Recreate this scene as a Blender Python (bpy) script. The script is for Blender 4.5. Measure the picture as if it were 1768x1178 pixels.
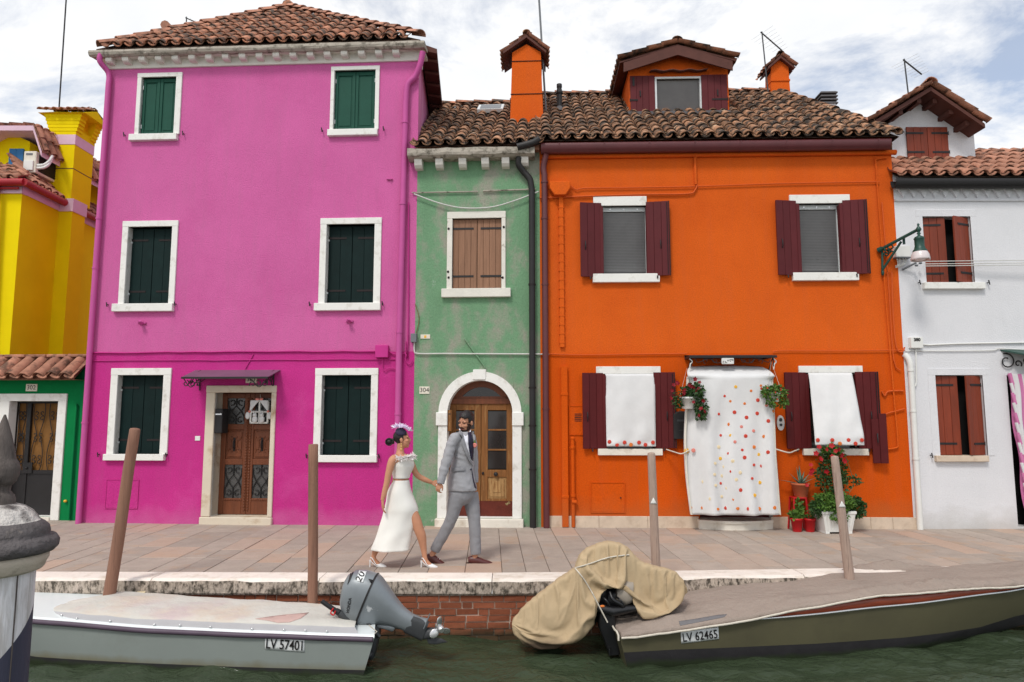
import bpy, bmesh, math, random
from mathutils import Vector, Matrix, noise as mnoise

for _o in list(bpy.data.objects):
    bpy.data.objects.remove(_o)
SC = bpy.context.scene
COL = SC.collection
RND = random.Random(11)
rad = math.radians

# ------------------------------------------------------------------ camera
FPX, CX, CY, HORIZON = 1187.0, 884.0, 589.0, 717.0
PITCH = math.atan((HORIZON - CY) / FPX)
CAMZ = 1.75
cam_d = bpy.data.cameras.new("camera")
cam_d.sensor_width = 36.0
cam_d.lens = FPX / 1768.0 * 36.0
cam_d.clip_start = 0.1
cam_d.clip_end = 2000
cam = bpy.data.objects.new("camera", cam_d)
cam.location = (0, 0, CAMZ)
cam.rotation_euler = (math.pi / 2 + PITCH, 0, 0)
COL.objects.link(cam)
SC.camera = cam

# ------------------------------------------------------------------ world, sun, exposure
SUN_EL, SUN_AZ = 52.0, 205.0          # azimuth clockwise from +Y (the facades are at +Y)
w = bpy.data.worlds.new("World")
SC.world = w
w.use_nodes = True
nt = w.node_tree
nt.nodes.clear()
def wn(t, **k):
    n = nt.nodes.new(t)
    for a, b in k.items():
        setattr(n, a, b)
    return n
out = wn('ShaderNodeOutputWorld')
sky = wn('ShaderNodeTexSky', sky_type='NISHITA', sun_disc=False)
sky.sun_elevation = rad(SUN_EL)
sky.sun_rotation = rad(SUN_AZ)
sky.dust_density = 0.3; sky.ozone_density = 2.0
bg_sky = wn('ShaderNodeBackground'); bg_sky.inputs[1].default_value = 0.15
nt.links.new(sky.outputs[0], bg_sky.inputs[0])
tc = wn('ShaderNodeTexCoord')
sep = wn('ShaderNodeSeparateXYZ'); nt.links.new(tc.outputs['Generated'], sep.inputs[0])
# project the view direction on a flat cloud layer
zz = wn('ShaderNodeMath', operation='MAXIMUM'); zz.inputs[1].default_value = 0.0
nt.links.new(sep.outputs[2], zz.inputs[0])
za = wn('ShaderNodeMath', operation='ADD'); za.inputs[1].default_value = 0.34
nt.links.new(zz.outputs[0], za.inputs[0])
dx = wn('ShaderNodeMath', operation='DIVIDE'); nt.links.new(sep.outputs[0], dx.inputs[0]); nt.links.new(za.outputs[0], dx.inputs[1])
dy = wn('ShaderNodeMath', operation='DIVIDE'); nt.links.new(sep.outputs[1], dy.inputs[0]); nt.links.new(za.outputs[0], dy.inputs[1])
cmb = wn('ShaderNodeCombineXYZ'); nt.links.new(dx.outputs[0], cmb.inputs[0]); nt.links.new(dy.outputs[0], cmb.inputs[1])
mp = wn('ShaderNodeMapping'); mp.inputs['Location'].default_value = (2.7, 3.9, 9.1); mp.inputs['Scale'].default_value = (1.0, 1.25, 1)
nt.links.new(cmb.outputs[0], mp.inputs[0])
n1 = wn('ShaderNodeTexNoise'); n1.inputs['Scale'].default_value = 2.3; n1.inputs['Detail'].default_value = 9; n1.inputs['Roughness'].default_value = 0.62; n1.inputs['Distortion'].default_value = 0.35
n2 = wn('ShaderNodeTexNoise'); n2.inputs['Scale'].default_value = 5.5; n2.inputs['Detail'].default_value = 8; n2.inputs['Roughness'].default_value = 0.55
nt.links.new(mp.outputs[0], n1.inputs[0]); nt.links.new(mp.outputs[0], n2.inputs[0])
r1 = wn('ShaderNodeValToRGB'); r1.color_ramp.elements[0].position = 0.37; r1.color_ramp.elements[1].position = 0.50
r1.color_ramp.elements[0].color = (0.32, 0.32, 0.32, 1)
bx = wn('ShaderNodeMath', operation='MULTIPLY_ADD'); bx.inputs[1].default_value = -0.12; bx.inputs[2].default_value = 0.018   # the cover thins out towards +X
nt.links.new(sep.outputs[0], bx.inputs[0])
nb = wn('ShaderNodeMath', operation='ADD'); nt.links.new(n1.outputs[0], nb.inputs[0]); nt.links.new(bx.outputs[0], nb.inputs[1])
nt.links.new(nb.outputs[0], r1.inputs[0])
r2 = wn('ShaderNodeValToRGB'); r2.color_ramp.elements[0].position = 0.30; r2.color_ramp.elements[1].position = 0.72
r2.color_ramp.elements[0].color = (0.90, 0.92, 0.955, 1); r2.color_ramp.elements[1].color = (1.0, 1.0, 1.0, 1)
nt.links.new(n2.outputs[0], r2.inputs[0])
bg_cl = wn('ShaderNodeBackground'); bg_cl.inputs[1].default_value = 1.02
nt.links.new(r2.outputs[0], bg_cl.inputs[0])
mx = wn('ShaderNodeMixShader')
nt.links.new(r1.outputs[0], mx.inputs[0]); nt.links.new(bg_sky.outputs[0], mx.inputs[1]); nt.links.new(bg_cl.outputs[0], mx.inputs[2])
nt.links.new(mx.outputs[0], out.inputs[0])

sun_d = bpy.data.lights.new("sun", 'SUN')
sun_d.energy = 1.9
sun_d.angle = rad(13)
sun_d.color = (1.0, 0.955, 0.89)
sun = bpy.data.objects.new("sun", sun_d)
_az, _el = rad(SUN_AZ), rad(SUN_EL)
_dir = Vector((math.sin(_az) * math.cos(_el), math.cos(_az) * math.cos(_el), math.sin(_el)))
sun.rotation_euler = _dir.to_track_quat('Z', 'Y').to_euler()
sun.location = (-6, -8, 14)
COL.objects.link(sun)

SC.view_settings.view_transform = 'Standard'
SC.view_settings.look = 'None'
SC.view_settings.exposure = 0.05
SC.view_settings.gamma = 1.0
SC.view_settings.use_curve_mapping = False

# ------------------------------------------------------------------ sight lines: where a ray of the photograph meets a plane of the place
_cp, _sp = math.cos(PITCH), math.sin(PITCH)
def ray(px, py):
    x, y = (px - CX) / FPX, -(py - CY) / FPX
    return Vector((x, _cp - _sp * y, _sp + _cp * y))
def gp(px, py, z=0.0):
    d = ray(px, py); t = (z - CAMZ) / d.z
    return Vector((d.x * t, d.y * t, z))
def at(px, py, Y):
    d = ray(px, py); t = Y / d.y
    return Vector((d.x * t, Y, CAMZ + d.z * t))
class Fac:
    """a vertical facade plane: origin P, turned by ang about z; local x along it, y into the house"""
    def __init__(s, P, ang):
        s.P = Vector((P[0], P[1], 0)); s.a = ang
        s.d = Vector((math.cos(ang), math.sin(ang), 0)); s.n = Vector((-math.sin(ang), math.cos(ang), 0))
    def L(s, px, py, v=0.0):
        d = ray(px, py); C = Vector((0, 0, CAMZ))
        t = (s.n.dot(s.P - C) + v) / s.n.dot(d)
        h = C + d * t - s.P
        return (h.dot(s.d), h.z)
    def u(s, px, py, v=0.0): return s.L(px, py, v)[0]
    def z(s, px, py, v=0.0): return s.L(px, py, v)[1]
    def rect(s, x0, y0, x1, y1, v=0.0):
        """u0,u1,z0,z1 of a pixel box (x0,y0 top left)"""
        a, b, c, d = s.L(x0, y0, v), s.L(x1, y0, v), s.L(x0, y1, v), s.L(x1, y1, v)
        m = s.L((x0 + x1) / 2, (y0 + y1) / 2, v)
        ml, mr = s.L(x0, (y0 + y1) / 2, v), s.L(x1, (y0 + y1) / 2, v)
        return (ml[0], mr[0], (c[1] + d[1]) / 2, (a[1] + b[1]) / 2)
    def world(s, u, v, z): return s.P + s.d * u + s.n * v + Vector((0, 0, z))

# ------------------------------------------------------------------ materials
def S(r, g, b):
    f = lambda c: (c / 255 / 12.92) if c / 255 <= 0.04045 else ((c / 255 + 0.055) / 1.055) ** 2.4
    return (f(r), f(g), f(b))
def mat(name, col, rough=0.8, var=0.12, vs=2.5, bump=0.0, bs=80, col2=None, r2=(0.5, 0.65), s2=2.0, d2=8, metal=0.0, spec=0.3,
        stretch=(1, 1, 1), rand=0.0, trans=0.0, col3=None, r3=(0.55, 0.7), s3=6.0, bdist=0.01, alpha=1.0, island=False, band=None, streak=0.0, speck=0.0, tint=None):
    m = bpy.data.materials.new(name); m.use_nodes = True
    t = m.node_tree; N = t.nodes; Lk = t.links.new
    p = N['Principled BSDF']
    p.inputs['Roughness'].default_value = rough
    p.inputs['Metallic'].default_value = metal
    p.inputs['Specular IOR Level'].default_value = spec
    if trans: p.inputs['Transmission Weight'].default_value = trans
    if alpha < 1: p.inputs['Alpha'].default_value = alpha
    c = N.new('ShaderNodeTexCoord')
    mpn = N.new('ShaderNodeMapping'); mpn.inputs['Scale'].default_value = stretch
    oi = N.new('ShaderNodeObjectInfo')
    Lk(c.outputs['Object'], mpn.inputs[0])
    if rand or island:
        ml = N.new('ShaderNodeMath'); ml.operation = 'MULTIPLY'; ml.inputs[1].default_value = 37.0
        Lk(oi.outputs['Random'], ml.inputs[0]); Lk(ml.outputs[0], mpn.inputs['Location'])
    def nz(sc, det=5, ro=0.6):
        n = N.new('ShaderNodeTexNoise'); n.inputs['Scale'].default_value = sc; n.inputs['Detail'].default_value = det; n.inputs['Roughness'].default_value = ro
        Lk(mpn.outputs[0], n.inputs[0]); return n
    def ramp(src, a, b):
        r = N.new('ShaderNodeMapRange'); r.inputs['From Min'].default_value = a; r.inputs['From Max'].default_value = b
        Lk(src, r.inputs['Value']); return r.outputs[0]
    def mix(f, a, b):
        k = N.new('ShaderNodeMix'); k.data_type = 'RGBA'
        if hasattr(f, 'is_linked'): Lk(f, k.inputs[0])
        else: k.inputs[0].default_value = f
        for i, q in ((6, a), (7, b)):
            if hasattr(q, 'is_linked'): Lk(q, k.inputs[i])
            else: k.inputs[i].default_value = (*q, 1)
        return k.outputs[2]
    lo = tuple(x * (1 - var) for x in col); hi = tuple(min(1, x * (1 + var)) for x in col)
    cur = mix(ramp(nz(vs).outputs[0], 0.3, 0.7), lo, hi)
    if col2: cur = mix(ramp(nz(s2, d2, 0.65).outputs[0], *r2), cur, col2)
    if col3: cur = mix(ramp(nz(s3, 7, 0.7).outputs[0], *r3), cur, col3)
    if tint:        # some pieces are of another stone
        f_ = N.new('ShaderNodeMath'); f_.operation = 'MULTIPLY'; f_.inputs[1].default_value = tint[2]; Lk(ramp(oi.outputs['Random'], tint[1], tint[1] + .12), f_.inputs[0]); cur = mix(f_.outputs[0], cur, tint[0])
    if speck:       # grain of the plaster
        vr_ = N.new('ShaderNodeMapRange'); vr_.inputs['From Min'].default_value = .3; vr_.inputs['From Max'].default_value = .7; vr_.inputs['To Min'].default_value = 1 - speck; vr_.inputs['To Max'].default_value = 1 + speck
        Lk(nz(55, 2).outputs[0], vr_.inputs['Value']); h_ = N.new('ShaderNodeHueSaturation'); Lk(vr_.outputs[0], h_.inputs['Value']); Lk(cur, h_.inputs['Color']); cur = h_.outputs[0]
    if streak:      # run-off streaks down the wall
        m2 = N.new('ShaderNodeMapping'); m2.inputs['Scale'].default_value = (5.5, 5.5, .42); Lk(c.outputs['Object'], m2.inputs[0])
        n_ = N.new('ShaderNodeTexNoise'); n_.inputs['Scale'].default_value = 1.6; n_.inputs['Detail'].default_value = 6; Lk(m2.outputs[0], n_.inputs[0])
        f_ = N.new('ShaderNodeMath'); f_.operation = 'MULTIPLY'; f_.inputs[1].default_value = streak; Lk(ramp(n_.outputs[0], .48, .72), f_.inputs[0])
        g_ = sum(col) / 3; cur = mix(f_.outputs[0], cur, tuple(.55 * x + .22 * g_ for x in col))
    if band:        # tide mark or damp between two heights of the place
        ge_ = N.new('ShaderNodeNewGeometry'); sx_ = N.new('ShaderNodeSeparateXYZ'); Lk(ge_.outputs['Position'], sx_.inputs[0])
        nb_ = N.new('ShaderNodeTexNoise'); nb_.inputs['Scale'].default_value = band[4] if len(band) > 4 else 6; nb_.inputs['Detail'].default_value = 6; Lk(ge_.outputs['Position'], nb_.inputs[0])
        ad_ = N.new('ShaderNodeMath'); ad_.operation = 'MULTIPLY_ADD'; ad_.inputs[1].default_value = (band[1] - band[0]) * 1.6; Lk(nb_.outputs[0], ad_.inputs[0]); Lk(sx_.outputs[2], ad_.inputs[2])
        f_ = N.new('ShaderNodeMath'); f_.operation = 'MULTIPLY'; f_.inputs[1].default_value = band[3]; Lk(ramp(ad_.outputs[0], band[1] + (band[1] - band[0]) * .8, band[0] + (band[1] - band[0]) * .8), f_.inputs[0])
        cur = mix(f_.outputs[0], cur, band[2])
    if rand:
        src = oi.outputs['Random']
        if island:
            ge = N.new('ShaderNodeNewGeometry')
            ad = N.new('ShaderNodeMath'); ad.operation = 'ADD'; Lk(src, ad.inputs[0]); Lk(ge.outputs['Random Per Island'], ad.inputs[1])
            fr = N.new('ShaderNodeMath'); fr.operation = 'FRACT'; Lk(ad.outputs[0], fr.inputs[0]); src = fr.outputs[0]
        hs = N.new('ShaderNodeHueSaturation')
        mr = N.new('ShaderNodeMapRange'); mr.inputs['To Min'].default_value = 1 - rand; mr.inputs['To Max'].default_value = 1 + rand
        Lk(src, mr.inputs['Value']); Lk(mr.outputs[0], hs.inputs['Value']); Lk(cur, hs.inputs['Color'])
        cur = hs.outputs[0]
    Lk(cur, p.inputs['Base Color'])
    if bump:
        b = N.new('ShaderNodeBump'); b.inputs['Strength'].default_value = bump; b.inputs['Distance'].default_value = bdist
        Lk(nz(bs, 4).outputs[0], b.inputs['Height']); Lk(b.outputs[0], p.inputs['Normal'])
    return m

M = {}
M['pink'] = mat('pink_stucco', S(205, 101, 160), .9, .06, 1.1, .8, 55, spec=.15, bdist=.014, col3=S(197, 88, 150), r3=(.5, .8), s3=.7, streak=.18, speck=.11)
M['pink_low'] = mat('magenta_stucco', S(194, 52, 134), .88, .07, 1.1, .8, 55, spec=.15, bdist=.014, col3=S(204, 76, 150), r3=(.55, .8), s3=.9, streak=.15, speck=.11, band=(0, .3, S(200, 110, 160), .5, 4))
M['pink_side'] = mat('washed_pink_stucco', S(205, 120, 165), .9, .12, 3, .6, 40, spec=.15, stretch=(1, 1, .25), col2=S(220, 160, 190), r2=(.5, .7))
M['green_st'] = mat('weathered_green_stucco', S(114, 152, 118), .92, .10, 2.0, .9, 34, col2=S(150, 151, 136), r2=(.47, .60), s2=1.9, spec=.12, bdist=.015, stretch=(1, 1, .65), col3=S(182, 188, 178), r3=(.66, .74), s3=5, speck=.10)
M['orange'] = mat('orange_stucco', S(213, 94, 27), .9, .06, .9, .6, 60, spec=.15, bdist=.010, col3=S(196, 80, 22), r3=(.45, .8), s3=.5, streak=.08, speck=.11)
M['orange_low'] = mat('deep_orange_stucco', S(204, 82, 10), .88, .07, .9, .6, 60, spec=.15, bdist=.010, streak=.10, speck=.11, band=(.2, .5, S(170, 96, 50), .45, 4))
M['orange_trim'] = mat('orange_paint', S(205, 88, 28), .6, .06, 4, .1, 60)
M['white_st'] = mat('white_stucco', S(218, 218, 221), .92, .04, 1.2, .6, 45, spec=.15, bdist=.010, col3=S(205, 206, 208), r3=(.6, .9), s3=.8, streak=.06, speck=.035, band=(0, .35, S(170, 166, 158), .5, 4))
M['yellow'] = mat('yellow_stucco', S(238, 214, 6), .9, .06, 1.3, .5, 60, spec=.15, bdist=.01)
M['green_wall'] = mat('bright_green_stucco', S(6, 122, 66), .85, .07, 1.5, .5, 60, spec=.15, bdist=.01)
M['white_paint'] = mat('white_painted_stone', S(232, 231, 226), .75, .05, 3, .25, 40, col2=S(196, 192, 182), r2=(.52, .74), s2=6, d2=9)
M['stone'] = mat('istrian_stone', S(224, 218, 206), .8, .08, 3, .3, 30, col2=S(186, 172, 152), r2=(.52, .72), s2=4)
M['old_stone'] = mat('weathered_white_stone', S(222, 218, 208), .85, .07, 4, .5, 35, col2=S(140, 130, 116), r2=(.60, .74), s2=7)
M['cornice'] = mat('limewashed_cornice', S(224, 220, 212), .9, .06, 2, .35, 40, col2=S(190, 184, 174), r2=(.55, .8), s2=3)
M['gutter_stone'] = mat('lichen_gutter_stone', S(168, 160, 148), .95, .14, 3, .6, 40, col2=S(98, 92, 82), r2=(.5, .66), s2=9, col3=S(205, 200, 188), r3=(.6, .74), s3=5)
M['marble'] = mat('veined_marble', S(214, 202, 182), .55, .06, 3, .1, 30, col2=S(176, 150, 118), r2=(.52, .7), s2=3)
M['plinth'] = mat('plinth_stone', S(206, 188, 168), .75, .09, 5, .2, 50, col2=S(184, 164, 144), r2=(.5, .7), s2=6)
M['shut_green'] = mat('dark_green_paint', S(28, 76, 62), .6, .08, 5, .2, 40, spec=.2, col2=S(44, 92, 78), r2=(.6, .8), s2=4)
M['shut_dark'] = mat('blackish_green_paint', S(13, 34, 33), .6, .15, 6, .2, 40, spec=.16, rand=.12)
M['iron'] = mat('black_iron', S(34, 32, 33), .55, .15, 9, .1, 60, spec=.4)
M['rust_iron'] = mat('dark_hinge_iron', S(38, 30, 30), .7, .2, 12, .2, 60)
M['maroon'] = mat('maroon_shutter_paint', S(90, 34, 38), .55, .08, 5, .1, 60, spec=.2, rand=.08)
M['maroon_low'] = mat('deep_maroon_shutter_paint', S(86, 26, 28), .55, .08, 5, .1, 60, spec=.2, rand=.08)
M['maroon_metal'] = mat('maroon_gutter_metal', S(92, 42, 46), .4, .1, 4, .05, 40, spec=.5)
M['brown_plank'] = mat('bare_brown_shutter_wood', S(142, 106, 84), .8, .16, 3, .4, 30, stretch=(9, 9, .6), rand=.1)
M['red_wood'] = mat('stained_red_wood', S(126, 52, 28), .5, .16, 3, .2, 30, stretch=(8, 8, .7), rand=.12, spec=.4)
M['door_wood'] = mat('varnished_door_wood', S(108, 58, 32), .5, .2, 3, .25, 30, stretch=(8, 8, .8), spec=.4, rand=.06)
M['old_door'] = mat('worn_door_wood', S(126, 82, 42), .7, .2, 3, .35, 30, stretch=(9, 9, .7), col2=S(176, 140, 92), r2=(.55, .75), s2=4, rand=.05)
M['old_panel'] = mat('peeling_door_panel', S(164, 128, 84), .8, .2, 4, .5, 30, stretch=(6, 6, .8), col2=S(128, 84, 42), r2=(.5, .66), s2=5)
M['kick'] = mat('red_kick_board', S(92, 36, 24), .7, .2, 6, .4, 40, col2=S(150, 138, 96), r2=(.62, .7), s2=7)
M['glass_dark'] = mat('dark_glass', S(40, 36, 34), .12, .2, 3, 0, 10, spec=.6)
M['glass_grey'] = mat('leaded_glass', S(70, 68, 66), .2, .25, 14, .3, 40, spec=.6)
M['tile'] = mat('terracotta_tile', S(172, 118, 92), .9, .22, 9, .5, 40, col2=S(80, 68, 60), r2=(.45, .58), s2=5, rand=.34, island=True, col3=S(206, 172, 138), r3=(.6, .72), s3=8)
M['tile_red'] = mat('newer_red_tile', S(174, 124, 102), .88, .2, 9, .4, 40, col2=S(96, 72, 60), r2=(.50, .64), s2=5, rand=.24, island=True)
M['tile_old'] = mat('lichen_covered_tile', S(158, 116, 88), .95, .25, 9, .6, 40, col2=S(58, 50, 44), r2=(.43, .55), s2=6, rand=.38, island=True, col3=S(200, 172, 142), r3=(.58, .68), s3=9)
M['roof_under'] = mat('dark_roof_bed', S(72, 54, 44), .95, .2, 6, .3, 30)
M['soffit'] = mat('brown_rafter_wood', S(88, 52, 44), .7, .15, 5, .2, 30)
M['eave_band'] = mat('rough_brown_eave_brick', S(120, 84, 58), .95, .25, 7, .8, 25, col2=S(70, 52, 40), r2=(.5, .62), s2=8)
M['pipe_pink'] = mat('pink_pipe_paint', S(192, 84, 150), .55, .06, 3, .05, 30)
M['pipe_magenta'] = mat('magenta_pipe_paint', S(190, 46, 132), .55, .06, 3, .05, 30)
M['pipe_black'] = mat('black_pipe', S(42, 40, 40), .5, .15, 5, .05, 30)
M['cable'] = mat('pale_cable', S(205, 205, 200), .7, .1, 5)
M['white_plastic'] = mat('white_plastic', S(224, 224, 220), .5, .04, 4)
M['grey_box'] = mat('grey_box_plastic', S(112, 116, 120), .6, .08, 6)
M['plaque'] = mat('enamel_plaque', S(222, 216, 200), .5, .08, 14, 0, 10, col2=S(180, 166, 140), r2=(.6, .75), s2=18)
M['ink'] = mat('black_lettering', S(28, 26, 26), .6, .05, 5)
M['blind'] = mat('grey_blind', S(150, 149, 150), .55, .05, 6, spec=.4)
M['alu'] = mat('white_aluminium', S(214, 218, 218), .35, .04, 5, spec=.5)
M['linen'] = mat('white_linen', S(219, 219, 219), .9, .04, 5, .3, 160, spec=.1)
M['linen_cream'] = mat('cream_linen', S(230, 226, 214), .9, .04, 5, .3, 160, spec=.1)
M['fl_red'] = mat('red_crochet', S(206, 74, 58), .9, .1, 40, .3, 200)
M['fl_orange'] = mat('orange_crochet', S(222, 126, 60), .9, .1, 40, .3, 200)
M['fl_yellow'] = mat('yellow_crochet', S(236, 182, 66), .9, .1, 40, .3, 200)
M['fl_cream'] = mat('cream_crochet', S(232, 214, 176), .9, .08, 40, .3, 200)
M['fl_pink'] = mat('pink_crochet', S(226, 140, 128), .9, .1, 40, .3, 200)
M['lamp_green'] = mat('dark_green_lamp_paint', S(22, 66, 56), .4, .1, 8, .1, 60, spec=.5)
M['lamp_glass'] = mat('frosted_lamp_glass', S(214, 204, 204), .25, .06, 9, .2, 30, spec=.5)
M['leaf'] = mat('leaf_green', S(74, 108, 40), .6, .3, 16, rand=.0, spec=.35, col2=S(112, 142, 58), r2=(.5, .7), s2=11)
M['leaf_dark'] = mat('dark_leaf_green', S(46, 76, 34), .55, .3, 16, spec=.35, col2=S(78, 108, 50), r2=(.55, .7), s2=11)
M['agave'] = mat('agave_green', S(98, 122, 104), .6, .15, 8)
M['petal_red'] = mat('red_petal', S(164, 18, 30), .6, .15, 20)
M['petal_dark'] = mat('dark_red_petal', S(130, 14, 30), .6, .15, 20)
M['terracotta'] = mat('terracotta_pot', S(190, 104, 70), .8, .1, 8, .2, 60)
M['red_plastic'] = mat('red_plastic', S(192, 26, 32), .45, .06, 6, spec=.4)
M['stem'] = mat('woody_stem', S(120, 100, 64), .8, .2, 9)
M['soil'] = mat('soil', S(60, 46, 36), 1, .2, 12)
M['paver'] = mat('trachyte_paving_stone', S(166, 153, 142), .85, .10, 4, .25, 40, rand=.09, tint=(S(180, 148, 126), .76, .5), col2=S(172, 146, 124), r2=(.54, .72), s2=1.6, col3=S(140, 135, 129), r3=(.6, .75), s3=9, speck=.06)
M['joint'] = mat('paving_joint', S(104, 92, 82), .95, .2, 9)
M['kerb'] = mat('kerb_stone', S(232, 222, 212), .8, .06, 4, .35, 40, col2=S(206, 192, 176), r2=(.5, .72), s2=6, rand=.04)
M['brick'] = mat('quay_brick', S(152, 88, 62), .9, .18, 12, .5, 50, rand=.2, band=(-.58, -.46, S(58, 58, 40), .85, 7), col2=S(112, 50, 36), r2=(.55, .7), s2=14, col3=S(190, 140, 112), r3=(.68, .78), s3=18)
M['mortar'] = mat('pale_mortar', S(210, 192, 176), .95, .15, 12, .5, 50, band=(-.58, -.46, S(58, 60, 44), .85, 7), col2=S(126, 100, 84), r2=(.5, .68), s2=3)
M['post_brown'] = mat('brown_painted_post', S(142, 104, 86), .7, .14, 4, .6, 18, stretch=(7, 7, .4), col2=S(112, 82, 68), r2=(.56, .72), s2=3)
M['post_grey'] = mat('weathered_grey_post', S(176, 152, 138), .85, .18, 4, 1, 16, stretch=(9, 9, .4), col2=S(118, 100, 90), r2=(.55, .7), s2=4)
M['hull_white'] = mat('white_gelcoat', S(224, 230, 230), .3, .03, 2, spec=.5)
M['hull_grey'] = mat('pale_grey_green_gelcoat', S(142, 149, 145), .35, .05, 1.2, .04, 10, spec=.45, col2=S(130, 135, 128), r2=(.55, .8), s2=1.4, band=(-.55, -.48, S(120, 112, 84), .75, 5), col3=S(120, 122, 118), r3=(.68, .74), s3=5)
M['hull_olive'] = mat('olive_green_hull_paint', S(93, 89, 67), .45, .07, 1.5, .05, 20, spec=.4, col2=S(84, 80, 62), r2=(.5, .75), s2=1.2, col3=S(150, 148, 128), r3=(.70, .75), s3=6)
M['antifoul'] = mat('dark_antifouling', S(48, 46, 48), .7, .2, 5, .2, 30, band=(-.60, -.55, S(50, 62, 36), .8, 8))
M['rubber'] = mat('dark_plum_rubber_rail', S(84, 70, 84), .5, .15, 5, spec=.4)
M['canvas_pale'] = mat('sun_bleached_canvas', S(200, 197, 189), .85, .06, 2, .6, 12, spec=.15, bdist=.02, col2=S(204, 186, 168), r2=(.5, .75), s2=1.3, col3=S(194, 176, 178), r3=(.56, .75), s3=.9)
M['canvas_edge'] = mat('pale_canvas_hem', S(178, 176, 178), .8, .05, 5, .3, 120)
M['canvas_red'] = mat('faded_red_canvas_stain', S(196, 166, 158), .85, .08, 5, .3, 120)
M['canvas_taupe'] = mat('taupe_boat_canvas', S(152, 138, 128), .85, .06, 2, .8, 13, spec=.15, bdist=.035, col2=S(150, 136, 126), r2=(.5, .75), s2=1.5)
M['canvas_tan'] = mat('tan_tarpaulin', S(184, 162, 130), .82, .05, 2.5, .25, 26, spec=.15, col2=S(172, 148, 116), r2=(.5, .75), s2=2, bdist=.015, band=(-.47, -.385, S(62, 50, 42), .92, 6))
M['canvas_wet'] = mat('wet_dark_tarpaulin', S(74, 56, 44), .7, .2, 4, .3, 60)
M['rope'] = mat('pale_rope', S(206, 198, 184), .9, .1, 30, .4, 120)
M['rope_dark'] = mat('navy_rope', S(44, 40, 60), .9, .1, 30, .4, 120)
M['motor_grey'] = mat('worn_highlit_silver_paint', S(128, 134, 138), .4, .1, 3, .06, 20, metal=.25, spec=.5, col2=S(196, 198, 200), r2=(.64, .67), s2=4)  # pale flecks: chipped paint, and bright highlights put into the colour
M['motor_dark'] = mat('dark_grey_motor_metal', S(62, 64, 66), .5, .15, 6, .1, 30, spec=.4)
M['black_rubber'] = mat('black_motor_plastic', S(24, 24, 27), .35, .2, 6, spec=.5)
M['steel'] = mat('polished_steel', S(214, 214, 214), .25, .05, 6, metal=.8)
M['mahogany'] = mat('varnished_mahogany', S(142, 66, 42), .35, .2, 3, .1, 20, stretch=(1, 8, 8), spec=.5)
M['decal'] = mat('registration_plate_white', S(226, 228, 228), .5, .03, 4)
M['skin_w'] = mat('tan_skin', S(194, 138, 108), .55, .06, 12, spec=.35)
M['skin_m'] = mat('warm_skin', S(192, 138, 110), .55, .06, 12, spec=.35)
M['hair'] = mat('black_hair', S(30, 24, 24), .45, .2, 30, .4, 120, spec=.4, stretch=(1, 1, .3))
M['beard'] = mat('dark_beard_hair', S(58, 40, 34), .8, .2, 60, .4, 200)
M['dress'] = mat('white_dress_cloth', S(236, 234, 228), .8, .02, 4, .15, 140, spec=.2)
M['feather'] = mat('white_feather', S(250, 245, 244), .9, .03, 9)
M['feather_lilac'] = mat('lilac_feather', S(242, 230, 250), .9, .05, 9)
M['navy_hat'] = mat('navy_felt', S(56, 50, 72), .8, .06, 9, .3, 120)
M['gold'] = mat('gold_earring', S(216, 180, 110), .3, .1, 9, metal=.7)
M['suit'] = mat('light_grey_suit_wool', S(160, 160, 164), .9, .05, 8, .35, 260, spec=.15)
M['trouser'] = mat('grey_trouser_wool', S(142, 142, 146), .9, .05, 8, .35, 260, spec=.15)
M['shirt'] = mat('white_shirt_cotton', S(232, 232, 240), .8, .02, 8)
M['navy'] = mat('navy_tie_silk', S(34, 32, 54), .45, .1, 20)
M['shoe'] = mat('oxblood_shoe_leather', S(82, 38, 36), .4, .15, 9, spec=.5)
M['shoe_white'] = mat('white_shoe_leather', S(236, 236, 236), .4, .03, 9, spec=.5)
M['lip'] = mat('lip_pink', S(166, 84, 80), .5, .05, 9)
M['eye'] = mat('dark_eye', S(30, 22, 20), .2, .05, 9, spec=.6)
M['eye_white'] = mat('eye_white', S(220, 214, 210), .3, .02, 9, spec=.5)
M['wood_grey'] = mat('weathered_finial_wood', S(96, 88, 84), .85, .2, 5, .6, 30, stretch=(6, 6, .6), col2=S(60, 54, 52), r2=(.5, .68), s2=4)
M['stripe_pink'] = mat('pink_curtain_cloth', S(206, 124, 170), .9, .06, 6, .3, 140)
M['blue_paint'] = mat('blue_shutter_paint', S(48, 112, 164), .6, .1, 6)
M['red_gutter'] = mat('red_gutter_metal', S(160, 28, 40), .45, .1, 5, spec=.4)
M['lilac_band'] = mat('lilac_band_paint', S(222, 190, 206), .8, .05, 4)
M['ground'] = mat('packed_ground', S(120, 112, 100), .95, .15, 1)
M['amber'] = mat('amber_backing_board', S(122, 84, 40), .7, .2, 5)
M['purple_metal'] = mat('purple_grey_canopy_metal', S(112, 84, 104), .45, .12, 3, .1, 20, spec=.5)
M['lead'] = mat('lead_flashing', S(92, 90, 92), .7, .15, 8, .3, 30)
M['dark_void'] = mat('dark_interior', S(16, 14, 14), .9, .1, 3)

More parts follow.
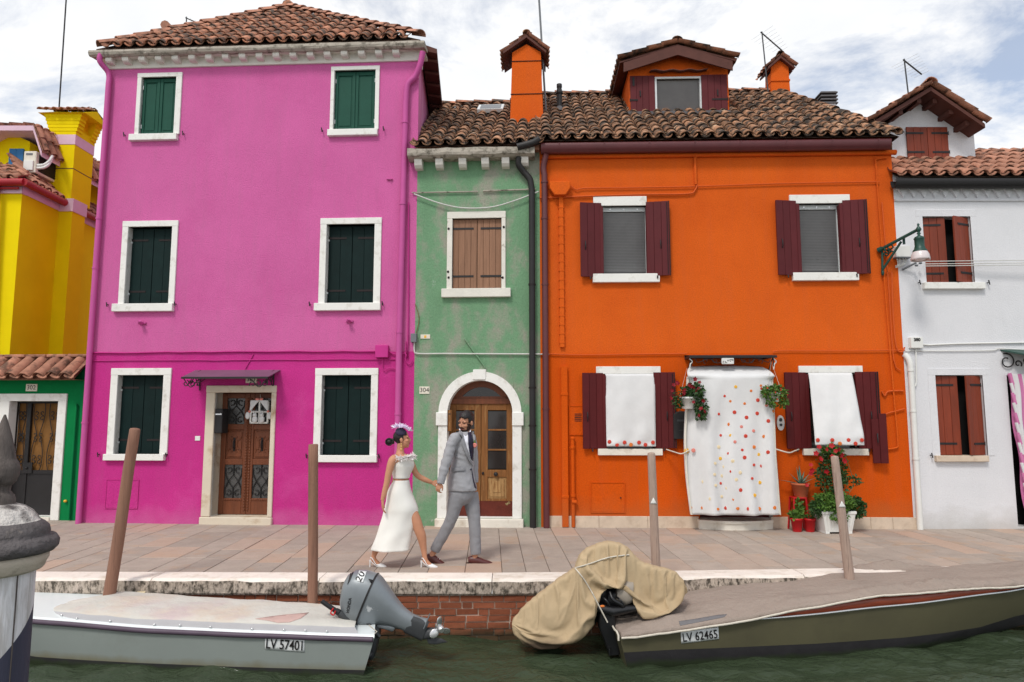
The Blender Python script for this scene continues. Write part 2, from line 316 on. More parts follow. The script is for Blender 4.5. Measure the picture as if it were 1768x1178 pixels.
# ------------------------------------------------------------------ mesh builder
class MB:
    def __init__(s): s.v, s.f, s.m, s.s = [], [], [], []
    def add(s, vs, fs, mi=0, smooth=False):
        o = len(s.v); s.v += [tuple(q) for q in vs]
        for f in fs:
            s.f.append([i + o for i in f]); s.m.append(mi); s.s.append(smooth)
    def box(s, x0, x1, y0, y1, z0, z1, mi=0, T=None):
        vs = [Vector((x, y, z)) for z in (z0, z1) for y in (y0, y1) for x in (x0, x1)]
        if T is not None: vs = [T @ q for q in vs]
        s.add(vs, [(0, 2, 3, 1), (4, 5, 7, 6), (0, 1, 5, 4), (2, 6, 7, 3), (0, 4, 6, 2), (1, 3, 7, 5)], mi)
    def prism(s, poly, y0, y1, mi=0, T=None):
        """poly in (x,z), counter-clockwise seen from -y, extruded y0..y1"""
        n = len(poly)
        vs = [Vector((x, y0, z)) for x, z in poly] + [Vector((x, y1, z)) for x, z in poly]
        if T is not None: vs = [T @ q for q in vs]
        s.add(vs, [tuple(range(n)), tuple(range(2 * n - 1, n - 1, -1))] + [(i, i + n, (i + 1) % n + n, (i + 1) % n) for i in range(n)], mi)
    def rings(s, rings, cap=True, mi=0, smooth=True, closed=True):
        n = len(rings[0]); vs = [p for r in rings for p in r]; fs = []
        k = n if closed else n - 1
        for i in range(len(rings) - 1):
            for j in range(k):
                a, b = i * n + j, i * n + (j + 1) % n
                fs.append((a, b, b + n, a + n))
        s.add(vs, fs, mi, smooth)
        if cap and closed:
            s.add(rings[0], [tuple(range(n - 1, -1, -1))], mi); s.add(rings[-1], [tuple(range(n))], mi)
    def tube(s, pts, r, n=8, mi=0, cap=True, smooth=True, ry=None, ref=None):
        pts = [Vector(p) for p in pts]; N = len(pts)
        rr = r if isinstance(r, (list, tuple)) else [r] * N
        rb = (ry if isinstance(ry, (list, tuple)) else [ry] * N) if ry is not None else rr
        rings = []; prev = None
        for i, p in enumerate(pts):
            t = (pts[min(i + 1, N - 1)] - pts[max(i - 1, 0)])
            if t.length < 1e-9: t = Vector((0, 0, 1))
            t.normalize()
            if ref is not None:
                b = Vector(ref); b = b - t * b.dot(t)
                if b.length < 1e-4: b = Vector((1, 0, 0)) - t * t.x
                b.normalize(); a = b.cross(t)
            else:
                if prev is None:
                    q = Vector((0, 0, 1)) if abs(t.z) < .9 else Vector((1, 0, 0))
                else: q = prev
                a = q - t * q.dot(t)
                if a.length < 1e-4: a = t.orthogonal()
                a.normalize(); prev = a; b = t.cross(a)
            rings.append([p + a * (rr[i] * math.cos(2 * math.pi * k / n)) + b * (rb[i] * math.sin(2 * math.pi * k / n)) for k in range(n)])
        s.rings(rings, cap, mi, smooth)
    def lathe(s, prof, n=24, c=(0, 0, 0), mi=0, smooth=True, cap=True, mis=None):
        c = Vector(c)
        rings = [[c + Vector((r * math.cos(2 * math.pi * k / n), r * math.sin(2 * math.pi * k / n), z)) for k in range(n)] for r, z in prof]
        if mis is None: s.rings(rings, cap, mi, smooth)
        else:
            for i in range(len(rings) - 1): s.rings(rings[i:i + 2], False, mis[i], smooth)
    def ell(s, c, r, R=None, nu=14, nv=9, mi=0):
        c = Vector(c); rings = []
        R = R or Matrix.Identity(3)
        for i in range(nv + 1):
            th = math.pi * (i + .0) / nv; th = min(max(th, .02), math.pi - .02)
            rings.append([c + R @ Vector((r[0] * math.sin(th) * math.cos(2 * math.pi * k / nu), r[1] * math.sin(th) * math.sin(2 * math.pi * k / nu), -r[2] * math.cos(th))) for k in range(nu)])
        s.rings(rings, True, mi, True)
    def mesh(s, name, mats):
        me = bpy.data.meshes.new(name); me.from_pydata(s.v, [], s.f)
        for m in mats: me.materials.append(m)
        if len(mats) > 1: me.polygons.foreach_set('material_index', s.m)
        me.polygons.foreach_set('use_smooth', s.s)
        me.update(); return me

def link(name, me, parent=None, Mx=None):
    o = bpy.data.objects.new(name, me); COL.objects.link(o)
    if parent is not None: o.parent = parent
    if Mx is not None: o.matrix_basis = Mx
    return o
def part(name, mb, mats, parent=None, Mx=None, bevel=0, seg=1, fixn=True, label=None):
    if not isinstance(mats, (list, tuple)): mats = [mats]
    me = mb.mesh(name, mats)
    if fixn:
        bm = bmesh.new(); bm.from_mesh(me); bmesh.ops.recalc_face_normals(bm, faces=bm.faces[:]); bm.to_mesh(me); bm.free()
    o = link(name, me, parent, Mx)
    if bevel:
        b = o.modifiers.new('edge', 'BEVEL'); b.width = bevel; b.segments = seg; b.limit_method = 'ANGLE'; b.angle_limit = rad(40)
    if label: o['label'] = label
    return o
def thing(name, label, cat, loc=(0, 0, 0), rz=0.0, group=None):
    o = bpy.data.objects.new(name, None); o.empty_display_size = .2
    COL.objects.link(o); o.location = loc; o.rotation_euler = (0, 0, rz)
    tag(o, label, cat, group); return o
def tag(o, label, cat, group=None):
    o['label'] = label; o['category'] = cat
    if group: o['group'] = group
    return o
def bake(o):
    """apply the modifiers of o"""
    dg = bpy.context.evaluated_depsgraph_get()
    me = bpy.data.meshes.new_from_object(o.evaluated_get(dg)); o.modifiers.clear(); o.data = me
    return o
def remesh(mb, name, mats, parent, vox, smooth=2, disp=None, Mx=None):
    o = part(name, mb, mats, parent, Mx)
    r = o.modifiers.new('r', 'REMESH'); r.mode = 'VOXEL'; r.voxel_size = vox; r.use_smooth_shade = True
    if smooth:
        k = o.modifiers.new('s', 'SMOOTH'); k.iterations = smooth; k.factor = .5
    bake(o)
    if disp:
        me = o.data; ns = [v.normal.copy() for v in me.vertices]
        for v, nn in zip(me.vertices, ns): v.co = v.co + nn * disp(v.co, nn)
    o.data.materials.clear()
    for m in (mats if isinstance(mats, (list, tuple)) else [mats]): o.data.materials.append(m)
    o.data.polygons.foreach_set('use_smooth', [True] * len(o.data.polygons))
    return o
def text(s, size, parent, name='lettering', Mx=None, m='ink', bold=0.0, sx=1.0):
    cu = bpy.data.curves.new(name, 'FONT'); cu.body = s; cu.size = size; cu.align_x = 'CENTER'; cu.align_y = 'CENTER'; cu.extrude = .001; cu.offset = bold
    cu.resolution_u = 3
    o = bpy.data.objects.new(name, cu); COL.objects.link(o)
    dg = bpy.context.evaluated_depsgraph_get()
    me = bpy.data.meshes.new_from_object(o.evaluated_get(dg)); bpy.data.objects.remove(o); bpy.data.curves.remove(cu)
    for v in me.vertices: v.co.x *= sx
    me.materials.clear(); me.materials.append(M[m])
    return link(name, me, parent, Mx)
def T(x, y, z, rx=0, ry=0, rz=0):
    from mathutils import Euler
    return Matrix.Translation((x, y, z)) @ Euler((rx, ry, rz)).to_matrix().to_4x4()
FACE = lambda x, y, z: T(x, y, z, math.pi / 2)      # flat thing standing on the facade, facing -y
def spiral(cx, cz, r0, r1, a0, a1, n=14, y=0):
    return [(cx + (r0 + (r1 - r0) * i / n) * math.cos(a0 + (a1 - a0) * i / n), y, cz + (r0 + (r1 - r0) * i / n) * math.sin(a0 + (a1 - a0) * i / n)) for i in range(n + 1)]
# ------------------------------------------------------------------ facade planes
_p0, _p1 = gp(133, 903), gp(712, 908)
FP_ = Fac(_p0, math.atan2(_p1.y - _p0.y, _p1.x - _p0.x))
WP = FP_.u(716, 600)
FG_ = Fac(FP_.world(WP, 0, 0), rad(-3.4)); WG = FG_.u(933, 600)
FO_ = Fac(FG_.world(WG, 0, 0), rad(-1.8)); WO = (FO_.u(1579, 880) + FO_.u(1537, 280)) / 2
FW_ = Fac(FO_.world(WO, 0, 0), 0.0); WW = 4.2
FA_ = Fac(gp(-90, 897), FP_.a); WA = FA_.u(139, 760)

def face_y(x):
    """depth of the house line at world x"""
    if x < FP_.P.x + 0.1: F = FA_ if x > FA_.P.x else FA_
    elif x < FG_.P.x: F = FP_
    elif x < FO_.P.x: F = FG_
    elif x < FW_.P.x: F = FO_
    else: F = FW_
    return F.P.y + math.tan(F.a) * (x - F.P.x)
KP = [(-14, 8.02), (-9, 7.98), (-5.3, 7.96), (-1, 7.89), (.3, 7.91), (2.3, 8.02), (6, 8.30), (10, 8.62), (14, 8.95)]
def kerb_y(x):
    for (a, b), (c, d) in zip(KP, KP[1:]):
        if a <= x <= c: return b + (d - b) * (x - a) / (c - a)
    return KP[-1][1]
KW = .32
ZW = -.60      # water level

# ------------------------------------------------------------------ the ground and the fondamenta
mb = MB(); mb.add([(-300, 9.0, -.10), (300, 9.0, -.10), (300, 600, -.10), (-300, 600, -.10)], [(0, 1, 2, 3)])
g = part('ground', mb, M['ground']); g['kind'] = 'structure'
mb = MB(); xs = [k[0] for k in KP]
top = [(x, kerb_y(x), -.012) for x in xs]; topb = [(x, 16, -.012) for x in xs]
mb.add(top + topb, [(i, i + 1, i + 1 + len(xs), i + len(xs)) for i in range(len(xs) - 1)])
pave = part('pavement', mb, M['joint']); pave['kind'] = 'structure'
# paving stones in strips that run from the houses to the kerb
sd = Vector((-0.0329, 1.0058)).normalized(); sn = Vector((sd.y, -sd.x))
s_cur = -9.4; n_st = 0; far_mb = MB()
while s_cur < 9.6:
    wd = RND.choice([.27, .30, .33, .36, .42, .5])
    a, b = s_cur + .003, s_cur + wd - .003
    def tk(sv):    # t where the strip edge meets the kerb
        x = sv
        for _ in range(4):
            x = (sn * sv + sd * ((kerb_y(x)) / sd.y)).x
        return (kerb_y(x) - sn.y * sv) / sd.y
    ta, tb = tk(a) + .006, tk(b) + .006
    t0a, t0b = ta, tb; t = min(ta, tb) + RND.uniform(.2, .9)
    ymax = face_y((sn * ((a + b) / 2) + sd * 11).x) + .12
    done = False
    while not done:
        t1 = t
        if (sn * a + sd * t1).y > ymax: t1 = (ymax - sn.y * a) / sd.y; done = True
        q = [sn * a + sd * t0a, sn * b + sd * t0b, sn * b + sd * t1, sn * a + sd * t1]
        if min(t1 - t0a, t1 - t0b) > .05:
            h = RND.uniform(-.0025, .0025); tl = RND.uniform(-.0015, .0015); e = .006
            c = (q[0] + q[1] + q[2] + q[3]) / 4
            m_ = MB()
            low = [(p.x - c.x, p.y - c.y, -.03) for p in q]
            mid = [(p.x - c.x, p.y - c.y, h - .005) for p in q]
            tp = []
            for k_, p in enumerate(q):
                dd = (c - p).normalized() * e; tp.append((p.x + dd.x - c.x, p.y + dd.y - c.y, h + (tl if k_ in (1, 2) else -tl)))
            m_.rings([low, mid, tp], False, 0, False); m_.add(tp, [(0, 1, 2, 3)])
            visible = abs(c.x) < .77 * c.y and n_st < 300
            if visible:
                part('paving_stone', m_, M['paver'], pave, T(c.x, c.y, 0), fixn=False); n_st += 1
            else: far_mb.add([(v[0] + c.x, v[1] + c.y, v[2]) for v in m_.v], m_.f)
        t0a = t0b = t1 + .006; t = t1 + RND.choice([.55, .68, .8, .95, 1.2])
    s_cur += wd
if far_mb.v:
    o = part('paving_stones', far_mb, M['paver'], pave, fixn=False); o['kind'] = 'stuff'

# kerb of long white stones
mb = MB()
ct = [(x, kerb_y(x) - .0, -.03) for x in xs]; cf = [(x, kerb_y(x) - KW + .03, -.03) for x in xs]
mb.add(cf + ct, [(i, i + 1, i + 1 + len(xs), i + len(xs)) for i in range(len(xs) - 1)])
M['kerb_face'] = mat('algae_stained_kerb_face', S(186, 172, 158), .92, .12, 4, .9, 40, col2=S(84, 77, 68), r2=(.45, .60), s2=24, d2=10, stretch=(1, 1, .5), bdist=.02, col3=S(196, 180, 168), r3=(.56, .66), s3=5, speck=.15)
kerb = part('kerb', mb, M['joint']); kerb['kind'] = 'structure'
x = -9.0; ZK = -.165
while x < 9.5:
    L_ = RND.uniform(1.3, 2.1); x1 = x + L_
    q = [(x + .004, kerb_y(x) - KW), (x1 - .004, kerb_y(x1) - KW), (x1 - .004, kerb_y(x1) - .004), (x + .004, kerb_y(x) - .004)]
    m_ = MB(); nseg = 10
    # front edge slightly worn: an irregular arris
    rings = []
    for i in range(nseg + 1):
        f = i / nseg; fx, fy = q[0][0] + (q[1][0] - q[0][0]) * f, q[0][1] + (q[1][1] - q[0][1]) * f
        bx, by = q[3][0] + (q[2][0] - q[3][0]) * f, q[3][1] + (q[2][1] - q[3][1]) * f
        j = RND.uniform(-.006, .006); k_ = RND.uniform(.012, .03)
        rings.append([Vector((bx, by, ZK)), Vector((fx, fy + .015, ZK)), Vector((fx, fy, ZK + .02)), Vector((fx, fy + j, -k_)), Vector((fx, fy + k_ * .6, -.005 + j * .4)), Vector((fx, fy + k_ * 1.6, .004)), Vector((bx, by, .004))])
    m_.rings(rings, True, 0, False)
    for i, f in enumerate(m_.f):
        if len(f) == 4 and i % 7 in (1, 2): m_.m[i] = 1
    part('kerb_stone', m_, [M['kerb'], M['kerb_face']], kerb)
    x = x1

# brick wall of the quay, in the water
def wall_y(x): return kerb_y(x) - KW + .05
mb = MB()
fr = [(x, wall_y(x) + .012, ZK) for x in xs]; fb = [(x, wall_y(x) + .012, -2.2) for x in xs]
mb.add(fr + fb, [(i + 1, i, i + len(xs), i + 1 + len(xs)) for i in range(len(xs) - 1)])
quay = part('quay_wall', mb, M['mortar'], fixn=False); quay['kind'] = 'structure'
bl, bh, bc = .235, .058, .069
brick_me = []
for var in range(4):
    m_ = MB(); m_.box(-.5, .5, -.5, .5, -.5, .5)
    me = m_.mesh('brick', [M['brick']])
    for v in me.vertices: v.co += Vector((RND.uniform(-.012, .012), RND.uniform(-.06, .06), RND.uniform(-.03, .03)))
    brick_me.append(me)
rest = MB(); nb = 0
for r in range(10):
    z = ZK - .012 - bc * r - bh / 2
    x = -9.2 + RND.uniform(0, .2)
    while x < 9:
        L_ = bl if RND.random() < .62 else bl * .48
        xc = x + L_ / 2; y = wall_y(xc); an = math.atan2(wall_y(xc + .1) - wall_y(xc - .1), .2)
        Mx = T(xc, y + .045 + RND.uniform(-.004, .004), z + RND.uniform(-.003, .003), 0, RND.uniform(-.012, .012), an) @ Matrix.Diagonal((L_ - .013, .10, bh - .003, 1))
        if -3.9 < xc < 1.75 and r < 8 and nb < 300:
            link('brick', RND.choice(brick_me), quay, Mx); nb += 1
        else:
            me = RND.choice(brick_me)
            rest.add([Mx @ v.co for v in me.vertices], [list(p.vertices) for p in me.polygons])
        x += L_
o = part('bricks', rest, M['brick'], quay); o['kind'] = 'stuff'

# ------------------------------------------------------------------ canal water: real ripples plus fine bump
m = bpy.data.materials.new('canal_water'); m.use_nodes = True
N = m.node_tree.nodes; Lk = m.node_tree.links.new; p = N['Principled BSDF']
p.inputs['Base Color'].default_value = (*S(54, 65, 47), 1)
p.inputs['Roughness'].default_value = .035; p.inputs['IOR'].default_value = 1.33; p.inputs['Specular IOR Level'].default_value = .5
c = N.new('ShaderNodeTexCoord'); mpn = N.new('ShaderNodeMapping'); mpn.inputs['Scale'].default_value = (1, 1.5, 1)
nz = N.new('ShaderNodeTexNoise'); nz.inputs['Scale'].default_value = 9; nz.inputs['Detail'].default_value = 5; nz.inputs['Distortion'].default_value = .6
b = N.new('ShaderNodeBump'); b.inputs['Strength'].default_value = .55; b.inputs['Distance'].default_value = .07
Lk(c.outputs['Object'], mpn.inputs[0]); Lk(mpn.outputs[0], nz.inputs[0]); Lk(nz.outputs[0], b.inputs['Height']); Lk(b.outputs[0], p.inputs['Normal'])
M['water'] = m
mb = MB(); nx, ny = 300, 110
xs_ = [-7 + 14 * i / nx for i in range(nx + 1)]; ys_ = [3.2 + 5.6 * j / ny for j in range(ny + 1)]
def wave(x, y):
    v = Vector((x * .9, y * 1.7, 0))
    return .040 * mnoise.noise(v * 1.1) + .046 * mnoise.noise(v * 2.6 + Vector((5, 2, 0))) + .022 * mnoise.noise(v * 5.5 + Vector((1, 7, 3)))
vs = []
for y in ys_:
    for x in xs_:
        e = min(1, (x + 7) / .8, (7 - x) / .8, (y - 3.2) / .8, (8.8 - y) / .2); e = max(0, e)
        vs.append((x, y, ZW + wave(x, y) * e))
mb.add(vs, [(j * (nx + 1) + i, j * (nx + 1) + i + 1, (j + 1) * (nx + 1) + i + 1, (j + 1) * (nx + 1) + i) for j in range(ny) for i in range(nx)], 0, True)
z = ZW
mb.add([(-60, -12, z), (-7, -12, z), (7, -12, z), (60, -12, z), (-60, 3.2, z), (-7, 3.2, z), (7, 3.2, z), (60, 3.2, z), (-60, 8.8, z), (-7, 8.8, z), (7, 8.8, z), (60, 8.8, z)],
       [(0, 1, 5, 4), (1, 2, 6, 5), (2, 3, 7, 6), (4, 5, 9, 8), (6, 7, 11, 10)])
wtr = part('water', mb, M['water'], fixn=False); wtr['kind'] = 'structure'
# ------------------------------------------------------------------ kit for the houses
def wall_grid(mb, u0, u1, z0, z1, ops, depth=.16, zsplit=None, mlow=1, mrev=2):
    """front wall with real openings and reveals; below zsplit the paint is mlow"""
    us = sorted({u0, u1, *[q for o in ops for q in o[:2]]}); zs = sorted({z0, z1, *[q for o in ops for q in o[2:4]], *([zsplit] if zsplit is not None else [])})
    for i in range(len(us) - 1):
        for j in range(len(zs) - 1):
            cu, cz = (us[i] + us[i + 1]) / 2, (zs[j] + zs[j + 1]) / 2
            if any(o[0] < cu < o[1] and o[2] < cz < o[3] for o in ops): continue
            mb.add([(us[i], 0, zs[j]), (us[i + 1], 0, zs[j]), (us[i + 1], 0, zs[j + 1]), (us[i], 0, zs[j + 1])], [(0, 1, 2, 3)], mlow if zsplit is not None and cz < zsplit else 0)
    for o in ops:
        a, b, c, d = o[:4]; dp = o[4] if len(o) > 4 else depth
        mb.add([(a, 0, c), (b, 0, c), (b, 0, d), (a, 0, d), (a, dp, c), (b, dp, c), (b, dp, d), (a, dp, d)],
               [(0, 4, 5, 1), (1, 5, 6, 2), (2, 6, 7, 3), (3, 7, 4, 0)], mrev)
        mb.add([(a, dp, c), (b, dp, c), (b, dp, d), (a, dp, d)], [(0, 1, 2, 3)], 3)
def shell(mb, foot, z0, z1, mi):
    """the other walls: foot = [(x,y)...] from front right round the back to front left"""
    for (a, b), (c, d) in zip(foot, foot[1:]):
        mb.add([(a, b, z0), (c, d, z0), (c, d, z1), (a, b, z1)], [(0, 1, 2, 3)], mi)

def shutter(parent, w_, h_, Mx, planks=3, mp='maroon', hinges=(), hm='rust_iron', style='plank', handle=False, hl=None, th=.028, name='shutter', label=None):
    """leaf: local x 0..w from the hinge side, z 0..h, face at y=0 towards -y"""
    mb = MB()
    if style == 'plank':
        mb.box(.004, w_ - .004, .012, th, .004, h_ - .004)
        s_ = part(name, mb, M[mp], parent, Mx)
        pw = w_ / planks
        pm = MB(); pm.box(.002, pw - .002, 0, .0125, 0, h_); me = pm.mesh('plank', [M[mp]])
        for i in range(planks):
            o = link('plank', me, s_, T(i * pw, RND.uniform(-.0015, .0015), 0))
            b = o.modifiers.new('edge', 'BEVEL'); b.width = .003; b.segments = 1
    else:
        st = .05
        for (a, b, c, d) in ((0, st, 0, h_), (w_ - st, w_, 0, h_), (st, w_ - st, 0, .07), (st, w_ - st, h_ - .07, h_)):
            mb.box(a, b, 0, th, c, d)
        s_ = part(name, mb, M[mp], parent, Mx, bevel=.004)
        pm = MB(); pm.box(st, w_ - st, .016, th - .004, .07, h_ - .07)
        i_ = .022; pm.box(st + i_, w_ - st - i_, .008, .016, .07 + i_, h_ - .07 - i_)
        part('panel', pm, M[mp], s_, bevel=.006)
    L_ = hl or w_ * .72
    for hz, side in hinges:
        hb = MB()
        a, b = (-.006, L_) if side == 0 else (w_ - L_, w_ + .006)
        hb.box(a, b, -.007, .002, hz - .016, hz + .016)
        hb.tube([((-.004 if side == 0 else w_ + .004), -.004, hz - .03), ((-.004 if side == 0 else w_ + .004), -.004, hz + .03)], .008, 6)
        part('hinge', hb, M[hm], s_)
    if handle:
        hb = MB(); hx = handle
        hb.tube([(hx, 0, h_ * .36), (hx, -.022, h_ * .38), (hx, -.026, h_ * .42), (hx, -.022, h_ * .46), (hx, 0, h_ * .48)], [.006, .007, .010, .007, .006], 6)
        part('handle', hb, M['iron'], s_)
    if label: s_['label'] = label
    return s_
def stone_window(h, o, op, sl, m='white_paint', out=.028, lin=.13, name='window', lintel=True):
    """o = (uL,uR,zTop) outer, op = opening rect (u0,u1,z0,z1), sl = sill rect"""
    mb = MB()
    mb.box(o[0], op[0], -out, lin, op[2], op[3]); mb.box(op[1], o[1], -out, lin, op[2], op[3])
    mb.box(o[0] - .002, o[1] + .002, -out - .003, lin, op[3], o[2])
    w_ = part(name, mb, M[m], h, bevel=.006, seg=2)
    sb = MB(); sb.box(sl[0], sl[1], -out - .045, lin, sl[2], op[2] if op[2] > sl[2] else sl[3])
    part('sill', sb, M[m], w_, bevel=.008, seg=2)
    return w_
def dog(h, u, z, m='iron'):
    mb = MB(); mb.tube([(u, .02, z), (u, -.05, z)], .008, 6); mb.tube([(u - .006, -.05, z + .035), (u, -.052, z), (u + .008, -.05, z - .04)], .010, 6)
    part('shutter_catch', mb, M[m], h)
def pipe(h, name, pts, r, m, n=10, collars=(), cm=None):
    mb = MB(); mb.tube(pts, r, n)
    o = part(name, mb, M[m], h)
    for p_ in collars:
        i = min(range(len(pts) - 1), key=lambda k: abs((pts[k][2] + pts[k + 1][2]) / 2 - p_) if min(pts[k][2], pts[k + 1][2]) - .02 <= p_ <= max(pts[k][2], pts[k + 1][2]) + .02 else 99)
        a, b = Vector(pts[i]), Vector(pts[i + 1]); f = 0 if abs(b.z - a.z) < 1e-5 else (p_ - a.z) / (b.z - a.z); c_ = a + (b - a) * f; d_ = (b - a).normalized() * .014
        cb = MB(); cb.tube([c_ - d_, c_ + d_], r * 1.18, n); cb.box(c_.x - .006, c_.x + .006, c_.y, .02, c_.z - .006, c_.z + .006)
        part('pipe_clip', cb, M[cm or m], o)
    return o
def smooth_path(pts, k=4):
    pts = [Vector(p) for p in pts]; out_ = []
    for i in range(len(pts) - 1):
        p0, p1, p2, p3 = pts[max(i - 1, 0)], pts[i], pts[i + 1], pts[min(i + 2, len(pts) - 1)]
        for j in range(k):
            t = j / k
            out_.append(.5 * ((2 * p1) + (-p0 + p2) * t + (2 * p0 - 5 * p1 + 4 * p2 - p3) * t * t + (-p0 + 3 * p1 - 3 * p2 + p3) * t ** 3))
    out_.append(pts[-1]); return out_
def smooth_vals(v, k=4):
    return [q.x for q in smooth_path([Vector((a, 0, 0)) for a in v], k)]

# barrel tiles: one mesh per size, linked per tile
_tile_me = {}
def tile_mesh(m, pitch, ln, k=0):
    key = (m, round(pitch, 3), round(ln, 3), k)
    if key in _tile_me: return _tile_me[key]
    mb = MB(); n = 6; r0, r1 = pitch * .44, pitch * .36; th = .014
    def arc(r, y, rr):
        return [Vector((r * math.sin(a), y, r * math.cos(a) * rr)) for a in [rad(-82 + 164 * i / n) for i in range(n + 1)]]
    w0 = RND.uniform(-.006, .006)
    A, B = arc(r0, w0, .86), arc(r1, ln, .86); C = arc(r0 - th, w0, .84)
    o_ = A + B + C
    fs = [(i, i + 1, i + 1 + n + 1, i + n + 1) for i in range(n)]
    mb.add(o_, fs, 0, True)
    D = arc(r0 - th, ln * .35, .84)
    mb.add(A + C, [(i + 1, i, i + n + 1, i + n + 2) for i in range(n)], 0, False)
    mb.add(C + D, [(i + 1, i, i + n + 1, i + n + 2) for i in range(n)], 0, True)
    _tile_me[key] = mb.mesh('tile', [M[m]]); return _tile_me[key]
def tile_field(parent, O, A, E, L_, span, m='tile', pitch=.205, expo=.30, ln=.40, limit=300, seed=1, jit=1.0, u_start=None, chan=True):
    """cover tiles on the plane O + A*u + E*t (t up the slope, 0..L_), span(t) -> (umin, umax)"""
    O, A, E = Vector(O), Vector(A).normalized(), Vector(E).normalized(); Nn = A.cross(E).normalized()
    rn = random.Random(seed); spots = []
    rows = int(math.ceil(L_ / expo)); u_lo = min(span(0)[0], span(L_)[0]); u_hi = max(span(0)[1], span(L_)[1])
    us0 = u_lo + pitch * .5 if u_start is None else u_start
    ncol = int((u_hi - us0) / pitch) + 1
    jc = [rn.uniform(-.012, .012) * jit for _ in range(ncol + 1)]
    for i in range(rows):
        t = i * expo
        for j in range(ncol):
            u = us0 + j * pitch + jc[j]
            a, b = span(min(t + expo * .5, L_))
            if a + pitch * .15 <= u <= b - pitch * .15: spots.append((i, j, u, t))
    R_ = Matrix((A, E, Nn)).transposed().to_4x4()
    restm = MB(); cnt = 0; tilt = math.atan2(.030, expo)
    for i, j, u, t in spots:
        me = tile_mesh(m, pitch, min(ln, L_ - t + .02) if t + ln > L_ else ln, rn.randrange(3))
        Mx = Matrix.Translation(O + A * (u + rn.uniform(-.006, .006) * jit) + E * (t + rn.uniform(-.014, .014) * jit) + Nn * (.028 + rn.uniform(0, .008))) @ R_ @ T(0, 0, 0, -tilt * .55, rn.uniform(-.03, .03) * jit, rn.uniform(-.035, .035) * jit)
        if cnt < limit: link('tile', me, parent, Mx); cnt += 1
        else: restm.add([Mx @ v.co for v in me.vertices], [list(p.vertices) for p in me.polygons], 0, True)
    if restm.v:
        o = part('tile_field', restm, M[m], parent, fixn=False); o['kind'] = 'stuff'
    if chan:
        cm = MB(); n = 5; r = pitch * .40
        for i in range(rows):
            t = i * expo
            for j in range(-1, ncol):
                u = us0 + (j + .5) * pitch
                a, b = span(min(t + expo * .5, L_))
                if not (a - pitch * .2 <= u <= b + pitch * .2): continue
                t1 = min(t + expo, L_)
                def cp(ang, tt, dz): return O + A * (u + r * math.sin(ang)) + E * tt + Nn * (r * .8 * (1 - math.cos(ang)) + dz)
                an = [rad(-75 + 150 * k / n) for k in range(n + 1)]
                lo = [cp(q, t - .04, .030) for q in an]; hi = [cp(q, t1, .004) for q in an]; lo2 = [cp(q, t - .04, .014) for q in an]
                cm.add(lo + hi, [(k, k + 1, k + n + 2, k + n + 1) for k in range(n)], 0, True)
                cm.add(lo2 + lo, [(k, k + 1, k + n + 2, k + n + 1) for k in range(n)], 0, False)
        o = part('channel_tiles', cm, M[m], parent, fixn=False); o['kind'] = 'stuff'
def ridge(parent, a, b, m='tile', pitch=.24, ln=.38, seed=3, name='ridge_tile', sag=0):
    a, b = Vector(a), Vector(b); d = b - a; L_ = d.length; d.normalize(); n = max(1, int(L_ / (ln - .05)))
    side = d.cross(Vector((0, 0, 1))).normalized(); up = side.cross(d).normalized()
    R_ = Matrix((side, d, up)).transposed().to_4x4(); me = tile_mesh(m, pitch, ln, 7); rn = random.Random(seed)
    for i in range(n):
        Mx = Matrix.Translation(a + d * (i * L_ / n) + up * (.02 + rn.uniform(0, .012))) @ R_ @ T(0, 0, 0, -.05, rn.uniform(-.05, .05), rn.uniform(-.03, .03))
        link(name, me, parent, Mx)
def leafs(name, n, c, r, m, parent, size=.03, seed=1, droop=0.0, Mx=None, shell_=.55):
    rn = random.Random(seed); mb = MB(); c = Vector(c)
    for _ in range(n):
        while True:
            q = Vector((rn.uniform(-1, 1), rn.uniform(-1, 1), rn.uniform(-1, 1)))
            if shell_ * rn.random() < q.length <= 1: break
        q *= .80 + .35 * mnoise.noise(q * 2.3 + Vector((seed, 0, 0)))
        p_ = c + Vector((q.x * r[0], q.y * r[1], q.z * r[2]))
        d = (Vector((q.x, q.y, q.z * .6 - droop)) + Vector((rn.uniform(-.7, .7), rn.uniform(-.7, .7), rn.uniform(-.5, .7)))).normalized()
        s_ = d.cross(Vector((rn.uniform(-1, 1), rn.uniform(-1, 1), rn.uniform(-1, 1)))).normalized(); nn = d.cross(s_)
        l = size * rn.uniform(.6, 1.25); w_ = l * .34
        mb.add([p_, p_ + d * l * .45 + s_ * w_ + nn * l * .06, p_ + d * l, p_ + d * l * .45 - s_ * w_ + nn * l * .06, p_ + d * l * .5 - nn * l * .05], [(0, 1, 4), (1, 2, 4), (2, 3, 4), (3, 0, 4)], 0, False)
    return part(name, mb, M[m], parent, Mx, fixn=False)
